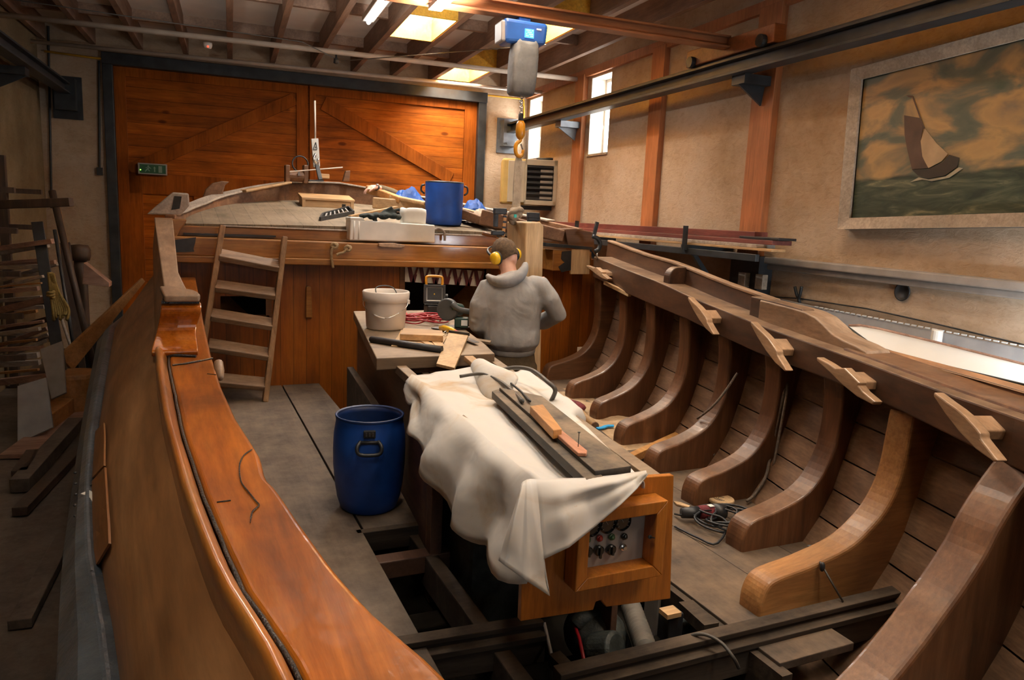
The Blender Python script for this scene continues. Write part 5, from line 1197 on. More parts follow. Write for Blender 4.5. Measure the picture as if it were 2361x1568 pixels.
# ================================================================== LADDER
t = thing('ladder', 'weathered wooden five-step ladder leaning on the deck beam', 'ladder', PY(611,926,6.28))
def ly(s): return lerp(6.62, 6.30, s)
tl, bl_ = PY(513,521,6.64), PY(452,905,6.34); tr, br = PY(656,547,6.62), PY(611,927,6.28)
for a, b in ((tl, bl_), (tr, br)): MB().bar(a, b, .045, .085, (0,-1,.1)).build('side_rail', M['ladder'], t, bevel=.008)
for (a, b) in (((505,587),(643,614)), ((496,659),(634,678)), ((486,725),(628,748)), ((480,795),(620,817)), ((470,872),(612,886))):
    s = (a[1]-521)/400; Y = ly(s); MB().bar(PY(*a, Y+.02), PY(*b, Y-.0), .14, .05, (.05,-.45,1)).build('tread', M['tread'], t, bevel=.008)
# rope ends knotted through the beam
def knot(px, py, tail, lab):
    c = PY(px, py, 6.69); t = thing('rope_end', lab, 'rope', c)
    MB().tube(spl([c+V((.0,.0,.02)), c+V((.03,-.02,.01)), c+V((.01,-.035,-.02)), c+V((-.025,-.02,-.005)), c+V((.0,-.03,.02)), c+V((.028,-.03,-.01))], 5), .012, 8).build('knot', M['rope'], t, smooth=True)
    MB().tube(spl([c+V((-.0,-.02,-.0))]+[PY(x, y, 6.655) for x, y in tail], 5), .0115, 8).build('tail', M['rope'], t, smooth=True)
knot(769, 566, [(764,580),(765,600),(768,618)], 'knotted rope end hanging straight down from the deck beam')
knot(800, 572, [(792,582),(782,585),(776,588)], 'knotted rope bent sideways on the deck beam, right of the hanging one')
# valance over the doorway: white cloth with dark red diagonals
v0, v1, v2, v3 = PY(934,612,6.83), PY(1112,625,6.83), PY(1112,647,6.83), PY(933,638,6.83)
wd = v1-v0; hv = V((0,0,-.155))
nrow = [[v0+wd*(k/24)+V((0,-.006*math.sin(k*1.3)-.004,0))+hv*s for k in range(25)] for s in (0,.5,1)]
t = thing('valance', 'short white curtain with dark red diagonal stripes over the cabin doorway', 'curtain', v0+hv)
MB().grid(nrow).build('fabric', M['plaswhite'], t, solid=.003)
for k in range(7):
    u = k/7+.02
    for s, d in (((0,.5),(.0,.055)), ((.5,1.),(.055,.0))) if k % 1 == 0 else ():
        pass
    q = lambda uu, vv: v0+wd*uu+hv*vv+V((0,-.018,0))
    MB().prism([q(u,0), q(u+.05,0), q(u+.095,1), q(u+.045,1)], (0,-.002,0)).build('stripe', M['maroon'], t)
    MB().prism([q(u+.085,.5), q(u+.125,.5), q(u+.10,1), q(u+.06,1)], (0,-.002,0)).build('stripe', M['maroon'], t)
    MB().prism([q(u+.12,0), q(u+.145,0), q(u+.115,.5), q(u+.09,.5)], (0,-.002,0)).build('stripe', M['maroon'], t)

# ================================================================== DRUMS
def drum(c, lab, opening=True, r=.19, h=.52, rotz=0, lug=(0,-1)):
    t = thing('drum', lab, 'drum', c)
    pr = ([(.001,0),(.72*r,0),(.80*r,.012),(.90*r,.07),(.965*r,.15),(1.01*r,.25),(1.02*r,.33),(1.0*r,h-.10),(.955*r,h-.045),(.94*r,h-.03),(.945*r,h-.01),(.94*r,h),(.91*r,h),(.90*r,h-.03),(.95*r,.30),(.78*r,.03),(.001,.025)] if opening else [(.001,0),(.86*r,0),(.92*r,.012),(.95*r,.06),(.97*r,.2),(.985*r,h-.02),(.985*r,h-.005),(.97*r,h),(.93*r,h),(.92*r,h-.03),(.9*r,.2),(.8*r,.03),(.001,.025)])
    mb = MB().lathe(pr[:12], c, 48, cap=False); mb.m = 1; mb.lathe(pr[11:], c, 48, cap=False); mb.build('shell', [M['blue_drum'], M['blue_inside']], t, smooth=True, fix=False)
    MB().lathe([(.955*r,h-.006),(.965*r,h+.004),(.94*r,h+.008),(.90*r,h+.002)] if opening else [(.98*r,h-.012),(1.0*r,h+.0),(.97*r,h+.008),(.92*r,h+.002)], c, 48, cap=False).build('rim_ring', M['blue_inside'] if opening else M['rubber'], t, smooth=True)
    return t
dc = PZ(850,1166,0)
t = drum(dc, 'open blue plastic drum standing on the floor boards beside the white sheet')
ct = (CAM-dc); ct.z = 0; ct.normalize(); sd = V((-ct.y, ct.x, 0))
def dq(u, w, e=.0): a = u/.19; return dc + (ct*math.cos(a)+sd*math.sin(a))*(.188+e)+V((0,0,w))
hb = MB(); o_ = .0
hb.tube(spl([dq(-.045,.425,.0), dq(-.055,.40,.03), dq(-.04,.365,.035), dq(.04,.365,.035), dq(.055,.40,.03), dq(.045,.425,.0)], 4), .010, 8)
hb.tube([dq(-.055,.42,.008), dq(.055,.42,.008)], .010, 8)
hb.build('handle', M['rubber'], t, smooth=True)
cb_ = MB(); cb_.hexa([dq(a,w,e) for w in (.445,.485) for a,e in ((-.03,-.01),(.03,-.01),(.03,.012),(-.03,.012))]); cb_.build('clasp', M['rubber'], t, bevel=.004)
for k in range(3): MB().box(dq(-.016+.016*k,.466,.014), (.008,.006,.02)).build('clasp_rib', M['steel'], t)
d2 = PY(1022,533,7.35); d2.z = zd(7.35)+.03
t = drum(V((d2.x, 7.35, d2.z)), 'blue plastic drum with dark rim standing on the foredeck', False, .20, .43)
for s in (-1, 1):
    e = V((d2.x, 7.35, d2.z+.36))+V((.205*s*.92,-.205*s*.39,0)); MB().tube(spl([e+V((0,0,.04)), e+V((.03*s,0,.03)), e+V((.035*s,0,-.02)), e+V((.0,0,-.05))], 4), .010, 8).build('handle', M['rubber'], t, smooth=True)
# ================================================================== ON THE FOREDECK
def deckbox(c0, c1, dep, h):     # front bottom edge from c0 to c1, depth away from the camera
    d = c1-c0; n = V((-d.y, d.x, 0)).normalized(); n = n if n.y > 0 else -n
    n = (n+V((0,0,.147*n.y)))
    return c0, d, n
c0, c1 = PK(697,482), PK(817,488)
c0, d, n = deckbox(c0, c1, .3, .1)
u = EZ*.115
t = thing('wooden_box', 'shallow pale wooden box with a dark finger hole on the foredeck', 'box', c0)
def dbx(s0, s1, n0, n1, z0, z1): return MB().hexa([c0+d*s+n*m+EZ*z for z in (z0,z1) for s,m in ((s0,n0),(s1,n0),(s1,n1),(s0,n1))])
dbx(.01,.99,.012,.33,.0,.10).build('body', M['pine_x'], t, bevel=.004)
dbx(-.01,1.01,0,.35,.10,.125).build('lid', M['pine_x'], t, bevel=.004)
dbx(.0,.06,.0,.02,.0,.10).build('corner_batten', M['pine_x'], t); dbx(.93,.99,.0,.02,.0,.10).build('corner_batten', M['pine_x'], t)
dbx(.76,.83,.004,.02,.012,.072).build('finger_hole', M['void'], t)  # black plate paints the shade inside the hole
# grating tray
g = [PK(738,519), PK(745,508), PK(803,491), PK(815,503)]
t = thing('grating_tray', 'small dark slatted grating tray lying on the foredeck', 'tray', g[0])
gm = MB()
for i in range(4): gm.bar(g[i]+EZ*.05, g[(i+1) % 4]+EZ*.05, .018, .05)
gm.build('frame', M['iron'], t)
for k in range(1, 7): MB().bar(g[0].lerp(g[3], k/7)+EZ*.06, g[1].lerp(g[2], k/7)+EZ*.06, .012, .012).build('slat', M['panel_grey'], t)
MB().prism([p+EZ*.02 for p in g], EZ*.008).build('tray_bottom', M['rubber'], t)
# white moulded box on the beam
f0, f1, f2, f3 = PY(806,551,6.80), PY(1003,556,6.80), PY(1003,519,6.80), PY(808,506,6.80)
f0.z = f1.z = 1.331
t = thing('white_box', 'white moulded plastic box standing on the deck beam beside the blue drum', 'box', f0)
dp = V((0,.20,.0))
MB().hexa([f0, f1, f1+dp, f0+dp, f3, f2, f2+dp, f3+dp]).build('body', M['plaswhite'], t, bevel=.012, seg=3)
for s in (.045,.10):
    a = f0.lerp(f1, s); b = f3.lerp(f2, s); MB().tube([a+V((0,.002,.01)), b+V((0,.002,-.01))], .008, 8).build('rib', M['plaswhite'], t, smooth=True)
a = f3.lerp(f2, -.005); MB().hexa([a+V(p) for p in ((0,.0,-.01),(.14,0,-.01),(.14,.2,-.01),(0,.2,-.01),(.0,.0,.022),(.12,0,.022),(.12,.2,.022),(0,.2,.022))]).build('raised_edge', M['plaswhite'], t, bevel=.01)
e0 = PY(952,515,6.95)
rings = []
for z, w, dd in ((0,.118,.07),(.03,.12,.072),(.10,.124,.074),(.14,.12,.07),(.145,.10,.055)):
    rings.append([V((e0.x, e0.y, f2.z+.004))+V((w*math.copysign(abs(math.cos(q))**.5, math.cos(q)), dd*math.copysign(abs(math.sin(q))**.5, math.sin(q)), z+.006*math.sin(3*q))) for q in [2*math.pi*k/24 for k in range(24)]])
tag(MB().loft(rings).build('white_tub', M['plaswhite'], smooth=True), 'small rounded white tub on top of the white moulded box', 'tub')
gz = f3.z+.012
mb = MB(); rnd = random.Random(3)
for (x, y, r, rz) in ((838,500,.05,.022),(862,503,.06,.03),(885,500,.06,.034),(906,496,.05,.03),(920,488,.03,.03),(850,508,.045,.02)):
    c = PY(x, y, 6.86); mb.ell(V((c.x, 6.86+rnd.uniform(-.03,.03), gz+.02+rnd.uniform(0,.015))), (r, .055, rz), Matrix.Rotation(rnd.uniform(-.5,.5), 3, 'Y'), 14, 8)
for a, b in (((890,497),(922,482)),((872,500),(905,478)),((835,500),(858,494)),((868,506),(862,515))):
    p, q = PY(*a, 6.85), PY(*b, 6.84); mb.tube([p, p.lerp(q,.5)+EZ*.008, q], [.022,.02,.014], 8)
tag(mb.build('work_gloves', M['glove'], smooth=True, remesh=.008), 'crumpled dark green-black work gloves on the white moulded box', 'gloves')
q = PY(847,497,6.82); tag(MB().box(q+EZ*.006, (.02,.012,.02)).build('yellow_tab', M['yellow']), 'tiny yellow tab by the dark gloves on the white box', 'tab')
tag(MB().bar(PY(806,500,7.12), PY(915,478,7.25), .07, .025).build('lath', M['pine_x'], bevel=.003), 'pale lath lying behind the dark gloves on the foredeck', 'lath')
# logs and boards near the bow, right of the middle
def spar(p0, p1, w, h, mat, nm, lab, cat, grp=None): return tag(MB().bar(p0, p1, w, h, w1=w*.8, t1=h*.8).build(nm, M[mat], bevel=.015, seg=3), lab, cat, grp)
spar(PY(850,436,8.2), PY(925,462,7.7), .10, .09, 'lumber_orange', 'timber', 'orange-brown timber under the hand, highest of the pile near the bow', 'timber')
spar(PY(862,468,7.9), PY(985,476,7.6), .13, .12, 'pine_x', 'timber', 'light knotty timber lying lowest on the foredeck left of the drum', 'timber')
spar(PY(905,455,7.85), PY(985,470,7.45), .13, .05, 'pine_x', 'timber', 'pale wedge-shaped timber on the pile directly left of the drum', 'timber')
spar(PY(1062,492,7.3), PY(1185,536,6.98), .07, .10, 'bow_wood', 'timber', 'brown timber slanting down from the drum to the pale post', 'timber')
spar(PY(1064,484,7.5), PY(1120,497,7.25), .10, .05, 'pine_x', 'timber', 'short pale board between the drum and the blue tarpaulin', 'timber')
spar(PY(1108,500,7.1), PY(1300,545,6.75), .08, .16, 'bow_wood', 'rail_timber', 'dark brown rail timber passing behind the pale post top', 'timber')
MBk = MB().prism([PY(x, y, 6.72) for x, y in ((1303,528),(1330,527),(1369,536),(1371,571),(1310,568))], (0,.2,0))
tag(MBk.build('timber_block', M['beam_dark'], bevel=.008), 'dark timber block by the clamp at the right end of the deck beam', 'block')
spar(PY(560,441,8.3), PY(668,421,8.5), .14, .03, 'pine_x', 'plank', 'thin worn plank lying on the left bow rail', 'plank')
# tarpaulins
def tarp(px0, py0, px1, py1, Y, lab, seed):
    rows = []; rr = random.Random(seed); a, b = PY(px0, py1, Y), PY(px1, py1, Y); top = PY(px0, py0, Y).z-a.z
    for j in range(9):
        row = []
        for k in range(15):
            s, q = k/14, j/8; bump = math.sin(math.pi*s)**.6*math.sin(math.pi*q)**.7
            row.append(V((lerp(a.x, b.x, s), Y-.12+.3*q, a.z-.02+top*bump*(.95+.4*noise.noise(V((s*4+seed, q*4, 0))))+.018*noise.noise(V((s*9, q*7, seed)))-.05*(1-bump))))
        rows.append(row)
    return tag(MB().grid(rows).build('tarpaulin', M['tarp'], smooth=False, solid=.004), lab, 'tarpaulin')
tarp(895,426,990,470,7.95,'crumpled blue tarpaulin between the hand and the blue drum', 2)
tarp(1060,452,1128,492,7.55,'crumpled blue tarpaulin right of the blue drum on the foredeck', 5)
tarp(1085,474,1135,498,7.3,'x',8).name = 'sacking'
sk = bpy.data.objects['sacking']; sk.data.materials.clear(); sk.data.materials.append(M['strap']); tag(sk, 'dusty grey-brown sacking fold below the right blue tarpaulin', 'sack')
# ---- bow gear
YG = 8.55
p = PY(735,405,YG)
t = thing('mast_bracket', 'upright pale metal bracket with lever and rod standing on the bow', 'bracket', p)
MB().prism([PY(x, y, YG) for x, y in ((718,320),(734,319),(738,384),(723,386))], (0,.035,0)).build('plate', M['sign_plate'], t, bevel=.003)
mk = MB()
for a, b in (((722,344),(728,328)),((728,328),(731,344)),((722,345),(731,345)),((727,338),(727,342))): mk.bar(PY(*a, YG-.004), PY(*b, YG-.004), .008, .004, (0,1,0))
mk.build('warning_mark', M['rubber'], t)
MB().tube(spl([PY(728,355,YG-.02), PY(723,368,YG-.04), PY(731,378,YG-.04), PY(734,366,YG-.03)], 4), .015, 8).build('latch', M['chrome'], t, smooth=True)
MB().bar(PY(730,378,YG-.03), PY(739,415,YG-.08), .045, .03, (0,-1,0)).build('lever', M['iron'], t, bevel=.005)
MB().tube([PY(726,232,YG+.02), PY(727,320,YG+.02)], .010, 8).build('rod', M['pipe_white'], t, smooth=True)
MB().bar(PY(712,416,YG-.05), PY(745,417,YG-.05), .08, .015).build('foot', M['iron'], t)
c = PY(692,378,YG+.1)
tag(MB().tube([c+V((.085*math.cos(q), 0, .085*math.sin(q))) for q in [2*math.pi*k/24 for k in range(25)]], .008, 6, cap=False).build('iron_ring', M['iron'], smooth=True), 'thin iron ring standing on edge left of the mast bracket', 'ring')
tag(MB().tube([PY(668,396,YG-.05), PY(790,386,YG-.05)], .007, 6).build('thin_stick', M['pipe_white']), 'thin light stick lying across the bow gear', 'stick')
t = thing('windlass', 'small dark windlass with blocks on the bow beside the iron ring', 'windlass', PY(680,412,YG))
MB().tube([PY(660,405,YG+.05), PY(706,408,YG+.05)], .06, 14).build('barrel', M['bow_wood'], t)
for x in (662, 704): MB().box(PY(x, 402, YG+.05), (.05,.12,.20)).build('cheek', M['beam_dark'], t, bevel=.01)
MB().box(PY(689,401,YG-.02), (.02,.02,.04)).build('pawl', M['chrome'], t)
tag(MB().box(PY(748,396,YG+.1)-EZ*.05, (.10,.08,.05)).build('wood_block', M['pine_x'], bevel=.006), 'small orange wood block right of the mast bracket lever', 'block')
tag(MB().prism([PY(x, y, YG) for x, y in ((791,418),(797,394),(808,393),(806,418))], (0,.06,0)).build('bitt_post', M['beam_dark'], bevel=.006), 'short dark leaning post standing on the bow, right of the bracket', 'post')
# ---- pale knee timber hanging from the hoist sling, behind the man
YP_ = 5.45
q0, q1, q2, q3 = PY(1213,513,YP_), PY(1247,512,YP_), PY(1254,522,YP_), PY(1256,640,YP_)
w = q3.x-PY(1217,640,YP_).x
pts = [V((q0.x,YP_,q0.z)), V((q1.x,YP_,q1.z)), V((q2.x,YP_,q2.z)), V((q3.x+.02,YP_,-.02)), V((q0.x+.05,YP_,-.02))]
tag(MB().prism(pts, V((-.055,.26,0))).build('knee_timber', M['pale'], bevel=.01), 'thick new pale timber post standing upright behind the man, hung in the sling', 'timber')
kb = ST
t = bpy.data.objects['lifting_sling']
mb = MB(); mb.ell(kb+V((0,.0,-.02)), (.06,.05,.04), Matrix.Rotation(.5,3,'Y'), 14, 8); mb.ell(kb+V((-.03,-.02,-.05)), (.045,.04,.035), None, 14, 8); mb.tube(spl([kb+V((.05,0,0)), kb+V((.0,-.05,.01)), kb+V((-.06,-.02,-.03)), kb+V((-.02,.04,-.09)), kb+V((.03,.08,-.1))], 4), .022, 8)
t2 = mb.build('sling_knot', M['strap'], t, smooth=True)
q = PY(1188,498,5.36); tag(MB().box(q, (.02,.01,.025)).build('sling_tag', M['teal']), 'tiny teal tag at the knot of the lifting sling', 'tag')
# ---- clamps
def clamp(px, py0, py1, Y, lab, dx=0):
    a, b = PY(px, py0, Y), PY(px+dx, py1, Y); t = thing('bar_clamp', lab, 'clamp', b)
    MB().bar(a, b, .03, .012, (0,1,0)).build('bar', M['hook_yellow'], t)
    for k in range(5): MB().bar(a.lerp(b, k/5+.03), a.lerp(b, k/5+.10), .032, .014, (0,1,0)).build('scale_mark', M['rubber'], t)
    MB().box(a+V((-.06,0,-.02)), (.13,.05,.06)).build('fixed_jaw', M['rubber'], t, bevel=.008)
    MB().box(a+V((-.10,0,-.10)), (.04,.04,.14)).build('pad', M['iron'], t, bevel=.005)
    MB().box(b+V((-.06,0,.03)), (.13,.045,.045)).build('sliding_jaw', M['rubber'], t, bevel=.008)
    return t
clamp(1166,483,545,6.62,'black and yellow bar clamp left of the sling on the rail timber', -6); clamp(1242,493,512,6.75,'black and yellow bar clamp just right of the sling, partly behind the pale post')
t = thing('screw_clamp', 'iron screw clamp gripping the shelf end beside the dark timber block', 'clamp', PY(1380,580,6.45))
MB().bar(PY(1377,512,6.45), PY(1369,545,6.45), .035, .02, (0,1,0)).build('bar', M['iron'], t)
MB().tube(spl([PY(1367,545,6.42), PY(1378,550,6.42), PY(1384,562,6.42), PY(1380,575,6.42), PY(1372,580,6.42)], 5), .022, 10).build('bow_frame', M['iron'], t, smooth=True)
MB().tube([PY(1376,580,6.42), PY(1377,600,6.42)], .012, 8).build('screw', M['chrome'], t, smooth=True)
a, b = PY(1112,537,6.88), PY(1172,552,6.78)
t = thing('rasp', 'dark rasp with wooden handle lying on the coaming left of the pale post', 'tool', a)
MB().tube([a, a.lerp(b,.55)], [.022,.018], 10).build('handle', M['beam_dark'], t, smooth=True)
MB().bar(a.lerp(b,.5), b, .022, .01).build('blade', M['iron'], t)
c = PY(1012,540,6.9); tag(MB().tube(spl([c+V((-.06,0,.02)), c+V((-.01,-.01,.055)), c+V((.045,-.02,.02)), c+V((.05,-.03,-.06))], 5), .012, 8).build('rope_end', M['rope_grey'], smooth=True), 'grey rope end looping over the coaming right of the white box', 'rope')

# ================================================================== RIGHT SIDE, ON THE FLOOR
# sawdust drift: a heap too fine to count
rows = []
for j in range(15):
    row = []
    for k in range(21):
        x, y = lerp(2.72, 3.5, k/20), lerp(4.25, 6.1, j/14); e = min(k, 20-k)/20*min(j, 14-j)/14*8
        row.append(V((x, y, -.006+.035*min(1, e)*(.6+noise.noise(V((x*4, y*4, 0))))+.01*noise.noise(V((x*15, y*15, 2)))*min(1, e))))
    rows.append(row)
o = MB().grid(rows).build('sawdust', M['sawdust'], smooth=True); tag(o, 'loose tan sawdust drifted between the far frames', 'sawdust', kind='stuff')
a, b = PZ(1308,922,.05), PZ(1372,982,.035)
t = thing('mallet', 'round wooden tool handle lying in the sawdust by the red bag', 'mallet', b)
MB().tube([a, a.lerp(b,.3), b], [.022,.026,.03], 14).build('handle', M['pine_y'], t, smooth=True)
MB().tube([b+V((.05,-.05,0))*0+(b-a).normalized()*-.01, b+(b-a).normalized()*.006], [.031,.031], 14).build('end_ring', M['bow_wood'], t)
mb = MB(); mb.ell(PZ(1312,935,.05), (.10,.16,.05), Matrix.Rotation(.5,3,'Z'), 16, 8); mb.ell(PZ(1322,960,.04), (.06,.10,.04), Matrix.Rotation(.6,3,'Z'), 14, 8)
tag(mb.build('red_bag', M['redbag'], smooth=True), 'dark red cloth bag on the floor beside the white sheet', 'bag')
c = PZ(1398,987,.02)
tag(MB().prism([c+V(p) for p in ((-.09,-.03,0),(-.03,-.02,0),(.02,.01,0),(.07,.0,0),(.09,.03,0),(.05,.05,0),(.0,.04,0),(-.04,.015,0),(-.09,.01,0))], (0,0,.012)).build('blue_cap', M['bluetag'], bevel=.003), 'small bright blue plastic strip on the sawdusty floor', 'plastic strip')
a, b = PZ(1452,1058,.05), PZ(1592,992,.03)
tag(MB().bar(a, b, .055, .055).build('orange_batten', M['orange'], bevel=.003), 'fresh orange batten lying between two right-hand frames', 'batten')
a, b = PZ(1365,985,.012), PZ(1475,1080,.012)
tag(MB().bar(a, b, .07, .015).build('floor_lath', M['dark_beam'], bevel=.003), 'dark lath lying along the dusty floor right of the dark board', 'lath')
c = PZ(1663,1153,.02)
t = thing('wood_disc', 'pale round plywood disc on the floor behind the coiled cable', 'disc', c)
MB().lathe([(.001,-.012),(.072,-.012),(.075,-.006),(.075,.006),(.072,.012),(.001,.012)], c, 32).build('disc', M['pale'], t, bevel=.002)
mk = MB()
for r_, a0, a1 in ((.045,2.6,4.4),(.03,2.4,4.2),(.018,0,3)): mk.tube([c+V((r_*math.cos(q), r_*math.sin(q), .013)) for q in [lerp(a0,a1,k/8) for k in range(9)]], .0015, 5)
mk.build('pencil_marks', M['rubber'], t)
# power tool with coiled cable
a, b = PZ(1572,1183,.045), PZ(1640,1180,.045)
t = thing('power_tool', 'black and dark red electric tool lying on the right floor boards', 'power tool', a.lerp(b,.5)-EZ*.045)
MB().tube([a, a.lerp(b,.35), a.lerp(b,.55)], [.028,.032,.034], 14).build('grip', M['rubber'], t, smooth=True)
MB().tube([a.lerp(b,.55), a.lerp(b,1.0), a.lerp(b,1.1)], [.036,.040,.03], 14).build('body', M['redbag'], t, smooth=True)
MB().tube([a.lerp(b,1.08), a.lerp(b,1.45)], [.045,.04], 14).build('head', M['rubber'], t, smooth=True)
for k in range(3): MB().bar(a.lerp(b,.72)+V((-.02,-.03,.0+.012*k)), a.lerp(b,.98)+V((-.02,-.03,.0+.012*k)), .004, .004).build('vent_slot', M['rubber'], t)
MB().box(a.lerp(b,.92)+V((0,-.01,.04)), (.03,.03,.004)).build('label_sticker', M['plaswhite'], t)
cc = PZ(1672,1200,.03); pts = [a+V((-.05,.02,-.02)), a]
mb = MB(); pts = []
for k in range(70):
    q = k*.55; r = .105+.05*math.sin(k*.7); pts.append(cc+V((1.2*r*math.cos(q)+.015*math.sin(k*1.3), r*1.05*math.sin(q)-.0, .0+.05*abs(math.sin(k*.31))-.012)))
pts += [PZ(1655,1252,.012), PZ(1610,1240,.012), PZ(1556,1214,.012)]
mb.tube(spl(pts, 4), .0065, 6)
tag(mb.build('coiled_cable', M['cable'], smooth=True), 'tangled black cable beside the electric tool on the right floor boards', 'cable')
cab('cable', [PZ(1556,1185,.01), PZ(1570,1188,.03), PZ(1575,1184,.04)], .006, 'cable', 'short black cable running from the casing corner to the electric tool')
slabpx('wood_shaving', [(1553,1155),(1570,1158),(1592,1166),(1588,1169),(1560,1162)], .0, .008, 'pale', 'thin pale wood sliver on the floor near the electric tool', 'sliver', bev=0)
slabpx('wood_chip', [(1645,1076),(1650,1074),(1664,1084),(1646,1087)], .02, .02, 'orange', 'small orange chip lying by the fifth frame foot', 'chip', bev=0)
slabpx('wood_offcut', [(1716,1342),(1770,1332),(1800,1322),(1740,1358),(1735,1374)], .0, .02, 'orange', 'flat fresh orange offcut under the new light frame foot', 'offcut', bev=0)
# ropes on the right planking
def hullp(px, py): return hitc(px, py, .12)
cab('hanging_rope', [hitc(1694,842,.10), hitc(1682,862,.08), hitc(1676,905,.06), hitc(1672,950,.05), hitc(1664,1000,.03), hitc(1660,1020,.02), hitc(1644,1050,-.05)], .009, 'rope_grey', 'grey rope hanging behind the fourth frame and curving down', None, 5, 'rope')
cab('hanging_rope', [hitc(1700,860,.02), hitc(1670,905,-.06), hitc(1640,940,-.12), hitc(1608,965,-.14)], .008, 'rope_grey', 'grey rope stretched slantwise across the fourth frame', None, 5, 'rope')
cab('hanging_rope', [hitc(1812,880,.10), hitc(1808,905,.06), hitc(1800,940,.05), hitc(1786,1000,.03), hitc(1776,1050,.02), hitc(1765,1100,-.05), hitc(1740,1140,-.12), hitc(1722,1155,-.2)], .009, 'rope_grey', 'grey rope hanging down behind the fifth frame to the floor', None, 5, 'rope')
cab('hanging_rope', [hitc(1815,885,.08), hitc(1812,920,.05), hitc(1800,985,.04), hitc(1783,1075,.02)], .008, 'rope_grey', 'second thinner strand of grey rope behind the fifth frame', None, 5, 'rope')
a, b = PY(1870,1262,2.3), PY(1893,1300,2.12); c2 = PY(1944,1388,2.02)
t = thing('lashing_cord', 'dark cord with a knot tied over the light orange new frame', 'cord', b)
MB().tube([a, b, c2], .0045, 6).build('cord', M['cable_brown'], t, smooth=True)
MB().ell(PY(1896,1307,2.11), (.012,.012,.022), n=10, m=6).build('knot', M['cable'], t, smooth=True)
MB().ell(a, (.014,.02,.01), n=10, m=6).build('eye_bolt', M['iron'], t, smooth=True)
# ---- engine gear in the gap under the instrument board
t = thing('engine', 'dirty dark engine pump and fittings below the orange instrument board', 'engine', V((1.55, 1.75, -.32)))
c = PZ(1372,1462,-.12)
MB().ell(c, (.13,.15,.12), None, 20, 12).build('pump_housing', M['engine'], t, smooth=True)
MB().lathe([(.001,-.06),(.07,-.06),(.075,-.04),(.075,.05),(.06,.06),(.001,.06)], PZ(1395,1500,-.10), 22, (.4,-.7,.35)).build('pulley', M['engine'], t, smooth=False, bevel=.004)
MB().tube(spl([PZ(1330,1440,-.05), PZ(1345,1428,-.03), PZ(1390,1425,-.04), PZ(1425,1460,-.10), PZ(1440,1500,-.15)], 5), .035, 12).build('manifold', M['engine'], t, smooth=True)
h0, h1 = PZ(1455,1400,-.08), PZ(1490,1500,-.02)
rg = MB().tube([h0.lerp(h1, k/40) for k in range(41)], [.042+.005*math.sin(k*2.1) for k in range(41)], 14); rg.build('corrugated_hose', M['hose'], t, smooth=True)
MB().tube([PZ(1320,1430,-.05), PZ(1335,1470,-.06), PZ(1348,1530,-.06)], .008, 8).build('red_hose', M['redcable'], t, smooth=True)
MB().box(PZ(1545,1440,-.05), (.075,.075,.13)).build('battery_box', M['rubber'], t, bevel=.006)
MB().box(PZ(1545,1412,.02), (.07,.06,.02)).build('terminal_block', M['pine_x'], t)
MB().lathe([(.001,-.1),(.07,-.1),(.07,.05),(.03,.06),(.001,.06)], PZ(1562,1445,-.14), 20).build('filter', M['engine'], t, smooth=True)
MB().box(PZ(1512,1410,-.18), (.06,.10,.22)).build('bracket', M['greyboard'], t)
cab('bilge_cable', [PZ(1460,1500,-.03), PZ(1560,1478,.02), PZ(1615,1462,.075), PZ(1660,1480,.072), PZ(1690,1515,.04), PZ(1703,1540,-.02)], .007, 'cable_brown', 'brown cable looping over the near right hatch beam')

# ================================================================== LEFT SIDE OF THE WORKSHOP
p1 = PZ(172,850,-.02); p1.z = -.02
t = thing('wooden_stump', 'round orange-topped wooden stump left of the hull under the prop plank', 'stump', V((p1.x, p1.y, ZF)))
MB().lathe([(.001,0),(.20,0),(.21,.1),(.205,.36),(.19,.40),(.001,.405)], V((p1.x, p1.y, ZF)), 28).build('trunk', M['lumber_orange'], t, smooth=False, bevel=.01)
pa = PZ(150,838,.0); pb_ = PX(330,645,-.28)
mb = MB().bar(pa, pb_, .05, .20, (-.3,-.25,1), .03, .05)
tag(mb.build('prop_plank', M['lumber_orange'], bevel=.006), 'orange-brown plank propped from the stump up against the hull side', 'plank')
# lumber rack at the left wall
BR = 8.6
def rb(x, y, b): return RB(x, y, b)
t = thing('lumber_rack', 'dark lumber rack against the left wall full of offcuts', 'rack', RM(-2.2, BR, ZF))
for b in (BR+.55,): MB().rbox(-2.25, -2.17, b-.04, b+.04, ZF, 2.0).build('rack_post', M['lumber_dark'], t)
for b in (BR-.5, BR+.55):
    for z in (.05, .45, .85, 1.25, 1.62): MB().rbox(-2.25, -1.86, b-.03, b+.03, z, z+.05).build('rack_arm', M['lumber_dark'], t)
sticks = [((40,474),(165,466),.10,'lumber_dark','thick dark beam end sticking out highest from the lumber rack'),
 ((40,574),(122,556),.06,'lumber_red','red-grey batten end on the lumber rack below the top beam'),
 ((40,585),(112,566),.05,'lumber_grey','thin grey batten end directly under the red-grey one on the lumber rack'),
 ((40,612),(128,604),.05,'lumber_red','pale reddish round stick sticking out of the lumber rack above the rope'),
 ((40,648),(132,608),.05,'lumber_grey','pale grey stick rising to the right on the lumber rack'),
 ((40,664),(100,637),.035,'lumber_grey','thin pale stick parallel below the rising grey stick'),
 ((40,716),(107,690),.08,'lumber_red','reddish squared timber end in the middle of the lumber rack'),
 ((40,768),(112,735),.07,'lumber_dark','dark timber end under the reddish one in the lumber rack'),
 ((40,796),(110,757),.05,'lumber_red','red-brown strip low in the lumber rack'),
 ((40,812),(112,770),.04,'lumber_grey','light grey strip low in the lumber rack'),
 ((40,828),(110,784),.04,'lumber_grey','lowest light strip end in the lumber rack'),
 ((40,880),(112,868),.08,'lumber_red','brown timber end above the leaning grey boards')]
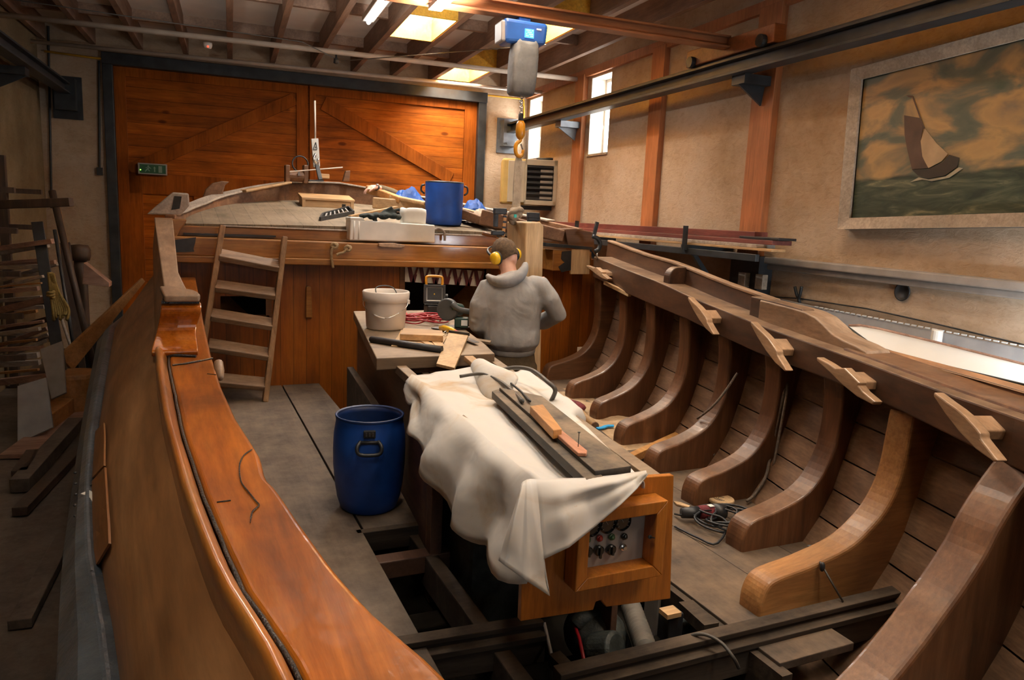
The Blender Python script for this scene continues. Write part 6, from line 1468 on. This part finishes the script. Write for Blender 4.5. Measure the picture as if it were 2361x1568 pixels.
for k, (a, b, w, mt, lab) in enumerate(sticks):
    bb = BR-.3+.13*(k % 5); p, q = rb(*a, bb), rb(*b, bb-.15)
    tag(MB().bar(p-EA*.15, q, w, w*.8).build('lumber_piece', M[mt], bevel=.004), lab, 'lumber', 'offcuts on the lumber rack')
rr = random.Random(11)
for k in range(16):
    y = 600+k*17+rr.uniform(-5, 5); x1_ = rr.uniform(84, 104); bb = 8.45+rr.uniform(-.25, .3); w = rr.uniform(.03, .075)
    p, q = rb(40, y+rr.uniform(4, 16), bb), rb(x1_, y, bb-.1)
    tag(MB().bar(p-EA*.2, q, w, w*rr.uniform(.5, .9)).build('lumber_piece', M[('lumber_red', 'lumber_grey', 'lumber_grey', 'lumber_orange')[k % 4]], bevel=.003), 'short weathered offcut end among the crowded layers low in the lumber rack', 'lumber', 'offcuts on the lumber rack')
for (a, b, w, mt, bb, lab) in (((86,512),(152,930),.10,'rubber',8.0,'broad black pole leaning against the lumber rack'),
 ((120,440),(205,800),.07,'lumber_dark',8.9,'tall dark brown pole leaning right of the lumber rack'),
 ((126,530),(178,850),.035,'iron',8.4,'shiny metal pipe leaning among the dark poles'),
 ((134,480),(196,770),.05,'lumber_orange',9.45,'orange-brown edged plank leaning behind the dark poles'),
 ((110,640),(160,790),.03,'lumber_grey',8.85,'thin light pole leaning lowest in front of the rack'),
 ((150,560),(180,800),.10,'lumber_dark',9.15,'wide dark plank leaning against the back wall at left')):
    p, q = rb(*a, bb+.4), rb(*b, bb); d = (q-p).normalized()
    if q.z > ZF: q = q+d*((q.z-ZF)/max(.1, -d.z))
    tag(MB().tube([p, q], w/2, 10).build('leaning_pole', M[mt], smooth=True) if w < .09 else MB().bar(p, q, w, .04, (0,-1,0)).build('leaning_pole', M[mt], bevel=.004), lab, 'pole', 'poles leaning by the lumber rack')
p = rb(184, 583, 9.95)
t = thing('wooden_post', 'dark wooden post with a rounded knob head near the left door edge', 'post', V((p.x, p.y, ZF)))
MB().tube([V((p.x, p.y, ZF)), p], .07, 12).build('shaft', M['lumber_dark'], t, smooth=True)
MB().lathe([(.001,-.1),(.10,-.09),(.115,-.03),(.115,.04),(.09,.09),(.001,.10)], p, 16).build('head', M['lumber_dark'], t, smooth=True)
# hank of rope on the rack
c = rb(118, 625, 8.0)
t = thing('rope_hank', 'hank of straw-coloured rope hanging from the lumber rack', 'rope', rb(128, 745, 8.0))
for k in range(7):
    x = 108+k*5; MB().tube(spl([rb(112+k, 628, 8.0+.01*k), rb(116+k*3, 670, 8.0), rb(x+14, 715, 7.98+.01*k), rb(x+16, 738-(k % 3)*6, 8.0), rb(x+20, 712, 8.02), rb(122+k*2, 672, 8.02), rb(116+k, 630, 8.0)], 5), .013, 7).build('strand', M['straw'], t, smooth=True)
MB().tube([rb(117+7*math.cos(q), 672+2*math.sin(q)+k*.6, 7.96-.04*math.sin(q)) for k, q in enumerate([j*.6 for j in range(24)])], .014, 7).build('binding', M['straw'], t, smooth=True)
def sheet(pts, b, db, mt, lab, nm='leaning_board', t_=.025):
    ps = [rb(x, y, b+(db if i < 2 else 0)) for i, (x, y) in enumerate(pts)]
    nn = (ps[1]-ps[0]).cross(ps[2]-ps[0]).normalized()*t_
    return tag(MB().prism(ps, nn if nn.y > 0 else -nn).build(nm, M[mt], bevel=.003), lab, 'board')
sheet([(92,805),(143,786),(152,905),(118,920)], 7.4, .25, 'greyboard', 'grey board leaning beside the stump, farther of two')
sheet([(40,890),(106,870),(122,985),(40,1022)], 7.0, .25, 'greypanel', 'pale grey board leaning at the left picture edge, nearer of two')
p, q = PZ(98,975,-.34), PZ(188,908,-.34)
tag(MB().bar(p-EZ*.02, q-EZ*.02, .16, .20).build('timber_baulk', M['lumber_orange'], bevel=.008), 'squared brown timber baulk lying on the floor left of the hull', 'timber')
for (a, b, w, h, mt, lab) in (((45,1120),(175,975),.12,.10,'ground','dark beam on the floor pointing along the hull, far one'),
    ((45,1180),(180,1040),.09,.06,'lumber_dark','thin dark beam lying on the floor next to the wale'),
    ((45,1440),(150,1240),.10,.05,'ground','dark plank on the floor nearest the camera at left'),
    ((45,1100),(78,1050),.10,.10,'lumber_dark','short dark block on the floor at the left picture edge'),
    ((45,1052),(190,940),.28,.04,'lumber_red','wide brown board on the floor behind the baulk')):
    p, q = PZ(*a, ZF+h/2+.01), PZ(*b, ZF+h/2+.01); tag(MB().bar(p, q, w, h).build('floor_timber', M[mt], bevel=.005), lab, 'timber')
p = rb(226, 690, 9.6)
tag(MB().rbox(p.dot(EA)-.25, p.dot(EA)+.22, 9.4, 9.9, ZF, .12).build('black_chest', M['rubber'], bevel=.01), 'black low chest on the floor before the left door edge', 'chest')
pts = [rb(*a, 9.6) for a in ((193,606),(252,652),(252,662),(190,655))]
tag(MB().prism(pts, EB*.2).build('wood_wedge_block', M['lumber_red'], bevel=.004), 'triangular brown wood piece resting on the black chest', 'wedge')
# supports under the boat
for Y in (1.5, 5.0): tag(MB().box((1.8, Y, -.41), (1.8, .2, .07)).build('keel_block', M['lumber_grey']), 'timber block carrying the boat, %s one' % ('after' if Y < 3 else 'forward'), 'block')
# ================================================================== PEOPLE
def person_back():
    base = V((2.23, 4.80, -.325))
    t = thing('person', 'person in grey hoodie with yellow ear defenders standing with back turned at bench', 'person', base)
    f = V((.34, .94, 0)).normalized(); r = V((f.y, -f.x, 0))
    def B(u, v, z): return V((2.225, 4.78, 0))+r*u+f*v+EZ*z
    def ring(c, a, b, tilt=0, n=20, e=1.0):
        return [c+r*(a*math.cos(q))+f*(b*math.sin(q)*e)+EZ*(tilt*math.sin(q)) for q in [2*math.pi*k/n for k in range(n)]]
    # ---- body: one skin, head bent forward over the work
    b = MB()
    b.loft([ring(B(u, v, z), a, d) for u, v, z, a, d in ((0,0,.50,.15,.11),(0,0,.62,.165,.115),(0,0,.72,.15,.105),(0,-.01,.86,.155,.11),(0,-.01,1.0,.175,.12),(0,0,1.1,.18,.11),(-.01,.01,1.17,.13,.085),(-.02,.02,1.21,.065,.06))])
    nk, hd = B(-.03,.015,1.18), B(-.065,.10,1.335)
    b.tube([nk, nk.lerp(hd,.4), hd], [.062,.058,.06], 14)
    hr = Matrix.Rotation(math.atan2(-f.x, f.y)+math.radians(34), 3, 'Z') @ Matrix.Rotation(math.radians(-34), 3, 'X') @ Matrix.Rotation(math.radians(-10), 3, 'Y')
    b.ell(hd, (.073,.095,.112), hr, 24, 16)
    b.ell(hd+hr @ V((0,.035,-.065)), (.055,.065,.06), hr, 16, 10)                      # jaw
    b.ell(hd+hr @ V((0,.103,-.018)), (.013,.018,.026), hr, 10, 8)                      # nose
    for s in (-1, 1):
        b.ell(hd+hr @ V((.076*s,.0,-.01)), (.012,.026,.034), hr, 10, 8)                # ears
        b.ell(hd+hr @ V((.03*s,.088,.022)), (.022,.012,.008), hr, 8, 6)                # brows
        b.ell(hd+hr @ V((.016*s,.088,-.066)), (.02,.012,.007), hr, 8, 6)               # lips
        leg = [B(.085*s,0,.58), B(.095*s,.01,.30), B(.10*s,.02,.10), B(.10*s,-.01,-.10), B(.105*s,-.03,-.27)]
        b.tube(leg, [.095,.078,.058,.055,.04], 14)
        b.tube([B(.105*s,-.06,-.285), B(.11*s,.04,-.29), B(.12*s,.16,-.30)], [.035,.042,.028], 10)
    arms = {-1: [B(-.185,.0,1.115), B(-.235,-.02,.98), B(-.235,.03,.82), B(-.16,.16,.75), B(-.08,.24,.76)], 1: [B(.185,.0,1.145), B(.255,-.03,1.04), B(.325,.0,.93), B(.24,.13,.85), B(.12,.22,.80)]}
    for s in (-1, 1):
        a = arms[s]; b.tube([B(.12*s,0,1.12)]+a, [.06,.06,.05,.045,.036,.027], 14)
        w = a[-1]; d = (a[-1]-a[-2]).normalized(); sd = d.cross(EZ).normalized(); up = sd.cross(d)
        b.tube([w, w+d*.04, w+d*.085], [(.026,.02),(.04,.018),(.038,.014)], 12)
        for k in range(4):
            o = w+d*.08+sd*(-.03+.02*k); L = (.068,.078,.074,.058)[k]
            b.tube([o, o+d*L*.4-up*.006, o+d*L*.75-up*.022, o+d*L*.9-up*.042], [.0095,.009,.0085,.007], 8)
        o = w+d*.03-sd*.035*(-s); b.tube([o, o+d*.03-sd*.02*(-s)-up*.012, o+d*.06-sd*.02*(-s)-up*.03], [.012,.011,.009], 8)
    b.build('body', M['skin'], t, smooth=True, remesh=.0065)
    # ---- eyes
    for s in (-1, 1): MB().ell(hd+hr @ V((.03*s,.088,.004)), (.011,.009,.009), hr, 10, 8).build('eye', M['plaswhite'], t, smooth=True)
    # ---- hair: short, longer on the crown
    h = MB(); h.ell(hd+hr @ V((0,-.004,.014)), (.081,.106,.112), hr, 40, 26)
    hv = []
    hair = h.build('hair', M['hair'], t, smooth=True)
    me = hair.data; bm = bmesh.new(); bm.from_mesh(me); ho = V(hair['_o'])
    dl = []
    for vtx in bm.verts:
        q = hr.transposed() @ (vtx.co+ho-hd)
        if q.z < -.058+.6*max(0, q.y+.03) or (q.y > .055 and q.z < .055): dl.append(vtx)
        else:
            nn = noise.noise((vtx.co)*70)*.006+noise.noise((vtx.co)*25)*.004; vtx.co += (hr @ q.normalized())*nn
    bmesh.ops.delete(bm, geom=dl, context='VERTS'); bm.to_mesh(me); bm.free()
    hair.modifiers.new('t', 'SOLIDIFY').thickness = .008
    # ---- hooded sweatshirt
    s = MB()
    s.loft([ring(B(u, v, z), a, d, tl) for u, v, z, a, d, tl in ((.0,.0,.665,.172,.122,.02),(.0,-.0,.685,.186,.145,.02),(.0,-.01,.715,.207,.168,.01),(.0,-.012,.76,.205,.162,0),(.0,-.012,.84,.198,.148,0),(0,-.012,.94,.205,.146,0),(0,-.008,1.03,.212,.142,0),(0,0,1.10,.20,.128,0),(-.005,.008,1.155,.165,.11,0),(-.015,.02,1.195,.10,.085,0))])
    s.tube([B(-.11,0,1.11), B(-.185,.0,1.095), B(-.238,-.025,.98), B(-.245,.02,.83), B(-.175,.14,.755), B(-.10,.225,.76)], [.075,.082,.075,.074,.062,.046], 16)
    s.tube([B(.11,0,1.13), B(.185,-.0,1.125), B(.26,-.035,1.03), B(.325,-.005,.93), B(.25,.12,.855), B(.14,.21,.81)], [.075,.082,.074,.074,.062,.046], 16)
    for (zz, uu, rr) in ((.90,-.275,.02),(.86,-.28,.018),(.96,.285,.02),(.99,.25,.018),(.915,.335,.016)): s.ell(B(uu,-.03,zz), (.03,.035,.012), None, 10, 6)
    hood = s.build('hoodie', M['hoodie'], t, smooth=True, remesh=.011)
    tx = bpy.data.textures.new('fold_noise', 'CLOUDS'); tx.noise_scale = .16; tx.noise_depth = 2
    md = hood.modifiers.new('folds', 'DISPLACE'); md.texture = tx; md.strength = .016; md.mid_level = .5; md.texture_coords = 'LOCAL'
    # long folds across the back and at the hem
    fm = MB()
    hd2 = MB()
    hc_ = B(-.045,-.075,1.19)
    hrr = Matrix.Rotation(math.atan2(-f.x, f.y), 3, 'Z') @ Matrix.Rotation(math.radians(-20), 3, 'Y') @ Matrix.Rotation(math.radians(25), 3, 'X')
    pts = []
    for k in range(15):
        q = math.pi*(1.02+.96*k/14); pts.append(hc_+hrr @ V((.135*math.cos(q), .075+.115*math.sin(q), .012*math.cos(2*q))))
    hd2.tube(pts, [(.022+.022*math.sin(math.pi*k/14), .036+.022*math.sin(math.pi*k/14)) for k in range(15)], 14)
    hd2.ell(hc_+hrr @ V((0,.0,-.02)), (.125,.05,.055), hrr, 20, 10)
    hd2.build('hood', M['hoodie'], t, smooth=True, remesh=.009)
    w_ = MB().loft([ring(B(0,-.002,z), a, d, .015) for z, a, d in ((.635,.166,.118),(.64,.174,.128),(.675,.18,.134),(.69,.174,.126))]); w_.build('waistband', M['hoodie'], t, smooth=True)
    # ---- trousers
    tr = MB()
    tr.loft([ring(B(0,0,z), a, d) for z, a, d in ((.45,.185,.135),(.52,.187,.138),(.60,.178,.128),(.665,.168,.118))])
    for sgn in (-1, 1): tr.tube([B(.09*sgn,0,.55), B(.10*sgn,.01,.30), B(.105*sgn,.02,.08), B(.105*sgn,.0,-.12), B(.11*sgn,-.02,-.27)], [.108,.098,.082,.078,.074], 16)
    tr.build('trousers', M['trousers'], t, smooth=True, remesh=.011)
    for sgn in (-1, 1):
        MB().box(B(.085*sgn,-.137,.50), (.11,.008,.12), Matrix.Rotation(-.35, 3, 'Z')).build('back_pocket', M['trousers'], t, bevel=.004)
        sh = MB(); sh.tube([B(.11*sgn,-.08,-.285), B(.112*sgn,.04,-.285), B(.125*sgn,.19,-.30)], [.045,.052,.034], 12); sh.build('shoe', M['rubber'], t, smooth=True)
    # ---- ear defenders
    for sgn in (-1, 1):
        c = hd+hr @ V((.088*sgn,.002,-.012)); ax = hr @ V((sgn,0,0))
        e = MB().lathe([(.001,.046),(.026,.044),(.040,.034),(.046,.018),(.047,.004)], c, 22, ax)
        e.build('ear_cup', M['yellow'], t, smooth=True)
        MB().lathe([(.047,-.012),(.05,-.004),(.05,.005),(.044,.006),(.030,-.010)], c, 22, ax).build('ear_cushion', M['rubber'], t, smooth=True)
    bd = [hd+hr @ V((.108*math.cos(q), .045*math.sin(q), .0+.150*math.sin(q))) for q in [math.pi*k/16 for k in range(17)]]
    bd = [hd+hr @ V((.115*math.cos(q), .085*math.sin(q), .118*math.sin(q))) for q in [math.pi*k/16 for k in range(17)]]
    MB().tube(bd, (.006, .010), 8).build('headband', M['rubber'], t, smooth=True)
    return t
person_back()

def person_bow():
    Y = 8.0
    sh = PY(940, 452, 8.25); t = thing('person', 'person crouching low behind the foredeck timbers, only brown-sleeved arm and hand with watch visible', 'person', V((sh.x, 8.3, sh.z-.75)))
    hd_ = PY(852, 434, Y); wr = PY(866, 431, Y); el = PY(905, 446, Y+.12)
    b = MB()
    b.tube([el, el.lerp(wr,.5), wr], [.042,.038,.028], 12)
    d = (hd_-wr).normalized(); sd = V((0,-1,0)); up = V((0,0,1))
    p = wr; b.tube([p, p+d*.04, p+d*.08+up*-.01], [(.028,.02),(.04,.02),(.038,.016)], 12)
    for k in range(4):
        o = p+d*.075+V((0,-.03+.02*k,-.008)); L = (.06,.072,.07,.056)[k]; b.tube([o, o+d*L*.4+up*.004, o+d*L*.7-up*.018, o+d*L*.8-up*.045], [.0095,.009,.009,.0075], 8)
    o = p+d*.03+V((0,-.035,-.005)); b.tube([o, o+d*.03+V((0,-.02,-.012)), o+d*.055+V((0,-.018,-.03))], [.012,.011,.009], 8)
    s = V((sh.x+.08, 8.35, sh.z-.09)); b.tube([el, s], [.045,.055], 12)
    b.loft([[V((s.x+.15+a*math.cos(q), 8.4+c*math.sin(q), z)) for q in [2*math.pi*k/14 for k in range(14)]] for z, a, c in ((s.z-.62,.18,.14),(s.z-.35,.19,.13),(s.z-.08,.2,.12),(s.z+.0,.1,.08))])
    b.ell(V((s.x+.22, 8.36, s.z-.10)), (.075,.095,.11), None, 18, 12)
    b.ell(V((s.x+.22, 8.26, s.z-.115)), (.013,.02,.025), None, 8, 6)
    b.build('body', M['skin'], t, smooth=True, remesh=.006)
    MB().tube([wr.lerp(el,.25), wr.lerp(el,.6), el, el.lerp(s,.5), s], [.043,.05,.055,.06,.068], 14).build('sleeve', M['sleeve'], t, smooth=True)
    MB().loft([[V((s.x+.15+a*math.cos(q), 8.4+c*math.sin(q), z)) for q in [2*math.pi*k/14 for k in range(14)]] for z, a, c in ((s.z-.6,.2,.16),(s.z-.35,.21,.15),(s.z-.08,.215,.14),(s.z+.02,.11,.09))]).build('jacket', M['sleeve'], t, smooth=True)
    MB().ell(V((s.x+.22, 8.37, s.z-.085)), (.08,.10,.105), None, 18, 12).build('cap', M['glove'], t, smooth=True)
    ax = (el-wr).normalized(); MB().lathe([(.033,-.01),(.036,-.008),(.036,.008),(.033,.01)], wr.lerp(el,.08), 16, ax).build('watch_strap', M['iron'], t, smooth=True)
    MB().lathe([(.017,0),(.017,.008),(.001,.009)], wr.lerp(el,.08)+V((0,-.012,.028)), 14, (0,-.35,1)).build('watch_case', M['chrome'], t, smooth=True)
person_bow()

# ================================================================== WORLD, VIEW
w = bpy.data.worlds.new('world'); SC.world = w; w.use_nodes = True
w.node_tree.nodes['Background'].inputs[0].default_value = (.8, .9, 1, 1); w.node_tree.nodes['Background'].inputs[1].default_value = .05
SC.view_settings.view_transform = 'Standard'; SC.view_settings.look = 'None'; SC.view_settings.gamma = 1; SC.view_settings.exposure = EXPO
SC.cycles.use_denoising = True; SC.cycles.use_adaptive_sampling = True; SC.cycles.adaptive_threshold = .02; SC.cycles.max_bounces = 6; SC.cycles.diffuse_bounces = 4; SC.cycles.glossy_bounces = 3; SC.cycles.transmission_bounces = 2
SC.cycles.sample_clamp_indirect = 4; SC.cycles.caustics_reflective = False; SC.cycles.caustics_refractive = False
for o in list(SC.objects):
    if '_o' in o: del o['_o']
